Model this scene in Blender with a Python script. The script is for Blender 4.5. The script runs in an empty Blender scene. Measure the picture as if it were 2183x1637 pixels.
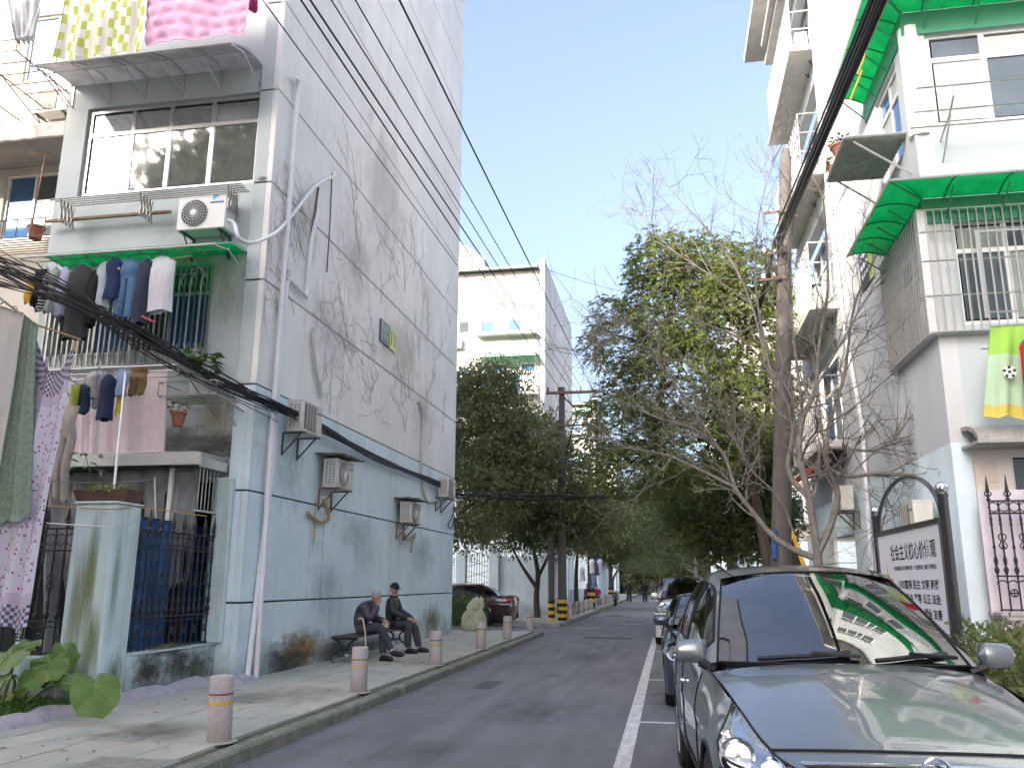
import bpy, math, random
import numpy as np
from mathutils import Vector, Matrix
R = math.radians
random.seed(7); rng = np.random.default_rng(7)
scn = bpy.context.scene
COL = scn.collection
# ------------------------------------------------------------------ camera
IW, IH, FP, CH = 2183., 1637., 1793., 1.52
PITCH, YAW, ROLL = R(13.2059), R(10.3907), R(0.3)
_f = np.array([-math.sin(YAW)*math.cos(PITCH), math.cos(YAW)*math.cos(PITCH), math.sin(PITCH)])
_r = np.array([math.cos(YAW), math.sin(YAW), 0.]); _u = np.cross(_r, _f)
CR = math.cos(ROLL)*_r + math.sin(ROLL)*_u
CU = -math.sin(ROLL)*_r + math.cos(ROLL)*_u
cam = bpy.data.cameras.new('camera'); cam.sensor_width = 36; cam.lens = FP/IW*36; cam.clip_start = .05; cam.clip_end = 3000
camo = bpy.data.objects.new('camera', cam); COL.objects.link(camo)
camo.matrix_world = Matrix(((CR[0], CU[0], -_f[0], 0), (CR[1], CU[1], -_f[1], 0), (CR[2], CU[2], -_f[2], CH), (0, 0, 0, 1)))
scn.camera = camo
def ray(x, y): return (x-IW/2)/FP*CR - (y-IH/2)/FP*CU + _f
def ax(x, y, X): d = ray(x, y); return np.array([0, 0, CH]) + d*(X/d[0])      # pixel onto the plane x = X
def ay(x, y, Y): d = ray(x, y); return np.array([0, 0, CH]) + d*(Y/d[1])      # pixel onto the plane y = Y
def az(x, y, z): d = ray(x, y); return np.array([0, 0, CH]) + d*((z-CH)/d[2])  # pixel onto the plane z
# ------------------------------------------------------------------ light
SUN_AZ, SUN_EL = R(30), R(24.6)          # sun stands behind the camera, to the left
wd = bpy.data.worlds.new('World'); scn.world = wd; wd.use_nodes = True
nt = wd.node_tree; bg = nt.nodes['Background']
sky = nt.nodes.new('ShaderNodeTexSky'); sky.sky_type = 'NISHITA'; sky.sun_disc = False
sky.sun_elevation = SUN_EL; sky.sun_rotation = math.pi + SUN_AZ; sky.air_density = .8; sky.dust_density = 9.0; sky.ozone_density = 2.5
hs = nt.nodes.new('ShaderNodeHueSaturation'); hs.inputs['Saturation'].default_value = .86; nt.links.new(sky.outputs[0], hs.inputs['Color']); tn = nt.nodes.new('ShaderNodeMix'); tn.data_type = 'RGBA'; tn.blend_type = 'MULTIPLY'; tn.inputs['Factor'].default_value = 1.; tn.inputs[7].default_value = (1., .985, 1., 1); nt.links.new(hs.outputs[0], tn.inputs[6]); nt.links.new(tn.outputs[2], bg.inputs[0]); bg.inputs[1].default_value = .15
sl = bpy.data.lights.new('sun', 'SUN'); sl.energy = 2.0; sl.angle = R(.53); sl.color = (1, .90, .74)
so = bpy.data.objects.new('sun', sl); COL.objects.link(so)
tosun = Vector((-math.sin(SUN_AZ)*math.cos(SUN_EL), -math.cos(SUN_AZ)*math.cos(SUN_EL), math.sin(SUN_EL)))
so.rotation_euler = tosun.to_track_quat('Z', 'Y').to_euler(); so.location = (-20, -30, 40)
scn.view_settings.view_transform = 'Standard'; scn.view_settings.look = 'None'; scn.view_settings.gamma = 1
scn.view_settings.exposure = 2.17; scn.view_settings.use_curve_mapping = False
scn.cycles.max_bounces = 8; scn.cycles.diffuse_bounces = 4; scn.cycles.transparent_max_bounces = 24
# ------------------------------------------------------------------ materials
MATS = {}
def mat(name, col, rough=.7, metal=0., var=.0, vscale=6., stretch=(1, 1, 1), bump=0., bscale=40., col2=None, spec=.5, trans=0., alpha=1., coat=0., sub=None, streak=0., streakcol=(.1, .1, .09), rvar=0., ior=1.45, grime=None):
    """principled material: base colour varied by noise (var, col2), optional vertical streaks, bump relief"""
    if name in MATS: return MATS[name]
    m = bpy.data.materials.new(name); m.use_nodes = True; MATS[name] = m
    n = m.node_tree; N = n.nodes; L = n.links; b = N['Principled BSDF']
    b.inputs['Base Color'].default_value = (*col, 1); b.inputs['Roughness'].default_value = rough; b.inputs['Metallic'].default_value = metal
    b.inputs['IOR'].default_value = ior
    b.inputs['Specular IOR Level'].default_value = spec; b.inputs['Transmission Weight'].default_value = trans; b.inputs['Alpha'].default_value = alpha
    b.inputs['Coat Weight'].default_value = coat; b.inputs['Coat Roughness'].default_value = .03
    m.diffuse_color = (*col, 1)
    tc = None
    def coords(sc):
        nonlocal tc
        if tc is None:
            tc = N.new('ShaderNodeNewGeometry')
        mp = N.new('ShaderNodeMapping'); L.new(tc.outputs['Position'], mp.inputs[0]); mp.inputs['Scale'].default_value = sc
        return mp.outputs[0]
    out = None
    def rgb(c):
        q = N.new('ShaderNodeRGB'); q.outputs[0].default_value = (*c, 1); return q.outputs[0]
    def mix(fac, a, c, mode='MIX'):
        q = N.new('ShaderNodeMix'); q.data_type = 'RGBA'; q.blend_type = mode
        if isinstance(fac, float): q.inputs['Factor'].default_value = fac
        else: L.new(fac, q.inputs['Factor'])
        L.new(a, q.inputs[6]); L.new(c, q.inputs[7]); return q.outputs[2]
    def noise(sc, scale, det=5, rough_=.6):
        q = N.new('ShaderNodeTexNoise'); L.new(coords(sc), q.inputs[0]); q.inputs['Scale'].default_value = scale; q.inputs['Detail'].default_value = det; q.inputs['Roughness'].default_value = rough_; return q.outputs[0]
    def ramp(v, a, c):
        q = N.new('ShaderNodeMapRange'); L.new(v, q.inputs[0]); q.inputs[1].default_value = a; q.inputs[2].default_value = c; return q.outputs[0]
    if var or col2:
        c2 = col2 if col2 else tuple(max(0, c*(1-var)) for c in col)
        c1 = col if col2 else tuple(min(1, c*(1+var*.6)) for c in col)
        out = mix(ramp(noise(stretch, vscale), .32, .68), rgb(c1), rgb(c2))
    if streak:
        s = ramp(noise((2.2, 2.2, .09), 2.2, 6, .7), .5, .76)
        q = N.new('ShaderNodeMath'); q.operation = 'MULTIPLY'; L.new(s, q.inputs[0]); q.inputs[1].default_value = streak
        out = mix(q.outputs[0], out or rgb(col), rgb(streakcol))
    if grime:                      # (colour, z0, z1, strength): splash dirt with a ragged upper edge
        gc, z0, z1, gs = grime
        sx = N.new('ShaderNodeSeparateXYZ'); 
        if tc is None: coords((1, 1, 1))
        L.new(tc.outputs['Position'], sx.inputs[0])
        h = ramp(sx.outputs[2], z1, z0)
        q = N.new('ShaderNodeMath'); q.operation = 'MULTIPLY_ADD'; L.new(noise((1, 1, .6), 2.1, 6, .65), q.inputs[0]); q.inputs[1].default_value = 1.6; q.inputs[2].default_value = -.85
        q2 = N.new('ShaderNodeMath'); q2.operation = 'ADD'; L.new(q.outputs[0], q2.inputs[0]); L.new(h, q2.inputs[1])
        q3 = N.new('ShaderNodeMapRange'); L.new(q2.outputs[0], q3.inputs[0]); q3.inputs[1].default_value = .35; q3.inputs[2].default_value = 1.1; q3.inputs[4].default_value = gs
        out = mix(q3.outputs[0], out or rgb(col), rgb(gc))
    if out is not None: L.new(out, b.inputs['Base Color'])
    if rvar:
        q = N.new('ShaderNodeMapRange'); L.new(noise((1, 1, 1), vscale*1.7), q.inputs[0]); q.inputs[1].default_value = .3; q.inputs[2].default_value = .7
        q.inputs[3].default_value = max(0, rough-rvar); q.inputs[4].default_value = min(1, rough+rvar); L.new(q.outputs[0], b.inputs['Roughness'])
    if bump:
        q = N.new('ShaderNodeBump'); q.inputs['Strength'].default_value = bump; q.inputs['Distance'].default_value = .02; L.new(noise((1, 1, 1), bscale, 6, .65), q.inputs['Height']); L.new(q.outputs[0], b.inputs['Normal'])
    if sub:
        tr = N.new('ShaderNodeBsdfTranslucent'); ms = N.new('ShaderNodeMixShader'); ms.inputs[0].default_value = sub
        if out is not None: L.new(out, tr.inputs[0])
        else: tr.inputs[0].default_value = (*col, 1)
        L.new(b.outputs[0], ms.inputs[1]); L.new(tr.outputs[0], ms.inputs[2]); L.new(ms.outputs[0], N['Material Output'].inputs[0])
    return m
# ------------------------------------------------------------------ mesh builder
def perp(d):
    d = np.asarray(d, float); a = np.array([0, 0, 1.]) if abs(d[2]) < .9*np.linalg.norm(d) else np.array([1., 0, 0])
    s = np.cross(d, a); s /= np.linalg.norm(s); t = np.cross(s, d); t /= np.linalg.norm(t); return s, t
def rotz(a): c, s = math.cos(a), math.sin(a); return np.array([[c, -s, 0], [s, c, 0], [0, 0, 1.]])
class MB:
    def __init__(s): s.v = []; s.f = []; s.n = 0; s.mi = []; s.cm = 0
    def add(s, vs, fs):
        s.v.append(np.asarray(vs, float).reshape(-1, 3)); o = s.n
        s.f += [tuple(i+o for i in f) for f in fs]; s.mi += [s.cm]*len(fs); s.n += len(s.v[-1]); return s
    def box(s, lo, hi, rot=None, c=None):
        x0, y0, z0 = np.minimum(lo, hi); x1, y1, z1 = np.maximum(lo, hi)
        v = np.array([(x0, y0, z0), (x1, y0, z0), (x1, y1, z0), (x0, y1, z0), (x0, y0, z1), (x1, y0, z1), (x1, y1, z1), (x0, y1, z1)])
        if rot is not None:
            cc = v.mean(0) if c is None else np.asarray(c); v = (v-cc)@np.asarray(rot).T+cc
        return s.add(v, [(0, 3, 2, 1), (4, 5, 6, 7), (0, 1, 5, 4), (1, 2, 6, 5), (2, 3, 7, 6), (3, 0, 4, 7)])
    def bbox(s, lo, hi, b=.01, rot=None):       # box with chamfered edges
        lo = np.minimum(lo, hi).astype(float); hi2 = np.maximum(lo, hi).astype(float); c = (lo+hi2)/2; h = (hi2-lo)/2; b = min(b, h.min()*.9)
        vs = []; idx = {}
        for ax_ in range(3):
            for sx in (-1, 1):
                for sy in (-1, 1):
                    for sz in (-1, 1):
                        q = np.array([sx, sy, sz])*h; 
                        for k in range(3):
                            if k != ax_: q[k] -= np.sign(q[k])*b
                        idx[(ax_, sx, sy, sz)] = len(vs); vs.append(q)
        fs = []
        S = (-1, 1)
        for a in range(3):
            o = [(1, 2), (2, 0), (0, 1)][a]
            for sg in S:
                def key(p, q):
                    k = [0, 0, 0]; k[a] = sg; k[o[0]] = p; k[o[1]] = q; return idx[(a, *k)]
                loop = [key(-1, -1), key(1, -1), key(1, 1), key(-1, 1)]
                fs.append(loop if sg > 0 else loop[::-1])
        for a in range(3):           # edge chamfers along axis a
            o = [(1, 2), (2, 0), (0, 1)][a]
            for p in S:
                for q in S:
                    def kk(axis, e):
                        k = [0, 0, 0]; k[a] = e; k[o[0]] = p; k[o[1]] = q; return idx[(axis, *k)]
                    loop = [kk(o[0], -1), kk(o[0], 1), kk(o[1], 1), kk(o[1], -1)]
                    fs.append(loop if p*q < 0 else loop[::-1])
        for sx in S:
            for sy in S:
                for sz in S:
                    loop = [idx[(0, sx, sy, sz)], idx[(1, sx, sy, sz)], idx[(2, sx, sy, sz)]]
                    fs.append(loop if sx*sy*sz > 0 else loop[::-1])
        v = np.array(vs)
        if rot is not None: v = v@np.asarray(rot).T
        return s.add(v+c, fs)
    def tube(s, pts, r, n=6, cap=True, closed=False):
        P = np.asarray(pts, float); k = len(P); rr = np.broadcast_to(np.asarray(r, float), (k,))
        T = np.zeros_like(P); T[1:-1] = P[2:]-P[:-2]; T[0] = P[1]-P[0]; T[-1] = P[-1]-P[-2]
        if closed: T[0] = T[-1] = P[1]-P[-2]
        T /= np.maximum(np.linalg.norm(T, axis=1), 1e-9)[:, None]
        a, b_ = perp(T[0]); ang = np.arange(n)*2*math.pi/n; V = []
        for i in range(k):
            a = a-T[i]*(a@T[i]); a /= max(np.linalg.norm(a), 1e-9); b_ = np.cross(T[i], a)
            V.append(P[i]+rr[i]*(np.cos(ang)[:, None]*a+np.sin(ang)[:, None]*b_))
        F = [(i*n+j, i*n+(j+1) % n, (i+1)*n+(j+1) % n, (i+1)*n+j) for i in range(k-1) for j in range(n)]
        if cap and not closed: F += [tuple(range(n))[::-1], tuple(range((k-1)*n, k*n))]
        return s.add(np.vstack(V), F)
    def cyl(s, p0, p1, r0, r1=None, n=12): return s.tube([p0, p1], [r0, r0 if r1 is None else r1], n)
    def lathe(s, prof, o=(0, 0, 0), n=16, axis=(0, 0, 1)):      # prof: (r, h) list along axis
        w = np.asarray(axis, float); w /= np.linalg.norm(w); a, b_ = perp(w); ang = np.arange(n)*2*math.pi/n
        V = [np.asarray(o)+w*h+max(r, 1e-4)*(np.cos(ang)[:, None]*a+np.sin(ang)[:, None]*b_) for r, h in prof]
        k = len(prof); F = [(i*n+j, i*n+(j+1) % n, (i+1)*n+(j+1) % n, (i+1)*n+j) for i in range(k-1) for j in range(n)]
        F += [tuple(range(n))[::-1], tuple(range((k-1)*n, k*n))]
        return s.add(np.vstack(V), F)
    def ball(s, c, r, n=10, m=6, sc=(1, 1, 1)):
        V = []; c = np.asarray(c)
        for i in range(m+1):
            t = math.pi*i/m; rr = max(math.sin(t), 1e-3)
            for j in range(n): p = 2*math.pi*j/n; V.append(c+r*np.array([rr*math.cos(p)*sc[0], rr*math.sin(p)*sc[1], -math.cos(t)*sc[2]]))
        return s.add(V, [(i*n+j, i*n+(j+1) % n, (i+1)*n+(j+1) % n, (i+1)*n+j) for i in range(m) for j in range(n)])
    def grid(s, G, flip=False, closed=False):        # G: (a, b, 3)
        G = np.asarray(G, float); a, b_ = G.shape[:2]
        F = [(i*b_+j, i*b_+(j+1) % b_, (i+1)*b_+(j+1) % b_, (i+1)*b_+j) for i in range(a-1) for j in range(b_ if closed else b_-1)]
        if flip: F = [f[::-1] for f in F]
        return s.add(G.reshape(-1, 3), F)
    def sheet(s, G, th):           # thick sheet from a grid
        G = np.asarray(G, float); a, b_ = G.shape[:2]
        du = np.gradient(G, axis=0); dv = np.gradient(G, axis=1); nn = np.cross(du, dv); nn /= np.maximum(np.linalg.norm(nn, axis=2), 1e-9)[..., None]
        A = G+nn*th/2; B = G-nn*th/2; k = a*b_
        F = [(i*b_+j, i*b_+j+1, (i+1)*b_+j+1, (i+1)*b_+j)[::-1] for i in range(a-1) for j in range(b_-1)]
        F2 = [tuple(q+k for q in f[::-1]) for f in F]
        ring = [j for j in range(b_)]+[i*b_+b_-1 for i in range(1, a)]+[(a-1)*b_+j for j in range(b_-2, -1, -1)]+[i*b_ for i in range(a-2, 0, -1)]
        E = [(ring[i], ring[(i+1) % len(ring)], ring[(i+1) % len(ring)]+k, ring[i]+k) for i in range(len(ring))]
        return s.add(np.vstack([A.reshape(-1, 3), B.reshape(-1, 3)]), [f[::-1] for f in F]+[f[::-1] for f in F2]+E)
    def prism(s, poly, ext, close=True):      # poly: 3D points (planar), extruded by vector ext
        P = np.asarray(poly, float); k = len(P); Q = P+np.asarray(ext)
        return s.add(np.vstack([P, Q]), [tuple(range(k))[::-1], tuple(range(k, 2*k))]+[(i, (i+1) % k, k+(i+1) % k, k+i) for i in range(k)])
    def mesh(s, name):
        me = bpy.data.meshes.new(name)
        me.from_pydata(np.vstack(s.v).tolist() if s.v else [], [], s.f); return me
    def build(s, name, material, parent=None, smooth=False, world=True, kind=None, recalc=False):
        me = bpy.data.meshes.new(name); V = np.vstack(s.v)
        if parent is not None and world: V = V-np.array(worldloc(parent))
        me.from_pydata(V.tolist(), [], s.f)
        for q in (material if isinstance(material, (list, tuple)) else [material]): me.materials.append(q)
        if isinstance(material, (list, tuple)): me.polygons.foreach_set('material_index', s.mi)
        if smooth:
            me.polygons.foreach_set('use_smooth', [True]*len(me.polygons))
            if smooth != 'all':
                try: me.set_sharp_from_angle(angle=R(38))
                except Exception: pass
        o = bpy.data.objects.new(name, me); COL.objects.link(o)
        if parent is not None:
            o.parent = parent
            if world: WL[o.name] = worldloc(parent)
        if kind: o['kind'] = kind
        return o
WL = {}
def worldloc(o): return WL.get(o.name, (0, 0, 0))
def thing(name, label, cat, loc=(0, 0, 0), group=None):
    o = bpy.data.objects.new(name, None); COL.objects.link(o); o.location = Vector([float(q) for q in loc]); o.empty_display_size = .2
    o['label'] = label; o['category'] = cat
    if group: o['group'] = group
    WL[o.name] = tuple(float(q) for q in loc)
    return o
def tag(o, label, cat, group=None, kind=None):
    o['label'] = label; o['category'] = cat
    if group: o['group'] = group
    if kind: o['kind'] = kind
    return o
def struct(o): o['kind'] = 'structure'; return o
def copy_tree(o, parent=None):
    c = o.copy(); COL.objects.link(c)
    if parent is not None: c.parent = parent
    for ch in o.children: copy_tree(ch, c)
    return c
def V3(*a): return np.array(a, float)
def lerp(a, b, t): return np.asarray(a, float)*(1-t)+np.asarray(b, float)*t
def crom(P, m):          # Catmull-Rom through the rows of P, m samples per span
    P = np.asarray(P, float); Q = np.concatenate([[2*P[0]-P[1]], P, [2*P[-1]-P[-2]]]); out = []
    for i in range(len(P)-1):
        p0, p1, p2, p3 = Q[i:i+4]
        for t in np.arange(m)/m:
            out.append(.5*((2*p1)+(-p0+p2)*t+(2*p0-5*p1+4*p2-p3)*t*t+(-p0+3*p1-3*p2+p3)*t**3))
    out.append(P[-1]); return np.array(out)
def crom2(G, m, n): G = crom(G, m); return np.swapaxes(crom(np.swapaxes(G, 0, 1), n), 0, 1)
def sag(a, b, d, n=14):
    a = np.asarray(a, float); b = np.asarray(b, float); t = np.linspace(0, 1, n)[:, None]; P = a+(b-a)*t; P[:, 2] -= (4*d*t*(1-t))[:, 0]; return P
# ================================================================== material table
paint_low = mat('paint_pale_blue', (.65, .765, .81), .75, var=.15, vscale=.9, bump=.12, bscale=60, streak=.35, streakcol=(.40, .42, .38), grime=((.13, .14, .10), .1, 1.0, .75))
paint_up = mat('paint_offwhite', (.775, .77, .75), .8, var=.10, vscale=.6, bump=.12, bscale=60, streak=.35, streakcol=(.50, .49, .45))
paint_front = mat('paint_front_grey_blue', (.47, .52, .53), .8, var=.08, vscale=1.2, bump=.1, bscale=60, streak=.3, streakcol=(.42, .43, .40))
paint_sun = mat('paint_warm_white', (.52, .49, .44), .8, var=.08, vscale=.8, bump=.1, streak=.4, streakcol=(.45, .42, .38))
paint_old = mat('paint_streaked_grey', (.56, .57, .57), .85, var=.1, vscale=.6, bump=.1, streak=.95, streakcol=(.13, .13, .125))
groove = mat('groove_dirty', (.07, .065, .06), .9)
concrete = mat('concrete', (.36, .35, .33), .9, var=.18, vscale=3, bump=.3, bscale=30, streak=.5, streakcol=(.17, .17, .16))
conc_lt = mat('concrete_pale', (.55, .53, .50), .9, var=.12, vscale=3, bump=.2, streak=.4, streakcol=(.3, .29, .27))
pvc = mat('pvc_white', (.74, .73, .76), .45, var=.05, vscale=3)
white_fr = mat('window_frame_white', (.78, .78, .77), .4, var=.04)
alu = mat('aluminium', (.62, .62, .61), .35, metal=.85, var=.08, vscale=12)
steel = mat('stainless', (.50, .49, .47), .3, metal=.95, var=.1, vscale=20)
galv = mat('galvanised', (.55, .55, .54), .5, metal=.6, var=.15, vscale=15)
rust = mat('rusty_iron', (.20, .12, .08), .85, var=.4, vscale=14, bump=.2)
iron = mat('black_iron', (.018, .019, .022), .42, var=.3, vscale=20, spec=.6)
glass = mat('window_glass', (.10, .125, .135), .03, metal=.25, spec=1.0, var=.25, vscale=1.5)
glass_b = mat('window_glass_blue', (.05, .14, .30), .04, metal=.35, spec=1.0)
glass_p = mat('window_glass_pale_blue', (.16, .28, .48), .05, metal=.4, spec=1.0)
glass_sky = mat('window_glass_mirror', (.60, .62, .635), .04, metal=.85)
green_poly = mat('green_polycarbonate', (.05, .58, .28), .35, var=.18, vscale=5, sub=.72)
clear_poly = mat('clear_polycarbonate', (.62, .61, .63), .3, var=.2, vscale=6, sub=.5)
black_pl = mat('cable_black', (.014, .014, .016), .5)
asphalt = mat('asphalt', (.158, .163, .174), .85, col2=(.196, .200, .211), vscale=.55, bump=.7, bscale=190)
n_ = asphalt.node_tree; L_ = n_.links
def asphalt_detail():
    N = n_.nodes; b = N['Principled BSDF']; src = b.inputs['Base Color'].links[0].from_socket; geo = N.new('ShaderNodeNewGeometry')
    def nz(sc, det=3, st=(1, 1, 1)):
        mp = N.new('ShaderNodeMapping'); mp.inputs['Scale'].default_value = st; L_.new(geo.outputs['Position'], mp.inputs[0]); q = N.new('ShaderNodeTexNoise'); q.inputs['Scale'].default_value = sc; q.inputs['Detail'].default_value = det; L_.new(mp.outputs[0], q.inputs[0]); return q.outputs[0], mp.outputs[0]
    def rng_(v, a, c, lo, hi):
        q = N.new('ShaderNodeMapRange'); L_.new(v, q.inputs[0]); q.inputs[1].default_value = a; q.inputs[2].default_value = c; q.inputs[3].default_value = lo; q.inputs[4].default_value = hi; return q.outputs[0]
    def mul(a, f):
        q = N.new('ShaderNodeMix'); q.data_type = 'RGBA'; q.blend_type = 'MULTIPLY'; q.inputs['Factor'].default_value = 1.; L_.new(a, q.inputs[6]); L_.new(f, q.inputs[7]); return q.outputs[2]
    src = mul(src, rng_(nz(150, 2)[0], .3, .7, .62, 1.38))
    src = mul(src, rng_(nz(2.2, 6, (1.6, .22, 1))[0], .35, .65, .84, 1.1))
    src = mul(src, rng_(nz(1.1, 6)[0], .62, .74, 1., .70))
    v = N.new('ShaderNodeTexVoronoi'); v.feature = 'DISTANCE_TO_EDGE'; v.inputs['Scale'].default_value = .55; w = N.new('ShaderNodeVectorMath'); w.operation = 'ADD'; ns = N.new('ShaderNodeTexNoise'); ns.inputs['Scale'].default_value = 3.; L_.new(geo.outputs['Position'], ns.inputs[0]); L_.new(geo.outputs['Position'], w.inputs[0]); L_.new(ns.outputs['Color'], w.inputs[1]); L_.new(w.outputs[0], v.inputs['Vector'])
    cr = rng_(v.outputs['Distance'], .0, .010, .55, 1.); msk = rng_(nz(.35, 2)[0], .52, .6, 0., 1.); q = N.new('ShaderNodeMix'); q.data_type = 'FLOAT'; L_.new(msk, q.inputs['Factor']); q.inputs[2].default_value = 1.; L_.new(cr, q.inputs[3]); src = mul(src, q.outputs[0])
    L_.new(src, b.inputs['Base Color'])
asphalt_detail()
roofm = mat('roof_grey', (.30, .28, .26), .9, var=.2, vscale=4)
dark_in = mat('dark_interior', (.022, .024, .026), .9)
curtain = mat('curtain_pale', (.62, .63, .62), .9, var=.12, vscale=5, stretch=(6, 6, .3), sub=.2)
curtain_g = mat('curtain_grey_green', (.30, .34, .32), .9, var=.25, vscale=5, stretch=(6, 6, .3))
def walls(mb, axis, c0, c1, u0, u1, z0, z1, holes):
    """wall slab between planes c0..c1 on `axis` ('x' or 'y'), from u0..u1 and z0..z1, with rectangular openings"""
    us = sorted({u0, u1, *[min(max(h[k], u0), u1) for h in holes for k in (0, 1)]})
    for a, b in zip(us[:-1], us[1:]):
        if b-a < 1e-4: continue
        hz = sorted([(h[2], h[3]) for h in holes if h[0] < (a+b)/2 < h[1]]); z = z0
        for p, q in hz+[(z1, z1)]:
            if p-z > 1e-4: mb.box(*(((c0, a, z), (c1, b, p)) if axis == 'x' else ((a, c0, z), (b, c1, p))))
            z = max(z, q)
def window(parent, axis, c, u0, u1, z0, z1, cols, rows=(1.,), fr=white_fr, gl=glass, t=.05, dep=.06, face=-1, sill=None, curt=None):
    """window part: frame (sub-part), one pane each; c is the outer face of the frame, face the outward sign"""
    def bx(mb, a, b, p, q, d0, d1):
        lo, hi = sorted((c+face*d0, c+face*d1))
        mb.box(*(((lo, a, p), (hi, b, q)) if axis == 'x' else ((a, lo, p), (b, hi, q))))
    f = MB(); bx(f, u0, u1, z0, z0+t, -dep, 0); bx(f, u0, u1, z1-t, z1, -dep, 0)
    bx(f, u0, u0+t, z0+t, z1-t, -dep, 0); bx(f, u1-t, u1, z0+t, z1-t, -dep, 0)
    zs = [z0+t+(z1-z0-2*t)*s for s in np.cumsum([0]+list(rows))/sum(rows)]
    cw = np.cumsum([0]+(list(cols) if not isinstance(cols, int) else [1]*cols)); us = [u0+t+(u1-u0-2*t)*s/cw[-1] for s in cw]
    for z in zs[1:-1]: bx(f, u0+t, u1-t, z-t/2, z+t/2, -dep+.004, -.004)
    for u in us[1:-1]: bx(f, u-t/2, u+t/2, z0+t, z1-t, -dep+.008, -.008)
    w = f.build('window', fr, parent)
    if sill:
        m = MB(); bx(m, u0-.04, u1+.04, z0-.06, z0-.005, -.02, sill); m.build('sill', conc_lt, w)
    for i in range(len(us)-1):
        for j in range(len(zs)-1):
            m = MB(); bx(m, us[i]+t/2-.004, us[i+1]-t/2+.004, zs[j]+t/2-.004, zs[j+1]-t/2+.004, -dep*.7, -dep*.5); m.build('pane', gl[(i+j) % len(gl)] if isinstance(gl, (list, tuple)) else gl, w)
    return w
# ================================================================== ground, road, pavements
PZ = .12; XK = -3.65; XKR = 2.0; XA = -6.1; YA = 11.6; YA2 = 24.0; XR = 4.0; YR = 12.75
soil = mat('soil', (.11, .095, .07), .95, var=.3, vscale=3, bump=.4)
def slab(name, x0, x1, y0, y1, z, m, th=.3):
    b = MB(); b.box((x0, y0, z-th), (x1, y1, z)); return b.build(name, m)
g = MB(); g.grid([[(-900, -900, -.06), (900, -900, -.06)], [(-900, 1500, -.06), (900, 1500, -.06)]], flip=True); struct(g.build('ground', soil))
rd = struct(slab('road', XK-.0, XKR, -40, 400, 0, asphalt, .055))
struct(slab('side_lane', -40, XK-.002, 25.2, 30.2, -.002, asphalt, .05))
white_paint = mat('road_paint', (.66, .66, .64), .75, vscale=7, col2=(.40, .40, .40), bump=.3, bscale=120, stretch=(2, .6, 1))
def mark(x0, x1, y0, y1):
    b = MB(); b.box((x0, y0, .002), (x1, y1, .006)); return b.build('painted_line', white_paint, rd)
mark(-.52, -.38, -30, 24.9)
for y in (10.05, 14.3, 20.2): mark(-.378, 1.9, y, y+.09)
for x0, y0, w in ((-1.75, 32.5, .8), (-3.4, 29.6, 1.0), (-1.6, 55, .6)): mark(x0, x0+w, y0, y0+.12)
# manholes and small patches in the asphalt
patch = mat('asphalt_patch', (.085, .087, .093), .9, var=.2, vscale=5, bump=.4, bscale=150)
b = MB(); b.box((-2.4, 24.2, .001), (-1.1, 24.9, .0035)); b.box((-3.0, 40, .001), (-2.2, 41.5, .0035)); b.box((-2.9, 12.6, .001), (-2.6, 13.6, .003)); b.build('asphalt_patch', patch, rd)
# left pavement: base, kerb stones, paving slabs (each a piece)
pav_m = [mat('paving_green_grey_%d' % i, c, .9, var=.22, vscale=2.2, bump=.35, bscale=50, col2=c2) for i, (c, c2) in enumerate([((.38, .385, .34), (.46, .44, .38)), ((.41, .40, .36), (.30, .32, .27)), ((.35, .36, .31), (.44, .42, .36))])]
kerb_m = mat('kerb_stone', (.25, .25, .225), .9, var=.3, vscale=5, bump=.5, bscale=40, col2=(.13, .145, .09))
pv = struct(slab('pavement', -9.5, XK-.17, -12, 25.2, PZ-.03, mat('joint_dirt', (.10, .105, .07), .95, var=.3)))
km = MB(); km.bbox((-.165, -.49, -.28), (0, .49, 0), .022); kme = None
for i in range(37):
    y = -10.5+i*.99
    if kme is None: k0 = km.build('kerb_stone', kerb_m, pv, world=False); kme = k0
    k = k0 if i == 0 else k0.copy()
    if i: COL.objects.link(k)
    k.location = (XK+random.uniform(-.006, .006), y, PZ+random.uniform(-.006, .004)); k.rotation_euler = (random.uniform(-.006, .006), 0, random.uniform(-.006, .006))
    if y > 25.0: k.location.y = 25.0-.3
tms = []
for q in range(3):
    t = MB(); t.bbox((-.195, -.295, -.05), (.195, .295, 0), .004); tms.append(t.build('paving_slab', pav_m[q], pv, world=False))
cnt = 0; xs = np.arange(-6.35, XK-.36, .4)
for r, y in enumerate(np.arange(4.9, 24.9, .6)):
    for c, x in enumerate(xs):
        yy = y+(.3 if c % 2 else 0)
        if cnt < 3: o = tms[cnt]
        else: o = tms[random.randrange(3)].copy(); COL.objects.link(o)
        cnt += 1
        o.location = (x+.2, yy, PZ+random.uniform(-.0035, .0035)); o.rotation_euler = (random.uniform(-.004, .004), random.uniform(-.004, .004), random.uniform(-.003, .003))
ms = mat('manhole_steel', (.30, .30, .27), .7, var=.2, vscale=8, bump=.5, bscale=60)
mh = MB(); c0 = az(255, 1632, PZ); mh.bbox((c0[0]-.36, c0[1]-.28, PZ-.03), (c0[0]+.36, c0[1]+.28, PZ+.006), .004)
for i in range(7): mh.box((c0[0]-.3, c0[1]-.235+i*.07, PZ+.006), (c0[0]+.3, c0[1]-.205+i*.07, PZ+.011))
tag(mh.build('manhole_cover', ms), 'rectangular steel inspection cover let into the paving beside the kerb', 'manhole cover')
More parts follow.
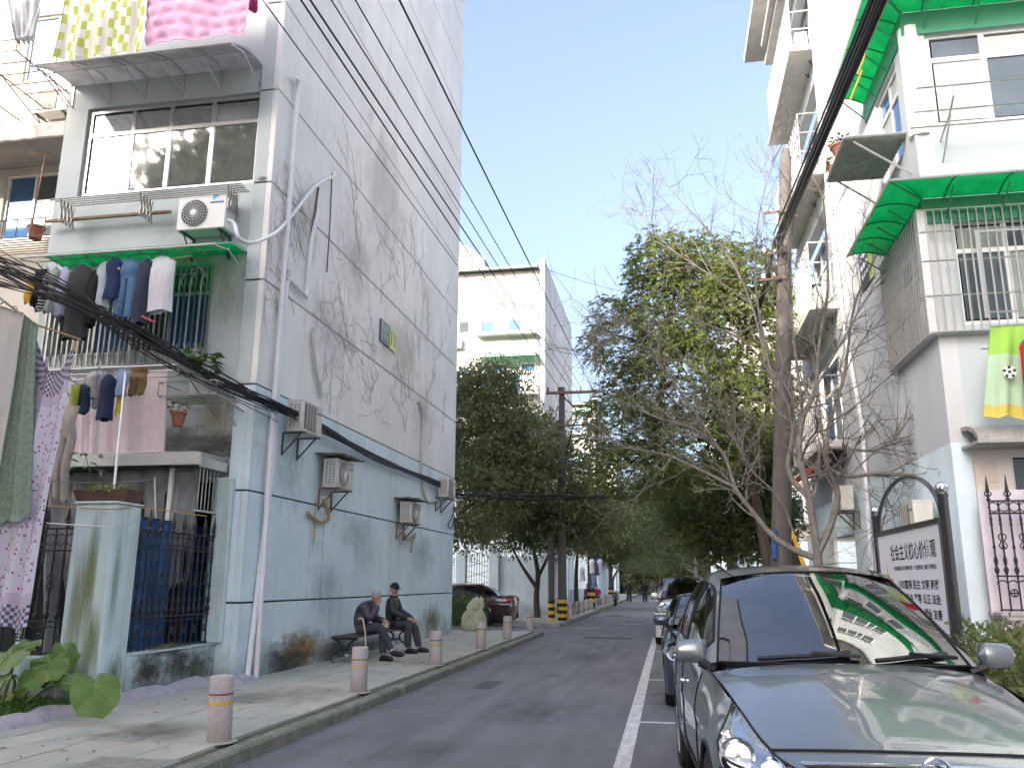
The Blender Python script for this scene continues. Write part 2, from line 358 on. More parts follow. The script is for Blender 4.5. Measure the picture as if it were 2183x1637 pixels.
# lavender cement skirting along the fence wall
lav = mat('cement_lavender', (.46, .43, .49), .9, var=.25, vscale=7, bump=.6, bscale=25, col2=(.33, .31, .34))
sk = []
for y in np.arange(7.35, 12.3, .16):
    w = .13+.05*math.sin(y*5)+random.uniform(-.02, .03); xw = -6.42 if y < 11.5 else -6.12
    sk.append([(xw, y, PZ+.10+random.uniform(-.02, .03)), (xw+w*.6, y, PZ+.085+random.uniform(-.02, .02)), (xw+w+.02, y+random.uniform(-.02, .02), PZ+.012), (xw+w+.04, y, PZ-.03)])
m = MB(); m.grid(sk, flip=True); tag(m.build('cement_skirting', lav, smooth=True), 'rough lavender cement skirting along the foot of the fence wall', 'skirting')
# far left pavement beyond the lane, right pavement
fp = struct(slab('pavement', -40, XK-.17, 30.2, 330, PZ-.0, concrete, .3))
fk = MB(); fk.bbox((-.17, -1.49, -.28), (0, 1.49, 0), .02)
f0 = fk.build('kerb_stone', kerb_m, fp, world=False); f0.location = (XK, 31.8, PZ+.004)
for i in range(1, 30):
    k = f0.copy(); COL.objects.link(k); k.location = (XK+random.uniform(-.008, .008), 31.8+3*i, PZ+.004)
rp = struct(slab('pavement', XKR+.17, 14, -12, 330, PZ, concrete, .3))
f1 = MB(); f1.bbox((0, -1.49, -.28), (.17, 1.49, 0), .02); f1 = f1.build('kerb_stone', kerb_m, rp, world=False); f1.location = (XKR, -3, PZ+.004)
for i in range(1, 30):
    k = f1.copy(); COL.objects.link(k); k.location = (XKR, -3+3*i, PZ+.004)
# ================================================================== building A (left, near)
HA = 21.2; XA0 = -26.
A = thing('apartment_building', 'pale blue and off-white apartment block whose blank end wall stands behind the two seated people', 'building', (XA-6, 18, PZ))
zj = [PZ-.1, 1.2, 2.82, 4.44, 6.13, 7.8, 9.48, 11.15, 12.82, 14.49, 16.16, 17.83, 19.5, HA]
for i, (a, b) in enumerate(zip(zj[:-1], zj[1:])):
    m = MB(); m.bbox((XA-.10, YA, a+.014), (XA, YA2, b-.014), .006); m.build('wall_panel', paint_low if b < 4.5 else paint_up, A)
m = MB(); m.box((XA-.3, YA+.02, PZ-.1), (XA-.08, YA2-.02, HA-.02)); m.build('wall_core', groove, A)
# front: pilaster, spandrels with openings
xb0, xb1 = -10.12, -6.43
for i, (a, b) in enumerate(zip(zj[:-1], zj[1:])):
    m = MB(); m.bbox((xb1, YA, a+.014), (XA-.102, YA+.3, b-.014), .006); m.build('pilaster_block', paint_low if b < 4.5 else paint_front, A)
FL = 3.33
YB = YA+.08
op3 = (-9.70, xb1-.0, 7.85, 9.52); op2 = (-9.88, -7.08, 5.05, 6.42)
holes = [op2, op3, (op3[0], op3[1], op3[2]+FL, op3[3]+FL), (op3[0], op3[1], op3[2]+2*FL, op3[3]+2*FL)]
m = MB(); walls(m, 'y', YB, YB+.2, xb0, xb1, 3.0, HA-.03, holes); m.build('front_wall', paint_front, A)
m = MB(); m.box((xb0, YB+.202, 3.0), (xb0+.15, YB+1.4, HA-.05)); m.build('balcony_side_wall', paint_sun, A)
m = MB(); m.box((xb0+.15, YB+1.2, PZ), (XA-.31, YB+1.3, HA-.1)); m.build('inner_wall', dark_in, A)
for z in (3.2, 6.55, 9.85, 13.2, 16.5):
    m = MB(); m.box((xb0+.15, YB+.205, z-.1), (XA-.31, YB+1.19, z)); m.build('floor_slab', conc_lt, A)
# recessed wall left of the balcony stack
YRC = 12.9
m = MB(); walls(m, 'y', YRC, YRC+.2, XA0, xb0-.001, PZ, HA-.04, [(-12.3, -10.5, 7.75, 9.1), (-12.3, -10.5, 11.1, 12.6), (-12.3, -10.5, 4.3, 6.0)]); m.build('recessed_wall', paint_sun, A)
for z0, z1 in ((7.75, 9.1), (11.1, 12.6), (4.3, 6.0)): window(A, 'y', YRC+.05, -12.3, -10.5, z0, z1, 3, (1.,), fr=white_fr, gl=[glass_b, glass])
m = MB(); m.box((XA0, YRC+.21, PZ), (XA-.31, YA2-.03, HA-.06)); m.build('core', paint_up, A)
m = MB(); m.bbox((XA0-.4, YA-.5, HA), (XA+.25, YA2+.4, HA+.25), .03); m.build('roof_slab', roofm, A)
window(A, 'y', YB+.06, op3[0]+.01, op3[1]-.01, op3[2]+.01, op3[3]-.01, [1.1, 1., 1.1, 1.15], (1.12, .42), fr=alu, gl=glass_sky, t=.07)
window(A, 'y', YB+.06, op3[0]+.01, op3[1]-.01, op3[2]+FL+.01, op3[3]+FL-.01, 4, (1., .4), fr=white_fr, gl=glass, t=.06)
window(A, 'y', YB+.06, op3[0]+.01, op3[1]-.01, op3[2]+2*FL+.01, op3[3]+2*FL-.01, 4, (1., .4), fr=white_fr, gl=glass, t=.06)
window(A, 'y', YB+.12, op2[0]+.01, op2[1]-.01, op2[2]+.01, op2[3]-.01, 4, (1., .35), fr=alu, gl=[glass, glass_b], t=.05)
# ground floor lean-to with roof; near-black back with interior shade put into its colour
m = MB(); m.bbox((-11.5, YA-.75, 3.22), (-6.5, YB-.002, 3.30), .01); lr = m.build('lean_to_roof', mat('lean_to_sheet', (.36, .35, .32), .8, var=.2, vscale=6, streak=.5, streakcol=(.15, .14, .12)), A)
m = MB(); m.bbox((-11.5, YA-.80, 3.10), (-6.45, YA-.755, 3.27), .008); m.bbox((-6.5, YA-.75, 3.08), (-6.45, YB-.01, 3.22), .008); m.build('gutter', alu, A)
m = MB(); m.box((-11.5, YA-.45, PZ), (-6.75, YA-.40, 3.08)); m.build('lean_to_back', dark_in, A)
for x in (-10.2, -9.2, -8.2, -7.05):
    m = MB(); m.box((x, YA-.56, PZ), (x+.06, YA-.47, 3.09)); m.build('lean_to_post', white_fr, A)
m = MB()
for i in range(7):
    m.cyl((-6.53, YA-.62+.095*i, 2.5), (-6.53, YA-.62+.095*i, 3.09), .008, n=5)
m.box((-6.545, YA-.66, 2.46), (-6.515, YA-.02, 2.49)); m.build('side_bars', alu, A)
# ================================================================== building R (right)
HR = 18.8; YR2 = 24.6
Rb = thing('apartment_building', 'off-white and pale blue apartment block with green awnings standing behind the notice board', 'building', (XR+5, 19, PZ))
tile_m = mat('wall_tile_beige', (.62, .55, .48), .35, var=.1, vscale=5)
zr = 3.47
bal = (19.2, 23.9)
m = MB(); walls(m, 'x', XR, XR+.25, YR, YR2, PZ-.05, zr, [(19.6, 23.4, .5, 2.6)]); m.build('end_wall_base', paint_low, Rb)
holes = []
for k in range(5): holes.append((19.7, 23.6, 4.75+FL*k, 7.2+FL*k-.15))
for k in range(1, 5): holes.append((13.35, 14.75, 8.35+FL*(k-1), 10.0+FL*(k-1)))
holes.append((13.2, 14.55, 5.15, 6.75))
m = MB(); walls(m, 'x', XR, XR+.25, YR, YR2, zr+.001, HR, [h for h in holes if h[3] < HR]); m.build('end_wall', mat('paint_cool_white', (.56, .58, .59), .8, var=.10, vscale=.7, bump=.12, streak=.4, streakcol=(.44, .44, .42)), Rb)
m = MB(); walls(m, 'y', YR-.0, YR+.25, XR+.251, 22, zr+.001, HR, [(4.35, 7.2, 5.2, 6.85), (4.30, 7.2, 8.42, 10.05), (4.3, 7.2, 11.75, 13.38), (4.3, 7.2, 15.1, 16.7)]); m.build('front_wall', paint_front, Rb)
m = MB(); m.box((XR+1.5, YR+1.4, PZ), (22, YR2-.02, HR-.05)); m.build('core', dark_in, Rb)
for k in range(5):
    z = 7.75+FL*k
    if z > HR: continue
    m = MB(); m.bbox((XR-.62, bal[0], z-.16), (XR-.002, bal[1], z), .01); m.build('balcony_slab', conc_lt, Rb)
m = MB(); m.bbox((XR-.62, bal[0], 4.42), (XR-.002, bal[1], 4.56), .01); m.build('balcony_slab', conc_lt, Rb)
m = MB(); m.bbox((XR-.85, YR-.6, HR+.002), (22.5, YR2+1.9, HR+.25), .02); m.build('eaves_slab', conc_lt, Rb)
m = MB(); m.bbox((XR-.45, 20.6, HR-1.4), (XR-.003, YR2, HR-1.22), .02); m.build('eaves_slab', conc_lt, Rb)
# ground floor front: beige tiles set one by one
m = MB(); walls(m, 'y', YR+.012, YR+.25, XR+.251, 22, PZ, zr, [(4.75, 6.6, 1.9, 3.3)]); m.build('tile_backing', mat('tile_joint', (.66, .62, .58), .9), Rb)
tl = MB(); tl.bbox((-.146, 0, -.146), (.146, .012, .146), .003); t0 = None
for i in range(13):
    for j in range(10):
        x = XR+.42+.3*i; z = .35+.3*j
        if z > zr-.1 or (4.62 < x < 6.72 and 1.8 < z < 3.4): continue
        if t0 is None: t0 = tl.build('wall_tile', tile_m, Rb, world=False); o = t0
        else: o = t0.copy(); COL.objects.link(o)
        o.location = (x-WL[Rb.name][0], YR-WL[Rb.name][1], z-WL[Rb.name][2])
window(Rb, 'y', YR+.05, 4.75, 6.6, 1.9, 3.3, 3, fr=alu, gl=glass)
m = MB(); m.box((XR+.002, YR-.012, PZ), (XR+.25, YR+.24, zr)); m.build('corner_pier', paint_low, Rb)
window(Rb, 'y', YR+.06, 4.35, 7.2, 5.2, 6.85, [.9, 1.2, .9, .6], (1.1, .42), fr=white_fr, gl=[glass, curtain_g], t=.07)
window(Rb, 'x', XR+.06, 13.2, 14.55, 5.15, 6.75, 2, (1.1, .42), fr=white_fr, gl=[glass, curtain], t=.06)
for k in range(3):
    window(Rb, 'y', YR+.06, 4.3, 7.2, 8.42+FL*k, 10.05+FL*k, [.9, .9, .5, .9], (1.15, .4), fr=white_fr, gl=[curtain, glass] if k == 0 else glass, t=.08)
    window(Rb, 'x', XR+.06, 13.35, 14.75, 8.35+FL*k, 10.0+FL*k, 2, (1.15, .4), fr=white_fr, gl=[glass_b, curtain], t=.08)
for k in range(4): window(Rb, 'x', XR+.35, 19.7, 23.6, 4.75+FL*k, 7.05+FL*k, 4, (1, .4), fr=white_fr, gl=[glass, glass_b], t=.07)
# round corner column of the third floor bay
m = MB(); m.cyl((XR+.1, YR+.1, 8.3), (XR+.1, YR+.1, 10.2), .16, n=16); m.build('corner_column', white_fr, Rb, smooth=True)
# ------------------------------------------------------------------ stains with their own shape
def decal(parent, axis, c, u, z, w, h, col, strength=.8, seed=0., face=1, off=.0025, stretch=(1, 1, 1), ns=5.):
    name = 'stain_%d' % len(MATS); m = bpy.data.materials.new(name); m.use_nodes = True; MATS[name] = m; N = m.node_tree.nodes; L = m.node_tree.links; b = N['Principled BSDF']
    b.inputs['Base Color'].default_value = (*col, 1); b.inputs['Roughness'].default_value = .9
    tc = N.new('ShaderNodeTexCoord'); mp = N.new('ShaderNodeMapping'); mp.inputs['Location'].default_value = (-1, -1, 0); mp.inputs['Scale'].default_value = (2, 2, 1); L.new(tc.outputs['UV'], mp.inputs[0])
    ln = N.new('ShaderNodeVectorMath'); ln.operation = 'LENGTH'; L.new(mp.outputs[0], ln.inputs[0])
    no = N.new('ShaderNodeTexNoise'); no.inputs['Scale'].default_value = ns; no.inputs['Detail'].default_value = 7; no.inputs['Roughness'].default_value = .7; m2 = N.new('ShaderNodeMapping'); m2.inputs['Location'].default_value = (seed, seed*2, 0); m2.inputs['Scale'].default_value = stretch; L.new(tc.outputs['UV'], m2.inputs[0]); L.new(m2.outputs[0], no.inputs[0])
    q = N.new('ShaderNodeMath'); q.operation = 'MULTIPLY_ADD'; L.new(no.outputs[0], q.inputs[0]); q.inputs[1].default_value = 1.7; q.inputs[2].default_value = -.35; q2 = N.new('ShaderNodeMath'); q2.operation = 'SUBTRACT'; L.new(q.outputs[0], q2.inputs[0]); L.new(ln.outputs['Value'], q2.inputs[1])
    r = N.new('ShaderNodeMapRange'); L.new(q2.outputs[0], r.inputs[0]); r.inputs[1].default_value = -.35; r.inputs[2].default_value = .45; r.inputs[4].default_value = strength; L.new(r.outputs[0], b.inputs['Alpha'])
    x = c+face*off; P = [(x, u-w/2, z-h/2), (x, u+w/2, z-h/2), (x, u+w/2, z+h/2), (x, u-w/2, z+h/2)] if axis == 'x' else [(u-w/2, x, z-h/2), (u+w/2, x, z-h/2), (u+w/2, x, z+h/2), (u-w/2, x, z+h/2)] if axis == 'y' else [(u-w/2, z-h/2, x), (u+w/2, z-h/2, x), (u+w/2, z+h/2, x), (u-w/2, z+h/2, x)]
    g = MB(); g.add(P, [(0, 1, 2, 3)]); o = g.build('stain', m, parent); uv = o.data.uv_layers.new(name='UV'); uv.data.foreach_set('uv', [0, 0, 1, 0, 1, 1, 0, 1]); return o
q = ax(645, 1395, XA); decal(A, 'x', XA, q[1], q[2]+.1, 2.3, 1.0, (.36, .21, .06), .85, 1.); q = ax(600, 1415, XA); decal(A, 'x', XA, q[1]+.2, q[2]+.05, 2.4, .8, (.06, .06, .045), .9, 2., off=.003)
q = ax(690, 1385, XA); decal(A, 'x', XA, q[1]+.6, .3, 2.5, .6, (.10, .095, .06), .8, 3., off=.0035); q = ax(920, 1310, XA); decal(A, 'x', XA, q[1], .55, 2.6, 1.0, (.17, .18, .05), .75, 4., stretch=(2.5, .5, 1)); q = ax(800, 1350, XA); decal(A, 'x', XA, q[1], .25, 5., .4, (.12, .12, .09), .7, 5.)
q = ay(470, 960, YB); decal(A, 'y', YB, q[0], q[2]+.05, 1.5, .75, (.07, .07, .068), .95, 6., -1); q = ay(390, 950, YB); decal(A, 'y', YB, q[0], q[2]+.05, 1.8, .6, (.17, .165, .15), .8, 7., -1, .0035); q = ay(460, 880, YB); decal(A, 'y', YB, q[0], q[2], .9, 1.3, (.36, .31, .22), .7, 8., -1, .003, (6, .5, 1))
q = ay(480, 640, YB); decal(A, 'y', YB, q[0], q[2]+.2, .8, 1.4, (.42, .41, .36), .6, 9., -1, .0025, (4, .6, 1)); q = ax(575, 400, XA); decal(A, 'y', YA, -6.26, 7.86, .25, .12, (.16, .15, .14), 1., 10., -1)
for i, (px_, py_, w_, h_) in enumerate([(760, 560, 3, 2.5), (700, 700, 3, 2), (860, 760, 4, 2.5), (900, 880, 3, 2), (650, 480, 1.6, 2.5), (820, 400, 4, 4)]): q = ax(px_, py_, XA); decal(A, 'x', XA, q[1], q[2], w_, h_, (.52, .505, .46), .35, 20.+i, stretch=(2, 1, 1), ns=4)
for i, (px_, py_, w_, h_) in enumerate([(620, 1000, 1.5, 1.8), (760, 1150, 3, 1.6), (900, 1180, 2.5, 1.5), (700, 1250, 2.4, 1.6)]): q = ax(px_, py_, XA); decal(A, 'x', XA, q[1], q[2], w_, h_, (.44, .52, .52), .4, 30.+i, stretch=(1.5, .8, 1))
for i, (px_, py_, w_, h_) in enumerate([(640, 1480, 1.6, 2.2), (330, 1560, 1.4, 1.5), (880, 1410, 1.2, 3), (520, 1490, 1.0, 1.6)]): q = az(px_, py_, PZ); decal(pv, 'z', PZ, q[0], q[1], w_, h_, [(.44, .40, .30), (.12, .125, .09)][i % 2], .6, 40.+i, off=.0055)
for i, (px_, py_, w_, h_) in enumerate([(1430, 1480, .9, .6), (1430, 1500, 1.3, .4), (1130, 1520, 1.4, 2.5), (1250, 1400, 1.2, 4), (900, 1600, 1.0, 1.6), (1180, 1440, .5, .5)]): q = az(px_, py_, 0); decal(rd, 'z', 0, q[0], q[1], w_, h_, (.09, .091, .095), .32, 50.+i, off=.0045)
# ================================================================== further blocks
ac_d = mat('ac_grille_dark', (.055, .058, .06), .6)
def far_block(label, side, y0, y1, h, length, seed, awn=True):
    rs = random.Random(seed); s = -1 if side < 0 else 1
    xw = XA if s < 0 else XR+.2; P = thing('apartment_building', label, 'building', (xw+s*5, (y0+y1)/2, PZ))
    m = MB(); m.box((xw, y0+.3, PZ-.05), (xw+s*.3, y1, 4.2)); m.build('end_wall_base', paint_low, P)
    m = MB(); m.box((xw, y0+.002, 4.201), (xw+s*.3, y1, h)); m.build('end_wall', paint_old, P)
    m = MB(); m.box((xw, y0+.002, h+.001), (xw+s*.3, y1, h+.3)); m.build('end_parapet', paint_old, P)
    m = MB(); m.box((xw+s*.4, y0-.28, h-.34), (xw+s*length, y0-.25, h-.1)); m.build('green_trim', mat('green_trim', (.06, .30, .20), .6), P)
    m = MB(); m.bbox((xw+.004, y0-.04, 8.2), (xw+s*.34, y0, h+.3), .01); m.build('end_parapet', paint_sun, P)
    bw = 3.3; n = int(length/(bw+2.2)); holes = []
    for i in range(n):
        for k in range(5):
            a = xw+s*(.34+i*(bw+2.2)+.15); b_ = a+s*(bw-.2); z = 4.75+FL*k-.15
            if z+1.7 < h: holes.append((min(a, b_), max(a, b_), z, z+1.7))
            a = xw+s*(.34+i*(bw+2.2)+bw+.5); b_ = a+s*1.3
            if z+1.5 < h: holes.append((min(a, b_), max(a, b_), z+.1, z+1.5))
    u0, u1 = sorted((xw+s*.342, xw+s*length))
    m = MB(); walls(m, 'y', y0, y0+.25, u0, u1, 3.6, h-.35, holes); m.build('front_wall', paint_sun, P)
    m = MB(); m.box((u0, y0+.02, PZ), (u1, y0+.25, 3.59)); m.build('front_wall_base', paint_low, P)
    m = MB(); m.box((u0, y0+1.2, PZ), (u1, y1-.01, h-.2)); m.build('core', dark_in, P)
    for i, hh in enumerate(holes): window(P, 'y', y0+.06, hh[0]+.01, hh[1]-.01, hh[2]+.01, hh[3]-.01, 4 if hh[1]-hh[0] > 2 else 2, (1., .4), fr=white_fr, gl=[[glass, curtain], [glass_p, curtain], [glass_p, glass]][rs.randrange(3)], t=.09)
    for i, hh in enumerate(holes):
        if hh[1]-hh[0] > 2 and awn and rs.random() < .75:
            m = MB(); m.sheet([[(x, y0-.02-.75*t, hh[3]+.42-.22*t+.08*math.sin(math.pi*t)) for x in np.linspace(hh[0]-.15, hh[1]+.1, 4)] for t in np.linspace(0, 1, 5)], .01); m.build('awning', green_poly, P, smooth=True)
            m = MB(); m.tube([(hh[0]-.15, y0-.78, hh[3]+.19), (hh[1]+.1, y0-.78, hh[3]+.19)], .025, 5)
            for x in np.linspace(hh[0], hh[1], 4): m.tube([(x, y0-.01, hh[3]+.02), (x, y0-.75, hh[3]+.19)], .018, 4)
            m.build('awning_frame', white_fr, P)
        if hh[1]-hh[0] > 2:
            m = MB(); m.bbox((hh[0]-.1, y0-.5, hh[2]-.16), (hh[1]+.1, y0-.002, hh[2]-.08), .01); m.build('ledge', conc_lt, P)
            for y in (y0-.5, y0-.3): m = MB(); m.tube([(hh[0]-.1, y, hh[2]+.02), (hh[1]+.1, y, hh[2]+.02)], .016, 4); m.build('ledge_rail', galv, P)
        elif rs.random() < .6:
            m = MB(); m.bbox((hh[0]+.1, y0-.35, hh[2]-.85), (hh[0]+.9, y0-.05, hh[2]-.3), .02); q = m.build('ac_casing', white_fr, P); m = MB(); m.lathe([(.2, 0), (.2, .01)], (hh[0]+.4, y0-.36, hh[2]-.57), 16, (0, -1, 0)); m.build('ac_fan', ac_d, q)
    # low pitched roof behind the parapet
    m = MB(); u0b, u1b = sorted((xw+s*.36, xw+s*(length+.4)))
    for a, b_ in (((y0-.5), (y0+y1)/2), ((y1+.5), (y0+y1)/2)):
        m.prism([(u0b, a, h-.35), (u0b, b_, h+.9), (u0b, b_, h+1.0), (u0b, a, h-.22)], (u1b-u0b, 0, 0))
    m.build('roof', roofm, P)
    return P
B = far_block('sunlit white apartment block rising over the dense round tree, its end wall streaked black', -1, 43.0, 56.2, 18.5, 26, 3)
m = MB(); c = ay(1005, 560, 44)
m.prism([(c[0]-2.2, 43.4, 18.0), (c[0]+.9, 43.4, 18.0), (c[0]+.9, 43.4, 19.2), (c[0]-.6, 43.4, 20.3), (c[0]-2.2, 43.4, 19.2)], (0, 3.5, 0)); m.build('dormer', conc_lt, B)
m = MB(); m.box((c[0]-2.0, 43.36, 18.05), (c[0]+.6, 43.395, 19.0)); m.build('dormer_louvre', white_fr, B)
far_block('distant white apartment block partly hidden behind the crossarm utility pole', -1, 75., 88, 17.5, 22, 5)
far_block('far white apartment block at the end of the lane beyond the left trees', -1, 107., 120, 17.5, 22, 6)
far_block('cream apartment block standing behind the tall sunlit tree', 1, 45.5, 58, 17.5, 22, 8)
far_block('far cream apartment block beyond the tree-lined right side of the lane', 1, 77.5, 90, 17.5, 22, 9)
# block behind the camera (casts the shade that lies on both facades)
Z = thing('apartment_building', 'apartment block on the near side of the courtyard, behind the viewer', 'building', (-16, -14, PZ))
m = MB(); m.box((-19.5, -20, PZ), (-6.1, -8, 19.9)); m.build('main_wall', paint_up, Z)
m = MB(); m.box((-19.4, -16, 19.901), (-16.2, -7.9, 22.3)); m.build('shade_block', paint_up, Z)  # unseen roof block, added to lift the shade edge on the left facade
m = MB(); m.box((-9.0, -16, 19.901), (-6.1, -7.9, 21.9)); m.build('shade_block', paint_up, Z)  # second added block out of view, shades the front of the right building
m = MB(); m.box((-48, -20, PZ), (-19.502, -8, 18.6)); m.build('lower_wing', paint_up, Z)
Z2 = thing('apartment_building', 'apartment block across the lane, behind the viewer', 'building', (15, -14, PZ))
m = MB(); m.box((4.2, -20, PZ), (24, -8.4, 18.5)); m.build('main_wall', paint_up, Z2)

# fallen leaves and scraps on the road edge and pavement
lf_ = MB(); rs_l = np.random.default_rng(77)
for i in range(420):
    if i % 3: x, y, z = XK+abs(rs_l.normal(0, .35))+.03, rs_l.uniform(4, 60), .004
    else: x, y, z = rs_l.uniform(-6.0, -3.9), rs_l.uniform(5, 24.5), PZ+.006
    a = rs_l.uniform(0, 6.3); l = rs_l.uniform(.02, .05); d = V3(math.cos(a), math.sin(a), 0)*l; n_l = V3(-math.sin(a), math.cos(a), 0)*l*.4; q = V3(x, y, z); lf_.add([q-d, q+n_l+V3(0, 0, .008), q+d+V3(0, 0, .004), q-n_l+V3(0, 0, .006)], [(0, 1, 2, 3)])
tag(lf_.build('fallen_leaves', mat('leaf_fallen', (.22, .15, .06), .9, var=.5, vscale=6)), 'small dry leaves scattered along the kerb and pavement', 'leaves', kind='stuff')
# ================================================================== things on the front of building A
def link_dist(p, q): return float(np.linalg.norm(np.asarray(p)-np.asarray(q)))
def awning(label, x0, x1, yw, depth, zw, zo, sheet_m, ribs, fr=alu, strut=.5, drop=.0, nm='awning'):
    """window awning on a wall facing -y: curved sheet, front tube, ribs and diagonal struts"""
    T = thing(nm, label, 'awning', ((x0+x1)/2, yw, zw))
    n = 10; prof = [(yw-depth*t, zw+(zo-zw)*t+.10*math.sin(math.pi*t)-drop*max(0, t-.8)*5) for t in np.linspace(0, 1, n)]
    m = MB(); m.sheet([[(x, y, z) for y, z in prof] for x in np.linspace(x0, x1, 5)], .006); m.build('sheet', sheet_m, T, smooth=True)
    m = MB(); m.tube([(x0, yw-depth, zo-.012), (x1, yw-depth, zo-.012)], .018, 6); m.build('front_tube', fr, T)
    m = MB(); m.tube([(x0, yw-depth*.62, zw-.16), (x1, yw-depth*.62, zw-.16)], .011, 6); m.build('tie_bar', fr, T)
    for x in np.linspace(x0+.01, x1-.01, ribs):
        m = MB(); m.tube([(x, y, z-.018) for y, z in prof], .012, 5); m.tube([(x, yw-.01, zw-strut), (x, yw-depth*.62, zw-.17), (x, yw-depth+.02, zo-.03)], .012, 5)
        m.tube([(x, yw-.015, zw-strut), (x, yw-.015, zw)], .012, 5); m.build('rib', fr, T)
    return T
# third floor: pale corrugated clear canopy
a0 = ay(65, 140, 10.65); a1 = ay(505, 86, 10.65)
awning('clear ribbed plastic canopy over the wide third floor window', a0[0], XA-.36, YB-.002, YB-10.65, 10.0, a0[2], clear_poly, 6, alu, .42)
b0 = ay(42, 546, 10.75); b1 = ay(465, 506, 10.75)
awning('faded green canopy over the second floor washing line', b0[0], XA-.36, YB-.002, YB-10.75, 6.62, b0[2]-.02, green_poly, 6, galv, .38)
# telescopic drying rack, three scissor arms and four rails
T = thing('drying_rack', 'folded steel scissor drying rack under the wide third floor window', 'drying rack', (-8.4, YA-.2, 7.7))
r0 = ay(110, 425, 11.25); r1 = ay(505, 378, 11.25)
for k in range(5):
    m = MB(); y = 11.22+k*.07; m.tube([(r0[0]+.05*k, y, r0[2]-.02), (r1[0]+.1, y, r0[2]-.02)], .011, 6); m.build('rail', steel, T)
for x in (r0[0]+.2, (r0[0]+r1[0])/2, r1[0]-.12):
    m = MB()
    for k in range(4):
        m.tube([(x, 11.22+k*.085, r0[2]-.03), (x+.02, 11.22+(k+.9)*.085, r0[2]-.42)], .014, 5); m.tube([(x+.02, 11.22+k*.085, r0[2]-.42), (x, 11.22+(k+.9)*.085, r0[2]-.03)], .012, 5)
    m.build('scissor_arm', mat('dark_steel', (.20, .19, .17), .4, metal=.8), T)
m = MB(); m.box((r0[0]-.3, 11.5, r0[2]-.27), (-7.8, 11.56, r0[2]-.23)); m.build('wall_bar', mat('old_wood', (.30, .20, .13), .8, var=.3, vscale=9), T)
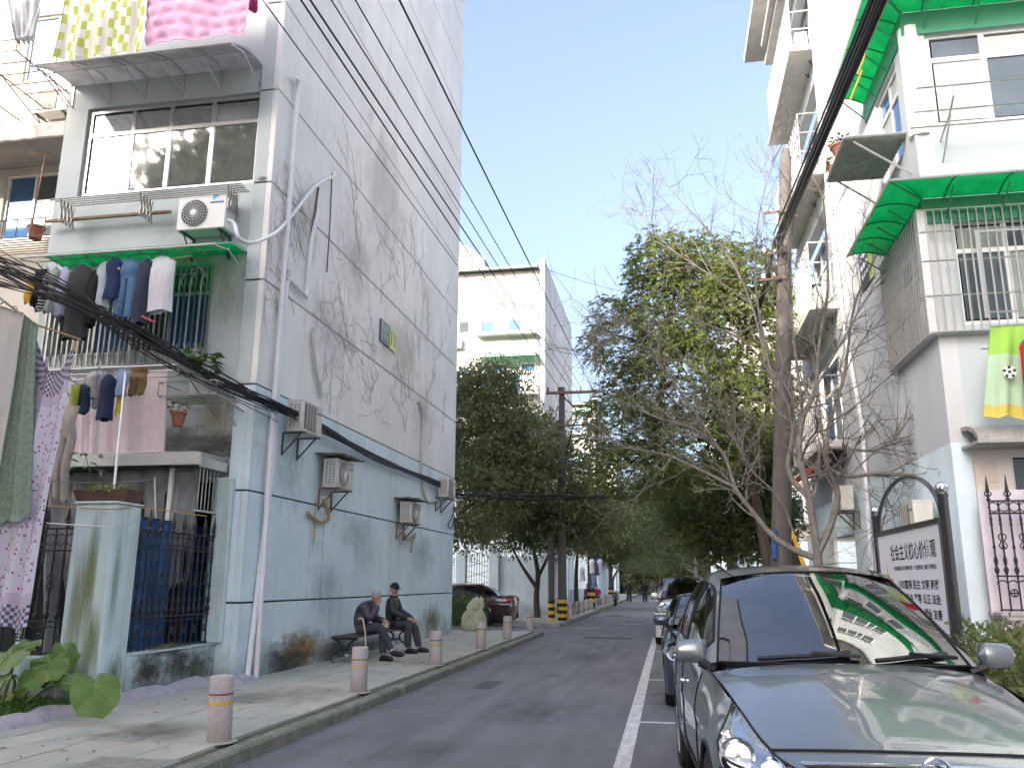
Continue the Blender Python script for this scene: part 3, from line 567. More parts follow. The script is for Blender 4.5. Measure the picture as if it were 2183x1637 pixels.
# ------------------------------------------------------------------ air conditioner
ac_case = mat('ac_casing', (.60, .58, .53), .5, var=.08, vscale=6, streak=.3, streakcol=(.34, .29, .22)); ac_new = mat('ac_casing_new', (.74, .74, .73), .4, var=.03)
ac_dark = mat('ac_grille_dark', (.055, .058, .06), .6); ac_fin = mat('ac_fins', (.30, .31, .31), .45, metal=.4, var=.2, vscale=30)
ac_beige = mat('ac_grille_beige', (.42, .38, .32), .6)
bracket_m = mat('bracket_dark', (.06, .085, .085), .6, var=.3, vscale=10)
def ac_unit(label, o, rz, style=0, w=.78, h=.54, d=.28, stand=.10, cover=None, rustb=False, group=None):
    """outdoor unit; local front is -y, back towards the wall; o = bottom centre of the back face"""
    T = thing('air_conditioner', label, 'air conditioner', o, group); T.rotation_euler = (0, 0, rz)
    cm = ac_new if style == 2 else ac_case
    B_ = lambda mb, nm, mt, sm=False, pr=None: mb.build(nm, mt, pr or T, smooth=sm, world=False)
    y1 = -stand; y0 = -stand-d
    m = MB(); m.bbox((-w/2, y0, .02), (w/2, y1, h), .018); B_(m, 'casing', cm, True)
    m = MB(); m.box((-w/2-.006, y0-.006, h-.03), (w/2+.006, y1+.004, h-.012)); B_(m, 'lid', cm)
    cx = -w/2+.30; r = .225; fy = y0-.003
    if style == 1:
        m = MB(); m.box((cx-r-.01, fy-.004, .07), (cx+r+.01, fy, h-.05)); g_ = B_(m, 'fan_recess', ac_dark)
        m = MB()
        for i in range(15): z = .085+i*(h-.155)/14; m.box((cx-r, fy-.016, z-.004), (cx+r, fy-.008, z+.004))
        for i in range(4): x = cx-r+.05+i*(2*r-.1)/3; m.box((x-.004, fy-.02, .07), (x+.004, fy-.012, h-.05))
        B_(m, 'fan_grille', cm, False)
    else:
        m = MB(); m.lathe([(r, 0), (r, .006), (r-.03, .012), (0, .013)], (cx, fy, h/2), 28, (0, -1, 0)); B_(m, 'fan_recess', ac_dark, True)
        m = MB()
        for i in range(24):
            t = i*2*math.pi/24; m.tube([(cx+.05*math.cos(t), fy-.03, h/2+.05*math.sin(t)), (cx+.13*math.cos(t+.25), fy-.034, h/2+.13*math.sin(t+.25)), (cx+r*math.cos(t+.35), fy-.012, h/2+r*math.sin(t+.35))], .0034, 4)
        for q in (.09, .135, .18, .222): m.tube([(cx+q*math.cos(t), fy-.03+.07*max(0, q-.13), h/2+q*math.sin(t)) for t in np.linspace(0, 2*math.pi, 29)], .0035, 4, closed=True)
        m.lathe([(.055, 0), (.055, .012), (.04, .018)], (cx, fy-.022, h/2), 16, (0, -1, 0)); B_(m, 'fan_grille', cm if style != 0 else ac_new, True)
    m = MB(); m.box((.14, fy-.002, h-.15), (w/2-.05, fy, h-.12)); B_(m, 'badge', mat('badge_blue', (.08, .16, .42), .5))
    m = MB()                                   # side louvre facing local -x
    m.box((-w/2-.004, y0+.03, .07), (-w/2, y1-.03, h-.06)); sl_ = B_(m, 'side_fins', ac_fin)
    m = MB()
    for i in range(9): z = .09+i*(h-.17)/8; m.box((-w/2-.012, y0+.03, z-.007), (-w/2-.003, y1-.03, z+.007))
    for i in range(4): y = y0+.04+i*(d-.08)/3; m.box((-w/2-.013, y-.008, .07), (-w/2-.004, y+.008, h-.06))
    B_(m, 'side_louvre', cm)
    bm = rust if rustb else bracket_m
    for x in (-w/2+.1, w/2-.1):
        m = MB(); m.box((x-.02, y0-.02, -.005), (x+.02, 0, .018)); m.box((x-.02, -.02, -.36), (x+.02, 0, -.006)); m.tube([(x, -.01, -.34), (x, y0+.06, -.006)], .016, 4); B_(m, 'bracket', bm)
    if cover:
        n = 15; G = [[(x, y, h+.06+.012*math.sin(i*1.6)+.05*(y-y0)) for y in (y0-.16, (y0+y1)/2, .0)] for i, x in enumerate(np.linspace(-w/2-.16, w/2+.14, n))]
        m = MB(); m.sheet(G, .008); B_(m, 'cover_sheet', mat('old_corrugated', (.24, .22, .19), .9, var=.35, vscale=9))
        m = MB(); m.bbox((-w/2+.02, y0+.05, h+.07), (w/2-.18, y0+.2, h+.105), .008); m.bbox((w/2-.2, y0, h+.08), (w/2+.05, y0+.12, h+.13), .01); B_(m, 'weight', mat('brick_dark', (.10, .075, .06), .9, var=.3))
    return T
c = ay(430, 497, 11.36); a_front = ac_unit('new white air conditioner with round fan below the wide third floor window', (c[0], YB, c[2]+.02), 0, 2, .84, .60, .32, .06)
m = MB(); m.add([(.18, -.386, .50), (.30, -.386, .585), (.18, -.386, .585)], [(0, 1, 2)]); m.add([(.18, -.3862, .50), (.225, -.3862, .532), (.18, -.3862, .56)], [(0, 1, 2)]); m.build('badge', mat('badge_sky', (.05, .42, .75), .4), a_front, world=False)
c = ay(80, 205, 12.2); ac_unit('sunlit old air conditioner left of the clear plastic canopy', (c[0], YRC, c[2]-.15), 0, 1)
# side wall units: local front -y turned to face +x
def side_ac(px, label, style, **k):
    x0, yb, x1 = px; p = ax(x1, yb, XA+.40); q = ax(x0, yb, XA+.12)
    return ac_unit(label, (XA+.002, (p[1]-.39 if True else 0), p[2]), R(90), style, **k)
side_ac((605, 937, 687), 'clean air conditioner mounted beside the white drain pipes at the cable bundle', 1)
side_ac((682, 1050, 754), 'rust-stained air conditioner under a corrugated cover sheet with bricks, above the older woman', 0, cover=True, rustb=True)
side_ac((844, 1120, 898), 'smaller air conditioner under a bent cover sheet, above the man in the cap', 0, w=.74, h=.5, cover=True, rustb=True)
side_ac((937, 1066, 972), 'clean air conditioner near the far corner of the blank end wall', 1)
# hoses on the end wall
hose_m = mat('hose_wrap', (.52, .49, .44), .8, var=.2, vscale=20, stretch=(1, 1, 6)); hose_o = mat('hose_stained', (.42, .30, .16), .85, var=.4, vscale=10)
def hose(pts, r, m, label, X=XA+.05, name='hose'):
    P = crom([ax(x, y, X+(q[0] if q else 0)) for x, y, *q in pts], 6); b = MB(); b.tube(P, r, 7); return tag(b.build(name, m, smooth=True), label, 'hose')
hose([(668, 700), (667, 730), (672, 780), (682, 830), (684, 850)], .03, hose_m, 'ribbed hose dropping to the air conditioner beside the drain pipes')
hose([(893, 855), (902, 890), (898, 960), (900, 1030), (912, 1068), (935, 1064)], .032, hose_m, 'long ribbed hose curling down to the far air conditioner')
hose([(690, 1060, .15), (697, 1085, .12), (700, 1105, .08), (686, 1114), (665, 1102), (655, 1093)], .033, hose_o, 'rusty insulated hose looping below the covered air conditioner')
hose([(668, 1102), (672, 1120), (668, 1162)], .012, hose_o, 'short frayed pipe end hanging on the blank wall')
hose([(860, 1132, .15), (868, 1150, .1), (882, 1142, .06), (885, 1138), (878, 1160), (876, 1178)], .02, hose_o, 'bent hose under the smaller covered air conditioner')
hose([(485, 470, -.2), (500, 478, -.1), (510, 508, 0), (540, 517, .02), (590, 495, .03), (630, 450, .03), (665, 405, .02), (690, 385, .01), (712, 376, 0), (712, 366, -.03)], .030, mat('hose_white', (.74, .74, .73), .5), 'white insulated air conditioner line running round the corner into the end wall')
hose([(970, 1085), (962, 1105), (955, 1120), (962, 1126), (968, 1105), (966, 1080)], .014, black_pl, 'looped black cable at the far corner of the end wall', name='cable_loop')
# drain pipes
def pipe(pts, r, label, X=XA+.09, col=None):
    T = thing('drain_pipe', label, 'pipe', ax(pts[-1][0], pts[-1][1], X))
    P = [ax(x, y, X) for x, y in pts]
    m = MB(); m.tube(P, r, 10); m.build('pipe', col or pvc, T, smooth=True)
    for q in range(len(P)-1):
        L_ = link_dist(P[q], P[q+1]); k = max(1, int(L_/1.9))
        for i in range(k):
            t = (i+.5)/k; c_ = lerp(P[q], P[q+1], t); d_ = (P[q+1]-P[q])/max(L_, 1e-6)
            m = MB(); m.cyl(c_-d_*.03, c_+d_*.03, r*1.22, n=10); m.build('collar', col or pvc, T, smooth=True)
    return T
pipe([(626, 168), (637, 172), (608, 545), (592, 760), (573, 1010), (545, 1443)], .043, 'white drain pipe with a capped top on the end wall corner')
pipe([(614, 548), (612, 575), (618, 590), (611, 605), (596, 770), (580, 1000), (527, 1442)], .043, 'white drain pipe reaching the ground beside the fence', X=XA+.05)
pipe([(679, 445), (664, 512), (653, 634), (612, 590)], .036, 'short zigzag drain pipe joining the tall white pipes', X=XA+.06)
m = MB(); m.tube([ax(708, 372, XA+.012), ax(704, 470, XA+.012), ax(697, 580, XA+.012)], .012, 5); tag(m.build('rust_rod', rust), 'thin rusty rod running down the end wall under the white line', 'rod')
m = MB(); m.tube([ax(679, 400, XA+.03), ax(672, 450, XA+.03), ax(664, 500, XA+.03)], .02, 5); tag(m.build('rust_rod', rust), 'short rusty rod beside the zigzag drain pipe', 'rod')
# plate with the house number
T = thing('house_number_plate', 'navy and lime house number plate reading 11 on the vine-streaked wall', 'sign', ax(825, 720, XA))
def plate(parent, y0, y1, z0, z1, m_, nm, x=XA, th=.015):
    b = MB(); b.bbox((x+.02, y0, z0), (x+.02+th, y1, z1), .003); return b.build(nm, m_, parent)
p0 = ax(809, 678, XA); p1 = ax(841, 748, XA); pm = ax(829, 700, XA)[1]
zt, zb = p0[2], ax(809, 727, XA)[2]
plate(T, p0[1], pm-.004, zb, zt, mat('plate_navy', (.02, .035, .10), .4, var=.3, vscale=8), 'navy_panel')
lime = plate(T, pm, p1[1], zb, zt, mat('plate_lime', (.50, .62, .16), .5, var=.12, vscale=8), 'lime_panel')
def text_mesh(s, size, m_, name, parent, mtx, ext=.002, spacing=1., sx=1., bold=0.):
    cu = bpy.data.curves.new(name, 'FONT'); cu.body = s; cu.size = size; cu.extrude = ext; cu.align_x = 'CENTER'; cu.align_y = 'CENTER'; cu.space_character = spacing; cu.offset = bold; cu.resolution_u = 4
    ob = bpy.data.objects.new(name+'_tmp', cu); COL.objects.link(ob)
    dg = bpy.context.evaluated_depsgraph_get(); dg.update(); me = bpy.data.meshes.new_from_object(ob.evaluated_get(dg)); me.name = name
    bpy.data.objects.remove(ob); bpy.data.curves.remove(cu)
    me.materials.clear(); me.materials.append(m_)
    o = bpy.data.objects.new(name, me); COL.objects.link(o); o.parent = parent
    w = Vector(worldloc(parent)); M = mtx.copy(); M.translation = M.translation-w; o.matrix_local = M @ Matrix.Diagonal((sx, 1, 1, 1)); return o
def face_px(p): return Matrix.Translation(Vector(p)) @ Matrix(((0, 0, 1, 0), (1, 0, 0, 0), (0, 1, 0, 0), (0, 0, 0, 1)))     # text read from +x
def face_mx(p): return Matrix.Translation(Vector(p)) @ Matrix(((0, 0, -1, 0), (-1, 0, 0, 0), (0, 1, 0, 0), (0, 0, 0, 1)))   # text read from -x
text_mesh('11', .46, mat('number_brown', (.25, .20, .08), .6), 'number', T, face_px((XA+.038, (pm+p1[1])/2, (zt+zb)/2)), bold=.008)
wm = mat('plate_white', (.75, .76, .74), .6)
m = MB(); rs = random.Random(4)
for r_, (fz, n_, h_) in enumerate(((.82, 3, .14), (.62, 4, .06), (.50, 5, .03), (.36, 4, .08), (.2, 5, .025))):
    for i in range(n_):
        y = p0[1]+.05+(pm-p0[1]-.1)*(i+.1)/n_; z = zb+(zt-zb)*fz; m.box((XA+.0352, y, z-h_/2), (XA+.0372, y+(pm-p0[1]-.1)/n_*.7, z+h_/2))
m.build('worn_lettering', mat('plate_green_print', (.30, .42, .30), .6, var=.4, vscale=20), T)
# ------------------------------------------------------------------ dry creeper on the end wall
def creeper():
    m = MB(); rs = np.random.default_rng(11)
    def vine(p, d, L, r, dep):
        n = max(3, int(L/.09)); P = [p]; 
        for i in range(n):
            d = d+rs.normal(0, .24, 2); d[1] -= .03 if dep else -.01; d /= np.linalg.norm(d); P.append(P[-1]+d*L/n)
            if dep < 2 and rs.random() < (.34 if dep == 0 else .26): 
                a = rs.uniform(.5, 1.2)*rs.choice((-1, 1)); e = np.array([d[0]*math.cos(a)-d[1]*math.sin(a), d[0]*math.sin(a)+d[1]*math.cos(a)]); vine(P[-1], e, L*rs.uniform(.25, .6), r*.65, dep+1)
        Q = [(XA+.004+rs.uniform(0, .01), min(max(q[0], YA+.05), YA2-.05), q[1]) for q in P]; m.tube(Q, np.linspace(r, r*.35, len(Q)), 3, cap=False)
    S = [(ax(x, y, XA), a) for x, y, a in [(600, 600, 200), (640, 560, 160), (655, 520, 150), (700, 620, 30), (690, 640, 330), (730, 660, 10), (740, 700, 350), (780, 720, 320), (800, 740, 20), (770, 600, 80), (765, 470, 85), (870, 600, 95), (880, 560, 85), (905, 700, 90), (915, 760, 95), (925, 820, 90), (893, 760, 88), (850, 860, 60), (870, 880, 120), (840, 880, 150), (900, 880, 60), (920, 860, 30), (800, 860, 100), (700, 860, 70), (640, 720, 80), (610, 760, 85), (760, 830, 170), (790, 800, 190), (740, 770, 200), (940, 900, 110), (950, 700, 100), (820, 640, 40), (840, 560, 150), (690, 500, 130), (640, 500, 140), (620, 470, 120), (720, 560, 20), (860, 820, 200), (905, 930, 80), (870, 930, 100), (780, 900, 60), (830, 800, 0), (760, 740, 180), (690, 690, 0)]]
    for p, a in S:
        for k in range(1+(rs.random() < .3)):
            t = R(a+rs.uniform(-25, 25)); vine(np.array([p[1]+rs.uniform(-.5, .5), p[2]+rs.uniform(-.4, .4)]), np.array([math.cos(t), math.sin(t)]), rs.uniform(.6, 1.7), .0062, 0)
    return m
tag(creeper().build('dry_creeper', mat('dry_stem', (.36, .34, .31), .95)), 'leafless dry creeper stems spread over the off-white end wall', 'creeper', kind='stuff')
# rust runs below the units, peeled patch
stain = mat('rust_run', (.42, .30, .14), .9, var=.4, vscale=9, alpha=.55)
m = MB()
for x, y0, y1, w in ((672, 1070, 1180, .03), (692, 1090, 1300, .035), (851, 1135, 1290, .02), (833, 1140, 1300, .02), (663, 1120, 1240, .02)):
    a = ax(x, y0, XA); b_ = ax(x-2, y1, XA); m.add([(XA+.0015, a[1]-w/2, a[2]), (XA+.0015, a[1]+w/2, a[2]), (XA+.0015, a[1]+w*.2, b_[2]), (XA+.0015, a[1]-w*.2, b_[2])], [(0, 1, 2, 3)])
m.build('rust_run', stain, A)
# ------------------------------------------------------------------ cables
def cable(P, r, name, label, cat='cable', grp=None, m_=None, n=5):
    b = MB(); b.tube(P, r, n); return tag(b.build(name, m_ or black_pl, smooth='all'), label, cat, grp)
anch = [ay(-60, 545, 10.2), ay(120, 622, 10.4), ay(300, 712, 10.7), ay(480, 815, 11.2), ax(600, 872, XA+.25), ax(690, 915, XA+.15), ax(800, 975, XA+.10), ax(930, 1030, XA+.12), ax(968, 1050, XA+.3)]
T = thing('cable_bundle', 'thick loose bundle of black cables slung across the washing and along the end wall', 'cable', anch[4])
for k in range(22):
    j = rng.normal(0, 1, (len(anch), 3))*np.array([.035, .03, .045]); j[0, 2] *= 4.2; j[1, 2] *= 2.6; j[2, 2] *= 1.5; j[5:, 0] = np.abs(j[5:, 0])*.6
    P = crom(np.array(anch)+j, 6); m = MB(); m.tube(P, .0085 if k % 3 else .012, 4); m.build('strand', black_pl, T, smooth='all')
c0 = ay(-40, 600, 9.6); c1 = ay(170, 655, 9.8); c2 = ay(330, 760, 10.3); c3 = ay(520, 860, 11.0); c4 = ax(600, 885, XA+.2)
for k in range(5):
    cable(crom(np.array([c0, c1, c2, c3, c4])+rng.normal(0, .05, (5, 3)), 6), .007, 'cable', 'thin stray black cable sagging under the thick cable bundle', grp='stray cables under the bundle')
# street crossing bundle
q0 = ax(968, 1052, XA+.3); 
T = thing('cable_bundle', 'slack black cable bundle crossing the lane below the round tree crowns', 'cable', (q0[0], q0[1], q0[2]))
for k in range(6):
    p0_, p1_, p2_, p3_ = q0, ay(1130, 1058, 25.5), ay(1300, 1060, 26.5), ay(1450, 1062, 27.5); P = crom(np.array([p0_, p1_, p2_, p3_])+rng.normal(0, .05, (4, 3)), 7); m = MB(); m.tube(P, .012, 4); m.build('strand', black_pl, T, smooth='all')
# ================================================================== laundry
def cl(name, col, **k): return mat('cloth_'+name, col, .95, var=k.pop('var', .16), vscale=k.pop('vs', 9), sub=.12, bump=.15, bscale=90, **k)
def pattern(name, kind, c1, c2, c3=None):
    n_ = 'cloth_'+name
    m = mat(n_, c1, .95); n = m.node_tree; N = n.nodes; L = n.links; b = N['Principled BSDF']
    uv = N.new('ShaderNodeTexCoord'); 
    def rgb(c): q = N.new('ShaderNodeRGB'); q.outputs[0].default_value = (*c, 1); return q.outputs[0]
    def mix(f, a, c):
        q = N.new('ShaderNodeMix'); q.data_type = 'RGBA'; L.new(f, q.inputs['Factor']); L.new(a, q.inputs[6]); L.new(c, q.inputs[7]); return q.outputs[2]
    def lt(v, t, op='LESS_THAN'): q = N.new('ShaderNodeMath'); q.operation = op; L.new(v, q.inputs[0]); q.inputs[1].default_value = t; return q.outputs[0]
    sx = N.new('ShaderNodeSeparateXYZ'); L.new(uv.outputs['UV'], sx.inputs[0]); u, v = sx.outputs[0], sx.outputs[1]
    if kind == 'flowers':
        vo = N.new('ShaderNodeTexVoronoi'); mp = N.new('ShaderNodeMapping'); L.new(uv.outputs['UV'], mp.inputs[0]); mp.inputs['Scale'].default_value = (19, 58, 1); L.new(mp.outputs[0], vo.inputs['Vector']); vo.inputs['Scale'].default_value = 1; vo.inputs['Randomness'].default_value = .75
        dots = lt(vo.outputs['Distance'], .31); sc = N.new('ShaderNodeSeparateColor'); L.new(vo.outputs['Color'], sc.inputs[0]); pk = lt(sc.outputs[0], .28)
        core = lt(vo.outputs['Distance'], .10)
        out = mix(dots, rgb(c1), mix(pk, rgb(c2), rgb(c3))); out = mix(core, out, rgb(c1))
        ck = N.new('ShaderNodeTexChecker'); mp2 = N.new('ShaderNodeMapping'); L.new(uv.outputs['UV'], mp2.inputs[0]); mp2.inputs['Scale'].default_value = (26, 78, 1); L.new(mp2.outputs[0], ck.inputs[0]); ck.inputs['Scale'].default_value = 1; ck.inputs[1].default_value = (.62, .57, .68, 1); ck.inputs[2].default_value = (.14, .12, .2, 1)
        out = mix(lt(v, .115), out, rgb((.60, .52, .66))); out = mix(lt(v, .075), out, ck.outputs[0]); out = mix(lt(v, .84, 'GREATER_THAN'), out, rgb((.60, .52, .66))); out = mix(lt(v, .885, 'GREATER_THAN'), out, ck.outputs[0])
    elif kind == 'check':
        ck = N.new('ShaderNodeTexChecker'); mp2 = N.new('ShaderNodeMapping'); L.new(uv.outputs['UV'], mp2.inputs[0]); mp2.inputs['Scale'].default_value = (13, 9, 1); L.new(mp2.outputs[0], ck.inputs[0]); ck.inputs['Scale'].default_value = 1; ck.inputs[1].default_value = (*c1, 1); ck.inputs[2].default_value = (*c2, 1)
        wv = N.new('ShaderNodeMath'); wv.operation = 'PINGPONG'; L.new(u, wv.inputs[0]); wv.inputs[1].default_value = .077*1
        out = mix(lt(wv.outputs[0], .05), rgb(c3), ck.outputs[0])
    elif kind == 'stripe':
        wv = N.new('ShaderNodeMath'); wv.operation = 'PINGPONG'; L.new(v, wv.inputs[0]); wv.inputs[1].default_value = .035; out = mix(lt(wv.outputs[0], .017), rgb(c1), rgb(c2))
    elif kind == 'towel':
        out = mix(lt(v, .68, 'GREATER_THAN'), rgb(c1), rgb(c2)); out = mix(lt(v, .13), out, rgb(c3))
    L.new(out, b.inputs['Base Color'])
    tr = N.new('ShaderNodeBsdfTranslucent'); ms = N.new('ShaderNodeMixShader'); ms.inputs[0].default_value = .15; L.new(out, tr.inputs[0]); L.new(b.outputs[0], ms.inputs[1]); L.new(tr.outputs[0], ms.inputs[2]); L.new(ms.outputs[0], N['Material Output'].inputs[0])
    return m
def hang(name, label, cat, corners, Y, m_, folds=3, amp=.04, grp=None, hem=.03, seed=0, ny=28, nx=40, puff=0., topsag=0., yshift=0., slant=0., plane='y'):
    """hanging cloth: corners = px of top-left, top-right, bottom-right, bottom-left; draped sheet with thickness and folds"""
    rs = np.random.default_rng(seed+5); tl, tr, br, bl = [(ay if plane == 'y' else ax)(x, y, Y) for x, y in corners]
    s = np.linspace(0, 1, nx)[None, :, None]; t = np.linspace(0, 1, ny)[:, None, None]
    G = (tl*(1-s)+tr*s)*(1-t)+(bl*(1-s)+br*s)*t
    ph = rs.uniform(0, 6, 4); S = s[..., 0]; Tt = t[..., 0]
    dy = amp*(.35+.65*Tt)*(np.sin(folds*2*math.pi*S+ph[0]+.7*Tt)+.45*np.sin(folds*4.3*math.pi*S+ph[1]-1.1*Tt))+.25*amp*np.sin(9*Tt+7*S+ph[2])
    if puff: dy = dy-puff*np.abs(np.sin(7*math.pi*S+1.5*np.sin(5*Tt)))*np.abs(np.sin(6*math.pi*Tt+1.3*np.sin(6*S)))
    G[..., 1 if plane == 'y' else 0] += dy+yshift-slant*Tt; G[..., 2] += hem*np.sin(folds*2*math.pi*S+ph[3])*Tt**3-topsag*(4*S*(1-S))*(1-Tt)**2
    m = MB(); m.sheet(G, .012); o = m.build(name, m_, smooth='all')
    me = o.data; uvl = me.uv_layers.new(name='UV'); uvs = np.stack(np.broadcast_arrays(S, 1-Tt), -1).reshape(-1, 2); uvs = np.vstack([uvs, uvs])
    li = np.zeros(len(me.loops), int); me.loops.foreach_get('vertex_index', li); uvl.data.foreach_set('uv', uvs[li].ravel())
    o.location = (0, 0, 0); return tag(o, label, cat, grp)
def garment(name, label, cat, box, Y, m_, kind='shirt', seed=0, grp=None, hanger=True):
    """closed garment tube: box = px left, top, right, bottom"""
    x0, y0, x1, y1 = box; a = ay(x0, y0, Y); b = ay(x1, y0, Y); z1 = a[2]; z0 = ay((x0+x1)/2, y1, Y)[2]; w = (b[0]-a[0])/2; cx = (a[0]+b[0])/2; rs = np.random.default_rng(seed)
    m = MB(); n = 20; k = 16; ph = rs.uniform(0, 6, 4)
    def tube(cx, wf, df, z1, z0):
        G = []
        for i in range(k+1):
            t = i/k; W = w*wf(t); D = df(t); row = []
            for j in range(n):
                th = 2*math.pi*j/n; f = 1+.16*t*math.sin(5*th+ph[0]+t*1.5)+.08*math.sin(9*th+ph[1]); row.append((cx+W*math.cos(th)*(.94+.06*f)+.01*math.sin(6*t+ph[2]), Y+D*math.sin(th)*f+.012*math.sin(7*t+ph[3]), z1+(z0-z1)*t+(.02*math.sin(th*3+ph[1]) if i == k else 0)))
            G.append(row)
        m.grid(G, closed=True); return G
    if kind == 'shirt': tube(cx, lambda t: min(1, .30+6*t) if t < .12 else 1-.12*math.sin(3*t), lambda t: .02+.05*min(1, 4*t), z1, z0)
    elif kind == 'trousers':
        zc = z1+(z0-z1)*.32
        tube(cx, lambda t: .92+.06*t, lambda t: .05, z1, zc-.03)
        for s in (-1, 1): 
            w_ = w; tube(cx+s*w*.47, lambda t: .47-.06*t, lambda t: .055-.01*t, zc, z0+rs.uniform(-.03, .05))
    else: tube(cx, lambda t: 1-.25*t, lambda t: .03+.02*t, z1, z0)
    o = m.build(name, m_, smooth='all'); me = o.data; uvl = me.uv_layers.new(name='UV')
    co = np.zeros(len(me.vertices)*3); me.vertices.foreach_get('co', co); co = co.reshape(-1, 3); li = np.zeros(len(me.loops), int); me.loops.foreach_get('vertex_index', li)
    uv = np.stack([(co[:, 0]-cx)/(2*w)+.5, (co[:, 2]-z0)/max(z1-z0, .01)], -1); uvl.data.foreach_set('uv', uv[li].ravel())
    h = MB(); h.tube(crom([(cx-.8*w, Y, z1-.07), (cx, Y, z1+.015), (cx+.8*w, Y, z1-.07)], 3), .006, 5); h.tube([(cx, Y, z1+.01), (cx, Y, z1+.09), (cx+.03, Y, z1+.115), (cx+.035, Y, z1+.09)], .004, 4)
    if hanger: h.build('hanger', mat('hanger_blue', (.10, .30, .55), .4), o, world=False)
    return tag(o, label, cat, grp)
# second floor washing line
YL = 10.85
def rail(p, q, r, label, m_=steel, name='rail', cat='rail'):
    b = MB(); b.tube([p, q], r, 7); return tag(b.build(name, m_, smooth=True), label, cat)
rail(ay(85, 590, YL), ay(410, 546, YL), .013, 'bamboo-thin washing pole under the green canopy of the second floor', mat('bamboo', (.33, .24, .13), .6, var=.2))
garms = [('shirt', 'mustard yellow top at the end of the second floor washing line', (56, 598, 78, 646), cl('mustard', (.72, .42, .03)), 'slip'), ('trousers', 'black trousers next to the mustard top on the washing line', (74, 578, 100, 652), cl('black', (.012, .012, .014)), 'trousers'),
 ('sweater', 'black and white striped sweater on the washing line', (88, 572, 110, 662), pattern('stripes', 'stripe', (.02, .02, .03), (.6, .6, .6)), 'shirt'), ('shirt', 'light grey-green shirt between the striped sweater and the lavender blouse', (108, 572, 132, 666), cl('greygreen', (.30, .35, .31)), 'shirt'),
 ('blouse', 'pale lavender blouse on the second floor washing line', (126, 570, 152, 672), cl('lavender', (.52, .49, .66)), 'shirt'), ('trousers', 'dark slate trousers hanging under the charcoal jacket', (134, 640, 166, 712), cl('slate', (.06, .065, .085)), 'trousers'),
 ('jacket', 'long charcoal jacket on the second floor washing line', (150, 566, 202, 722), cl('charcoal', (.045, .047, .048)), 'shirt'), ('top', 'small black top right of the charcoal jacket', (192, 578, 216, 694), cl('black2', (.018, .018, .02)), 'shirt'),
 ('shirt', 'pale blue-grey shirt beside the navy school jacket', (208, 560, 246, 656), cl('bluegrey', (.42, .47, .52)), 'shirt'), ('jacket', 'navy jacket with a small yellow crest on the washing line', (229, 552, 266, 637), cl('navy', (.018, .035, .10)), 'shirt'),
 ('jeans', 'blue denim jeans on the second floor washing line', (252, 556, 302, 674), cl('denim', (.10, .19, .33), var=.3), 'trousers'), ('trousers', 'brown-grey trousers behind the blue jeans', (280, 575, 302, 668), cl('taupe', (.17, .16, .15)), 'trousers'),
 ('cardigan', 'dark navy cardigan with a pink hem beside the white blouse', (296, 552, 330, 690), cl('darknavy', (.035, .04, .065)), 'shirt'), ('blouse', 'white pleated blouse at the street end of the washing line', (314, 548, 379, 664), cl('white', (.70, .69, .72), vs=30, stretch=(3, 3, .2)), 'shirt')]
for i, (nm, lb, bx_, m_, kd) in enumerate(garms):
    o = garment(nm, lb, 'clothing', bx_, YL+(.12 if i in (5, 11) else 0)+.03*(i % 3-1), m_, kd, i, 'clothes on the second floor washing line')
    if nm == 'jacket' and 'crest' in lb:
        c_ = ay(252, 572, YL-.07); b = MB(); b.ball(c_, .028, 8, 5, (1, .3, 1)); b.build('crest', mat('crest_yellow', (.7, .5, .08), .8), o, world=False)
    if 'pink hem' in lb:
        p_ = ay(298, 672, YL-.0); q_ = ay(334, 690, YL); b = MB(); b.tube(crom([p_+V3(0, -.05, 0), lerp(p_, q_, .5)+V3(0, -.075, 0), q_+V3(0, -.03, 0)], 4), .02, 6); b.build('hem', cl('pinkhem', (.55, .09, .16)), o, world=False)
# drying frame under the second floor window
T = thing('laundry_rack', 'steel drying frame on struts below the second floor security grille', 'drying rack', ay(330, 790, 11.2))
f0 = ay(40, 790, 10.55); f1 = ay(385, 770, 10.55)
zf = f1[2]-.08; xl, xr = f0[0], f1[0]
for y in (10.45, 10.75, 11.05): m = MB(); m.tube([(xl, y, zf), (xr, y, zf)], .012, 6); m.build('rail', steel, T, smooth=True)
for x in (xl+.5, xr-1.2, xr):
    m = MB(); m.tube([(x, YB-.01, zf), (x, 10.42, zf)], .013, 6); m.tube([(x, YB-.01, zf-.55), (x, 10.6, zf-.01)], .012, 6); m.build('strut', steel, T, smooth=True)
m = MB(); m.tube([ay(375, 780, 10.6), ay(520, 878, 11.55)], .014, 6); m.build('stay', steel, T, smooth=True)
rail(ay(268, 795, 10.3), ay(240, 1075, 9.6), .016, 'tall steel prop standing on the gate pillar under the drying frame', steel, 'prop_pole', 'pole')
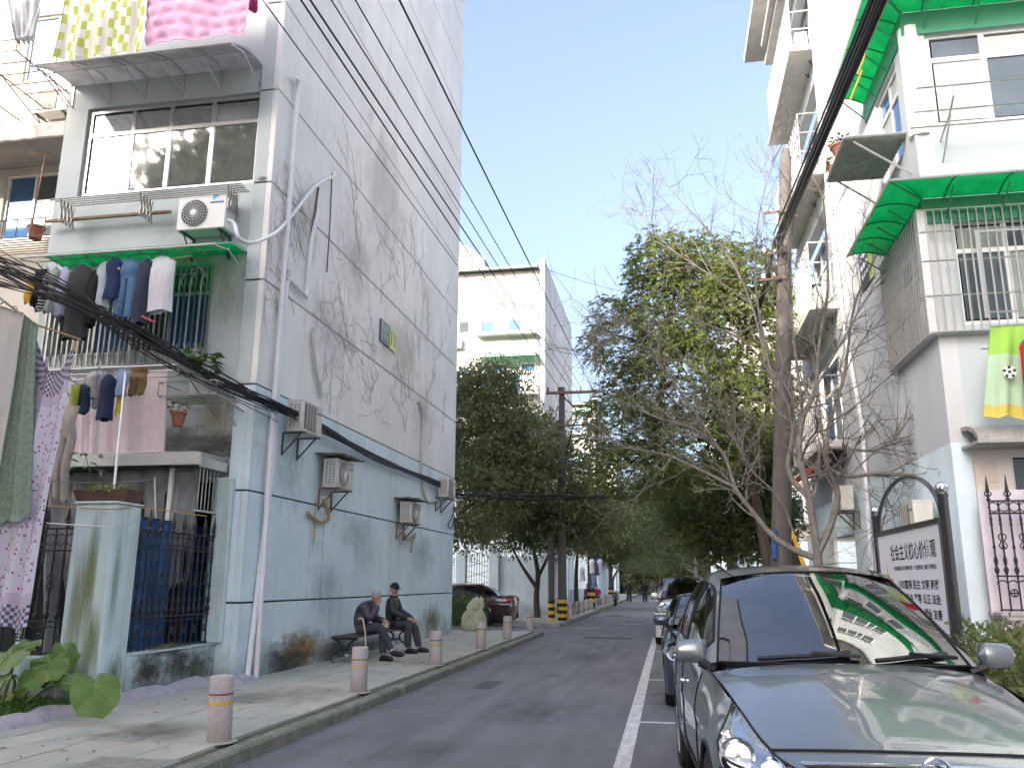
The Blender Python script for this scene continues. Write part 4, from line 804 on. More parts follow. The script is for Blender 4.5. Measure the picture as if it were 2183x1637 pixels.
small = [('shorts', 'olive green shorts on the lower drying frame', (152, 822, 172, 880), cl('olive', (.30, .32, .05)), 'slip'), ('jumper', 'dark teal jumper hung on blue hangers of the lower frame', (162, 820, 196, 880), cl('teal', (.02, .045, .075)), 'shirt'),
 ('shirt', 'crumpled cream shirt on the lower drying frame', (186, 792, 212, 850), cl('cream', (.48, .45, .41)), 'shirt'), ('shirt', 'checked grey shirt beside the navy skirt on the lower frame', (205, 790, 226, 868), cl('greycheck', (.38, .39, .42), var=.4, vs=40), 'shirt'),
 ('skirt', 'navy pleated skirt on the lower drying frame', (216, 800, 250, 895), cl('navy2', (.02, .03, .07)), 'shirt'), ('shirt', 'light blue shirt behind the steel prop on the lower frame', (248, 788, 276, 842), cl('sky', (.33, .42, .62)), 'shirt'),
 ('scarf', 'bright yellow cloth hanging beside the steel prop', (252, 820, 268, 884), cl('yellow', (.75, .60, .04)), 'slip'), ('trousers', 'brown children\'s trousers with grey cuffs on the lower frame', (278, 785, 316, 842), cl('brown', (.25, .16, .07)), 'trousers')]
for i, (nm, lb, bx_, m_, kd) in enumerate(small): garment(nm, lb, 'clothing', bx_, 10.45+.08*(i % 4), m_, kd, 30+i, 'clothes on the lower drying frame')
pinkc = cl('pinkblanket', (.72, .60, .62), var=.06)
hang('blanket', 'pale pink blanket hanging below the brown children\'s trousers', 'blanket', [(212, 800), (357, 785), (350, 966), (207, 973)], 11.05, pinkc, 3, .012, seed=3)
hang('blanket', 'pale pink blanket hanging beside the beige trousers', 'blanket', [(158, 800), (210, 805), (203, 974), (155, 980)], 11.1, pinkc, 2, .012, seed=4)
garment('trousers', 'beige trousers dangling behind the flowered bed sheet', 'clothing', (132, 866, 168, 1066), 10.2, cl('beige', (.42, .37, .31)), 'trousers', 51, hanger=False)
hang('curtain', 'white curtain with steel eyelets hung at the edge of the yard', 'curtain', [(-60, 632), (52, 668), (-20, 1100), (-120, 1100)], 7.5, cl('ivory', (.66, .63, .60), var=.05), 2, .03, seed=6)
m = MB()
for x, y in ((2, 642), (31, 659)):
    c_ = ay(x, y, 7.42); m.tube([c_+.03*V3(math.cos(t), 0, math.sin(t)) for t in np.linspace(0, 2*math.pi, 15)], .009, 5, closed=True)
hang('curtain', 'grey-green curtain hanging between the white curtain and the flowered sheet', 'curtain', [(45, 664), (76, 690), (60, 1100), (-40, 1130)], 7.6, cl('sage', (.27, .34, .27), var=.25, vs=30), 2, .03, seed=7)
m.build('eyelet', steel, [o for o in COL.objects if o.name.startswith('curtain')][0], world=False)
hang('bed_sheet', 'lavender flowered bed sheet with gingham border on a clothes pole by the fence', 'bed sheet', [(78, 712), (160, 742), (58, 1342), (-32, 1340)], 7.7, pattern('flowers', 'flowers', (.70, .67, .78), (.26, .19, .28), (.48, .05, .30)), 2, .05, seed=8, topsag=.35, ny=50, nx=44)
rail(ay(-30, 612, 7.55), ay(70, 690, 7.7), .012, 'bamboo pole carrying the white curtain', mat('bamboo', (.33, .24, .13), .6), 'clothes_pole', 'pole')
rail(ay(70, 690, 7.7), ay(172, 724, 7.8), .011, 'bamboo pole carrying the flowered bed sheet', mat('bamboo', (.33, .24, .13), .6), 'clothes_pole', 'pole')
for x, y in ((77, 706), (160, 738)):
    c_ = ay(x, y, 7.66); b = MB(); b.bbox(c_-V3(.012, .02, .06), c_+V3(.012, .02, .05), .004); tag(b.build('clothes_peg', mat('peg_wood', (.50, .33, .18), .7)), 'wooden peg on the upper %s corner of the flowered sheet' % ('left' if x < 100 else 'right'), 'clothes peg')
# fourth floor quilts
hang('quilt', 'pink quilted cover hanging from the fourth floor', 'quilt', [(318, -60), (548, -80), (523, 74), (312, 96)], 10.75, cl('quilt_pink', (.72, .42, .58), var=.06), 2, .03, puff=.05, seed=9, ny=40, nx=60)
hang('bed_sheet', 'green and white checked bed sheet hanging beside the pink quilt', 'bed sheet', [(150, -40), (322, -60), (305, 110), (118, 130)], 10.7, pattern('check', 'check', (.70, .70, .64), (.46, .52, .10), (.70, .66, .60)), 4, .045, seed=10, ny=36)
hang('dust_sheet', 'translucent white plastic sheet bunched above the old air conditioner', 'sheet', [(5, -60), (110, -60), (72, 82), (35, 92)], 10.9, cl('plastic', (.55, .56, .58)), 4, .06, seed=12)
hang('towel', 'maroon cloth at the corner of the fourth floor rack', 'cloth', [(520, -30), (548, -30), (550, 22), (526, 28)], 11.2, cl('maroon', (.33, .03, .12)), 1, .02, seed=13)
T = thing('drying_rack', 'rusty iron rack above the old air conditioner on the left', 'drying rack', ay(60, 130, 11.8))
zz = ay(60, 105, 10.9)[2]
for y in (10.9, 11.2, 11.5, 11.8, 12.1): m = MB(); m.tube([ay(-60, 105, 10.9)*V3(1, 0, 0)+V3(0, y, zz), (-10.55, y, zz)], .012, 5); m.build('rail', rust if y > 11 else alu, T)
for x in (-12.2, -11.4, -10.6): m = MB(); m.tube([(x, YRC-.01, zz), (x, 10.9, zz), (x, 10.9, zz+.22)], .014, 5); m.tube([(x, YRC-.01, zz-.5), (x, 11.5, zz)], .012, 5); m.build('strut', rust, T)
m = MB(); m.tube([(-13, 10.9, zz+.22), (-10.55, 10.9, zz+.22)], .014, 5); m.build('rail', alu, T)
# concrete sunshade, window cage and plant on the recessed wall
T = thing('window_hood', 'grimy concrete window hood beside the wide third floor window', 'hood', (-11.5, YRC, 9.25))
m = MB(); m.bbox((-13.5, YRC-1.0, 9.22), (-10.25, YRC-.002, 9.30), .02); m.build('slab', concrete, T)
m = MB(); m.bbox((-13.5, YRC-1.06, 9.16), (-10.25, YRC-1.002, 9.46), .02); m.build('lip', conc_lt, T)
T = thing('flower_rack', 'rusty flower rack under the blue recessed window', 'rack', (-11.3, YRC, 7.4))
m = MB()
for y in np.linspace(YRC-.75, YRC-.05, 8): m.tube([(-12.6, y, 7.42), (-10.35, y, 7.42)], .012, 5)
m.build('shelf_bars', rust, T)
m = MB(); m.tube([(-12.6, YRC-.78, 7.75), (-10.35, YRC-.78, 7.75)], .012, 5); m.tube([(-10.35, YRC-.78, 7.75), (-10.35, YRC-.02, 7.75)], .012, 5)
for x in np.linspace(-12.6, -10.35, 9): m.tube([(x, YRC-.78, 7.42), (x, YRC-.78, 7.75)], .009, 5)
m.build('railing', rust, T)
m = MB(); m.tube([(-10.9, YRC-.78, 7.45), (-10.82, YRC-.78, 9.0)], .014, 5); m.tube([(-12.8, YRC-.78, 8.98), (-10.7, YRC-.78, 9.02)], .012, 5); m.build('upright', rust, T)
pot_m = mat('terracotta', (.30, .12, .075), .8, var=.2, vscale=9)
def leafy(parent, o, n, r, h, m_, nm='foliage', ll=.12, seed=0):
    rs = np.random.default_rng(seed); m = MB()
    for i in range(n):
        t = rs.uniform(0, 2*math.pi); q = np.asarray(o)+V3(r*rs.random()**.5*math.cos(t), r*rs.random()**.5*math.sin(t), rs.uniform(0, h)); d = V3(math.cos(t), math.sin(t), rs.uniform(-.5, .6)); d /= np.linalg.norm(d); s = np.cross(d, (0, 0, 1)); s /= np.linalg.norm(s); u = np.cross(s, d)
        l = ll*rs.uniform(.6, 1.2); w = l*.24
        m.add([q, q+d*l*.45+s*w+u*.01, q+d*l-u*.02*l/.1, q+d*l*.45-s*w+u*.01], [(0, 1, 2, 3)])
    return m.build(nm, m_, parent)
leaf_a = mat('leaf_mid', (.085, .17, .035), .5, var=.35, vscale=5, sub=.3); leaf_b = mat('leaf_yellowgreen', (.20, .27, .04), .55, var=.3, vscale=5, sub=.3); leaf_d = mat('leaf_dry', (.20, .13, .06), .8, var=.3)
c_ = ay(70, 475, 12.2); T = thing('flower_pot', 'terracotta pot on the rusty flower rack', 'flower pot', (c_[0], 12.3, 7.44)); m = MB(); m.lathe([(.10, 0), (.14, .2), (.155, .2), (.155, .23), (.13, .23), (.12, .2)], (c_[0], 12.3, 7.44), 14); m.build('pot', pot_m, T, smooth=True)
T = thing('potted_plant', 'green potted plant on the shelf at the end of the security grille', 'plant', ay(420, 800, 11.2))
c_ = ay(425, 815, 11.2); m = MB(); m.lathe([(.11, -.22), (.16, 0), (.17, 0), (.17, .02), (.14, .02)], c_, 14); m.build('pot', mat('pot_grey', (.5, .5, .48), .6), T, smooth=True)
leafy(T, c_+V3(0, 0, .05), 110, .24, .45, leaf_a, ll=.17, seed=2)
T = thing('shelf', 'steel shelf with ring ornaments at the street end of the security grille', 'shelf', ay(420, 830, 11.3))
m = MB(); zs = c_[2]-.24
for y in np.linspace(10.95, 11.6, 7): m.tube([(c_[0]-.5, y, zs), (c_[0]+.42, y, zs)], .011, 5)
for x in (c_[0]-.5, c_[0]+.42): m.tube([(x, 10.95, zs), (x, 11.66, zs)], .012, 5); m.tube([(x, 11.66, zs-.4), (x, 11.1, zs)], .012, 5); m.tube([(x, 10.95, zs), (x, 10.95, zs+.2), (x, 11.66, zs+.2)], .011, 5)
m.tube([(c_[0]-.5, 10.95, zs+.2), (c_[0]+.42, 10.95, zs+.2)], .011, 5); m.build('frame', steel, T)
m = MB(); m.tube([V3(c_[0]-.05, 10.94, zs+.1)+.07*V3(math.cos(t), 0, math.sin(t)) for t in np.linspace(0, 2*math.pi, 17)], .009, 4, closed=True); m.build('ring', steel, T)
c_ = ay(380, 893, 11.2); T = thing('hanging_pot', 'small terracotta pot with a wilted plant hanging under the steel shelf', 'flower pot', c_); m = MB(); m.lathe([(.07, -.11), (.105, .07), (.12, .07), (.12, .10), (.09, .10)], c_, 14); m.build('pot', pot_m, T, smooth=True); leafy(T, c_+V3(0, 0, .1), 40, .14, .16, mat('leaf_dry', (.2, .13, .06), .8), ll=.08, seed=3)
# ------------------------------------------------------------------ security grille, second floor
T = thing('security_grille', 'steel concertina security grille across the second floor window', 'grille', ((op2[0]+op2[1])/2, YB-.06, op2[2]))
x0, x1, z0, z1 = op2[0]-.05, op2[1]+.08, op2[2]-.25, op2[3]+.05
m = MB(); m.box((x0, YB-.075, z0), (x1, YB-.045, z0+.04)); m.box((x0, YB-.075, z1-.04), (x1, YB-.045, z1)); m.box((x0, YB-.075, z0+.04), (x0+.035, YB-.045, z1-.04)); m.box((x1-.035, YB-.075, z0+.04), (x1, YB-.045, z1-.04)); m.build('frame', steel, T)
for i, x in enumerate(np.linspace(x0+.09, x1-.09, 30)):
    m = MB(); m.box((x-.012, YB-.07, z0+.04), (x+.012, YB-.05, z1-.04)); m.build('bar', steel if i % 2 else galv, T)
for zc in (z0+.22, z1-.28):
    m = MB()
    for x in np.linspace(x0+.14, x1-.2, 15): m.tube([(x, YB-.08, zc-.12), (x+.085, YB-.08, zc+.12)], .007, 4); m.tube([(x+.085, YB-.085, zc-.12), (x, YB-.085, zc+.12)], .007, 4)
    m.build('lattice_row', steel, T)
# ================================================================== gate pillar, low wall, iron fences
XF = -6.42; pl0, pl1 = 9.12, 9.62
wall_dirty = mat('paint_blue_mossy', (.52, .63, .65), .85, var=.14, vscale=2.5, bump=.3, bscale=35, streak=.75, streakcol=(.20, .24, .13), grime=((.07, .075, .05), .1, .95, .95))
pil_m = mat('paint_blue_pillar', (.55, .665, .685), .85, var=.1, vscale=2.5, bump=.25, bscale=35, streak=.7, streakcol=(.21, .25, .10), grime=((.10, .12, .06), .1, .7, .8))
PT = ax(237, 1072, -6.5)[2]
T = thing('gate_pillar', 'pale blue gate pillar with green streaks and a planter on top', 'pillar', (-6.75, 9.35, PZ-.1))
m = MB(); m.bbox((-7.02, pl0, PZ-.1), (-6.47, pl1, PT), .015); m.build('shaft', pil_m, T)
m = MB(); m.bbox((-7.04, pl0-.02, PT+.001), (-6.45, pl1+.02, PT+.03), .01); m.build('cap', pil_m, T)
zb = ax(262, 1400, XF)[2]
T = thing('low_wall', 'moss-stained low wall under the iron fence beside the drain pipes', 'wall', (XF-.1, 10.5, PZ-.1))
m = MB(); m.bbox((XF-.2, pl1+.002, PZ-.1), (XF, YA-.002, zb), .012); m.build('body', wall_dirty, T)
m = MB(); m.bbox((XF-.22, pl1+.002, zb+.001), (XF+.02, YA-.003, zb+.025), .008); m.build('coping', wall_dirty, T)
m = MB(); m.bbox((-6.60, YA-.10, zb+.03), (-6.3, YA-.002, 3.0), .012); m.build('end_pier', pil_m, T)
T = thing('low_wall', 'low blue wall behind the big-leaved plant, left of the gate pillar', 'wall', (-9, 9.4, PZ-.1)); m = MB(); m.bbox((-13, 9.3, PZ-.1), (-7.03, 9.5, .62), .012); m.build('body', wall_dirty, T)
def fence_bar(h, zl, zs, zt, spear):
    """cast bar: turned shaft with knobs and acorns, spear finial; z=0 at the base"""
    p = [(.011, 0), (.011, zl-.02), (.02, zl), (.013, zl+.02), (.030, zl+.06), (.034, zl+.085), (.014, zl+.12), (.020, zl+.15), (.028, zl+.2), (.012, zl+.26), (.012, zl+(zs-zl)*.42), (.022, zl+(zs-zl)*.45), (.013, zl+(zs-zl)*.5), (.013, zs-.16), (.022, zs-.14), (.014, zs-.12), (.02, zs-.08), (.012, zs-.03), (.012, zt)]
    m = MB(); m.lathe(p, (0, 0, 0), 7)
    if spear:
        m.lathe([(.018, zt), (.03, zt+.02), (.016, zt+.05), (.028, zt+.075), (.012, zt+.09), (.030, zt+.13), (.022, zt+.17), (.004, h)], (0, 0, 0), 6)
        m.tube([(0, -.035, zt+.12), (0, -.04, zt+.085), (0, -.012, zt+.06), (0, .012, zt+.06), (0, .04, zt+.085), (0, .035, zt+.12)], .009, 4)
    return m
def iron_fence(label, p0, p1, zbase, low, sub, top, tip, n):
    p0 = V3(*p0); p1 = V3(*p1); L = np.linalg.norm(p1-p0); d = (p1-p0)/L; ang = math.atan2(d[1], d[0])-math.pi/2
    T = thing('iron_fence', label, 'fence', (*p0[:2], zbase)); T.rotation_euler = (0, 0, ang)   # local +y runs along the fence
    z = lambda a: a-zbase
    def rail(zz, h=.022, w=.018): m = MB(); m.box((-w, 0, z(zz)-h/2), (w, L, z(zz)+h/2)); m.build('rail', iron, T, world=False)
    for zz in (low, sub, top): rail(zz)
    rail(zbase+.02)
    ms_ = [fence_bar(z(tip), z(low), z(sub), z(top), k) for k in (True, False)]; prot = {}
    s_ = L/n
    for i in range(n+1):
        k = 0 if i % 2 == 0 else 1
        if k not in prot: prot[k] = ms_[k].build('fence_bar', iron, T, smooth=True, world=False); o = prot[k]
        else: o = prot[k].copy(); COL.objects.link(o)
        o.location = (0, min(max(i*s_, .015), L-.015), 0)
    def ringm(r, t, cross=False):
        m = MB(); m.tube([(0, r*math.cos(a), r*math.sin(a)) for a in np.linspace(0, 2*math.pi, 13)], t, 4, closed=True)
        if cross: m.tube([(0, -r, 0), (0, r, 0)], t*.9, 4); m.tube([(0, 0, -r), (0, 0, r)], t*.9, 4)
        return m
    rr = min((top-sub)/2-.012, s_*.48); r0 = None
    for i in range(n):
        if r0 is None: r0 = ringm(rr, .008).build('ring', iron, T, world=False); o = r0
        else: o = r0.copy(); COL.objects.link(o)
        o.location = (0, (i+.5)*s_, z((top+sub)/2))
    a0 = None
    for i in range(0, n):
        m = MB(); 
        if a0 is None:
            hh = z(low)-.1; m.tube([(0, s_*.5*math.cos(a), hh+.045*math.sin(a)) for a in np.linspace(0, math.pi, 8)], .009, 4, cap=False); a0 = m.build('arch', iron, T, world=False); o = a0
        else: o = a0.copy(); COL.objects.link(o)
        o.location = (0, (i+.5)*s_, 0)
    c0_ = None
    for i in range(1, n, 2):
        if c0_ is None: c0_ = ringm(.045, .009, True).build('rosette', iron, T, world=False); o = c0_
        else: o = c0_.copy(); COL.objects.link(o)
        o.location = (.0, (i+.5)*s_, z(low)*.52)
    s0 = None
    for i in range(1, n, 2):                 # scroll pieces half way up
        if s0 is None:
            m = MB(); q = z(low)+(z(sub)-z(low))*.55
            for sg in (-1, 1): m.tube(crom([(0, sg*.012, q-.1), (0, sg*.05, q-.06), (0, sg*.02, q), (0, sg*.05, q+.06), (0, sg*.012, q+.1)], 3), .008, 4)
            s0 = m.build('scroll', iron, T, world=False); o = s0
        else: o = s0.copy(); COL.objects.link(o)
        o.location = (0, i*s_, 0)
    return T
zl = ax(269, 1320, XF)[2]; zt_ = ax(298, 1127, XF)[2]; zs_ = ax(290, 1165, XF)[2]; ztip = ax(322, 1080, XF)[2]
iron_fence('black cast iron fence with spear tips between the gate pillar and the drain pipes', (XF-.1, pl1+.01, 0), (XF-.1, YA-.11, 0), zb+.03, zl, zs_, zt_, ztip, 14)
iron_fence('black cast iron fence behind the flowered bed sheet and the big-leaved plant', (-7.03, 9.4, 0), (-9.9, 9.4, 0), .63, 1.02, zs_-.05, zt_, ztip, 20)
lw = [o for o in COL.objects if o.name.startswith('low_wall')][0]; gp = [o for o in COL.objects if o.name.startswith('gate_pillar')][0]
for i, (y_, z_, w_, h_, c_) in enumerate([(10.0, .42, .9, .6, (.05, .052, .04)), (10.7, .45, 1.2, .55, (.06, .062, .045)), (11.2, .35, .9, .5, (.09, .10, .06)), (10.4, .65, 1.4, .25, (.10, .11, .07))]): decal(lw, 'x', XF, y_, z_, w_, h_, c_, .95, 60.+i, off=.002+.0006*i)
for i, (x_, z_, w_, h_, c_) in enumerate([(-6.72, 1.6, .22, 1.8, (.20, .24, .07)), (-6.85, 1.2, .3, 2.0, (.26, .29, .14)), (-6.62, .8, .3, 1.2, (.22, .26, .12)), (-6.8, .35, .6, .7, (.10, .11, .06))]): decal(gp, 'y', pl0, x_, z_, w_, h_, c_, .8, 70.+i, -1, off=.002+.0006*i, stretch=(3, .35, 1), ns=4)
for i, (y_, z_, w_, h_, c_) in enumerate([(9.25, 1.5, .18, 1.8, (.33, .38, .28)), (9.4, .4, .5, .7, (.12, .13, .08))]): decal(gp, 'x', -6.47, y_, z_, w_, h_, c_, .7, 80.+i, off=.002+.0006*i, stretch=(3, .35, 1), ns=4)
# tarpaulins, blue board and tubes behind the fence
hang('tarpaulin', 'grey tarpaulin hung inside the lean-to behind the iron fence', 'tarpaulin', [(100, 1010), (425, 1000), (405, 1230), (90, 1420)], 11.08, mat('tarp_grey', (.20, .205, .21), .55, var=.35, vscale=3), 6, .11, seed=21)
hang('tarpaulin', 'shiny blue tarpaulin hung low behind the iron fence', 'tarpaulin', [(301, 1100), (455, 1125), (440, 1385), (270, 1400)], -6.95, mat('tarp_blue', (.035, .11, .26), .25, var=.5, vscale=2.5), 4, .05, seed=22, plane='x')
T = thing('blue_board', 'pale blue sheet metal board leaning above the fence beside the pilaster', 'board', ay(470, 1140, 11.0))
p = [ax(x, y, -6.66) for x, y in ((459, 1032), (512, 1044), (497, 1345), (440, 1340))]
m = MB(); m.prism(p, (-.012, 0, 0)); m.build('sheet', mat('board_blue', (.16, .36, .60), .5, var=.3, vscale=4), T)
m = MB(); m.tube([ay(330, 1018, 10.9), ay(334, 1190, 10.9)], .013, 6); tag(m.build('stake', galv), 'thin metal stake rising behind the spear tips of the fence', 'stake')
m = MB(); m.tube(crom([ay(100, 1078, 9.3), ay(230, 1085, 9.05), ay(300, 1082, 9.6), ay(440, 1100, 11)], 5), .007, 5); tag(m.build('rope', mat('rope_yellow', (.45, .28, .05), .8)), 'yellow rope tied along the top of the fence', 'rope')
m = MB(); m.tube(crom([ay(100, 1115, 9.2), ay(240, 1122, 9.0), ay(296, 1110, 9.5)], 5), .006, 5); tag(m.build('wire', galv), 'grey wire wrapped round the gate pillar', 'wire')
m = MB(); m.tube(sag(ay(110, 1025, 9.9), ay(330, 1022, 10.9), .03), .007, 4); tag(m.build('chain', steel), 'steel chain strung between the prop and the stake behind the fence', 'chain')
T = thing('planter', 'brown trough planter with seedlings on top of the gate pillar', 'planter', (-6.8, 9.37, PT+.03))
m = MB(); m.add(np.array([(-.34, -.13, 0), (.3, -.13, 0), (.3, .13, 0), (-.34, .13, 0), (-.4, -.17, .15), (.36, -.17, .15), (.36, .17, .15), (-.4, .17, .15), (-.36, -.14, .14), (.32, -.14, .14), (.32, .14, .14), (-.36, .14, .14)])+V3(-6.76, 9.37, PT+.03), [(0, 3, 2, 1), (0, 1, 5, 4), (1, 2, 6, 5), (2, 3, 7, 6), (3, 0, 4, 7), (4, 5, 9, 8), (5, 6, 10, 9), (6, 7, 11, 10), (7, 4, 8, 11), (8, 9, 10, 11)]); m.build('trough', mat('planter_brown', (.13, .065, .05), .6, var=.2), T)
leafy(T, (-6.76, 9.37, PT+.16), 160, .26, .09, leaf_b, ll=.07, seed=5)
m = MB(); st = crom([(-6.92, 9.37, PT+.16), (-7.05, 9.35, PT+.4), (-7.15, 9.33, PT+.66)], 4); m.tube(st, .005, 4); m.build('stem', leaf_a, T)
leafy(T, (-7.12, 9.33, PT+.45), 10, .14, .22, leaf_a, 'leaves', ll=.13, seed=6)
# big-leaved taro plant and ground cover beside the pillar
T = thing('taro_plant', 'big-leaved taro plant growing at the foot of the gate pillar', 'plant', (-7.3, 8.5, PZ))
taro_m = mat('leaf_taro', (.11, .21, .04), .38, col2=(.17, .25, .06), vscale=9, sub=.25, bump=.2, bscale=30); vein_m = mat('vein_taro', (.24, .34, .11), .5); stem_m = mat('stem_taro', (.22, .30, .10), .5)
def taro(tip, L, tilt, face, root):
    tip = np.asarray(tip); rs_ = random.Random(int(tip[0]*1000)); n, k = 9, 25; G = []
    c, s = math.cos(face), math.sin(face); fw = V3(c, s, 0); sd = V3(-s, c, 0); up = V3(0, 0, 1); ct, st_ = math.cos(tilt), math.sin(tilt); ax1 = fw*ct-up*st_; nrm = fw*st_+up*ct
    for i in range(n):
        r = i/(n-1); row = []
        for j in range(k):
            a = -math.pi+2*math.pi*j/(k-1); e = abs(a)/math.pi
            R_ = (.62+.38*math.cos(a/2)**2)*(1-.55*math.exp(-((e-1)/.07)**2)); R_ *= 1+.035*math.sin(9*a+tip[0]*9)+.02*math.sin(17*a)
            x = R_*r*math.cos(a)*L*.62; y = R_*r*math.sin(a)*L*.58
            row.append(tip+ax1*x+sd*y+nrm*(-.10*L*r*r+.05*L*abs(math.sin(a))*r+.075*L*math.sin(6*a+tip[1]*5)*r*r+.02*L*math.sin(15*a)*r*r-.05*L*math.cos(2*a)*r))
        G.append(row)
    b = MB(); b.grid(G); lf = b.build('leaf', taro_m, T, smooth='all')
    b = MB(); GG = np.array(G)
    for j in range(0, k, 3):
        b.tube(GG[:8, j]+nrm*.004, np.linspace(.006 if j == 12 else .004, .0015, 8), 4, cap=False)
    b.build('veins', vein_m, lf, smooth='all')
    b = MB(); P = crom([root, lerp(root, tip, .5)+V3(0, 0, .12)-fw*.06, tip], 5); b.tube(P, np.linspace(.022, .009, len(P)), 6); b.build('stem', stem_m, T, smooth=True)
root = V3(-7.25, 8.75, PZ)
for (x, y, Y, L, tl, fc) in [(22, 1395, 8.2, .56, .62, -1.9), (108, 1412, 8.6, .42, .8, -1.2), (95, 1432, 8.3, .44, .3, -1.4), (204, 1462, 8.0, .50, 1.0, -.75), (138, 1390, 8.9, .36, 1.25, -.4), (8, 1442, 8.0, .36, .25, -2.2), (70, 1455, 8.4, .32, .3, -1.6), (60, 1372, 9.0, .36, .6, -1.7), (150, 1440, 8.5, .3, .5, -1.0)]:
    taro(ay(x, y, Y), L, tl, fc, root+V3(random.uniform(-.2, .15), random.uniform(-.15, .1), 0))
bed = MB(); bed.grid([[(x, y, PZ-.02+.05*math.sin(x*3+y*2)) for x in np.linspace(-9.4, -6.6, 14)] for y in np.linspace(7.5, 9.12, 9)]); struct(bed.build('planting_bed', soil, smooth=True))
gm = MB(); rs = np.random.default_rng(3)
for i in range(2600):
    q = V3(rs.uniform(-9.3, -6.55), rs.uniform(7.6, 9.1), PZ); a = rs.uniform(0, 6.3); l = rs.uniform(.05, .2); d = V3(math.cos(a)*.5, math.sin(a)*.5, 1); s = V3(-math.sin(a), math.cos(a), 0)*.006; gm.add([q-s, q+s, q+d*l*.6+s*.7+V3(d[0], d[1], 0)*l*.2, q+d*l*.8+V3(d[0], d[1], -.3)*l*.5], [(0, 1, 2, 3)])
tag(gm.build('grass', leaf_a), 'thin grass round the taro plant', 'grass', kind='stuff')
k = MB(); k.bbox((-9.5, 7.32, PZ-.05), (-6.62, 7.5, PZ+.13), .02); tag(k.build('bed_edging', kerb_m), 'mossy stone edging of the planting bed', 'edging')
# ================================================================== bollards
granite = mat('granite_speckle', (.50, .45, .44), .8, col2=(.33, .29, .29), vscale=60, bump=.3, bscale=120, grime=((.12, .11, .10), .1, .5, .6))
redp = mat('paint_dark_red', (.28, .03, .03), .6, var=.2); yelp = mat('paint_ochre', (.62, .38, .03), .6, var=.2); drkp = mat('paint_black_band', (.03, .03, .03), .6)
def bollard(x, y, label, grp, red=True, h=.56, tilt=0.):
    T = thing('bollard', label, 'bollard', (x, y, PZ), grp); T.rotation_euler = (tilt, -tilt*.6, 0)
    b = MB(); b.lathe([(.106, -.02), (.106, h-.16), (.103, h-.158), (.103, h-.147), (.106, h-.145), (.106, h-.018), (.098, h)], (0, 0, 0), 20); b.build('shaft', granite, T, smooth=True, world=False)
    b = MB(); b.lathe([(.1072, h-.235), (.1072, h-.213)], (0, 0, 0), 20); b.build('yellow_band', yelp, T, smooth=True, world=False)
    b = MB(); b.lathe([(.1052, h-.16), (.1052, h-.145)], (0, 0, 0), 20); b.build('red_band' if red else 'dark_band', redp if red else drkp, T, smooth=True, world=False)
    b = MB(); b.lathe([(.16, .0), (.14, .008), (.105, .01)], (0, 0, 0), 18); b.build('mortar_ring', mat('mortar', (.36, .345, .30), .9, var=.2), T, world=False)
    return T
bl = [(7.43, 'granite bollard standing beside the inspection cover', .03), (10.94, 'granite bollard standing before the walking stick and bench', .0), (14.67, 'granite bollard on the kerb level with the seated man', .0), (18.27, 'granite bollard in front of the olive sack', .0), (21.35, 'granite bollard between the one by the sack and the corner one', .0), (25.0-.1, 'granite bollard on the corner where the kerb ends at the side lane', .01)]
for i, (y, lb, t) in enumerate(bl): bollard(-4.0, y, lb, 'bollards along the left kerb', i < 2, tilt=t)
for i in range(7): bollard(-4.05, 34.2+2.2*i, 'granite bollard in the row beyond the side lane past the striped pole', 'bollards beyond the side lane', False)
for i in range(6): bollard(-4.05, 56+2.6*i, 'distant granite bollard beside the motorcycle and the sitting people', 'distant bollards', False)
# ================================================================== bench, people
T = thing('bench', 'dark backless park bench with scrolled iron legs against the blue wall', 'bench', (-5.6, 16.6, PZ))
wood = mat('bench_wood', (.085, .06, .05), .6, var=.3, vscale=12, stretch=(8, 1, 8)); by0, by1 = 14.45, 17.55; bxc = -5.62; bz = PZ+.46
for i, dx in enumerate((-.17, -.085, 0, .085, .17)):
    m = MB(); m.bbox((bxc+dx-.036, by0, bz-.035), (bxc+dx+.036, by1, bz), .01); m.build('slat', wood, T)
for y in (by0+.12, by1-.12):
    m = MB()
    m.tube(crom([(bxc-.2, y, PZ), (bxc-.24, y, PZ+.12), (bxc-.10, y, PZ+.2), (bxc-.05, y, PZ+.32), (bxc-.2, y, bz-.045)], 4), .02, 6); m.tube(crom([(bxc+.24, y, PZ), (bxc+.26, y, PZ+.1), (bxc+.10, y, PZ+.22), (bxc+.1, y, PZ+.34), (bxc+.22, y, bz-.045)], 4), .02, 6)
    m.tube([(bxc-.24, y, bz-.05), (bxc+.24, y, bz-.05)], .018, 6); m.tube([(bxc-.08, y, PZ+.22), (bxc+.1, y, PZ+.24)], .016, 6); m.build('leg_frame', iron, T, smooth=True)
m = MB(); m.tube(crom([ay(767, 1388, 15.0), ay(766, 1372, 15.03), ay(772, 1350, 15.05), ay(771, 1344, 15.06)], 4), .014, 6); c_ = az(767, 1400, PZ)
stick = MB(); sb = np.array([-5.2, 14.55, PZ]); stick.tube([sb, sb+V3(-.05, .02, .5), sb+V3(-.1, .03, .72)], .014, 7); stick.tube(crom([sb+V3(-.1, .03, .72), sb+V3(-.13, .03, .76), sb+V3(-.19, .03, .75)], 3), .016, 7)
tag(stick.build('walking_stick', mat('stick_wood', (.62, .46, .28), .5), smooth=True), 'pale wooden walking stick leaning on the end of the bench', 'walking stick')
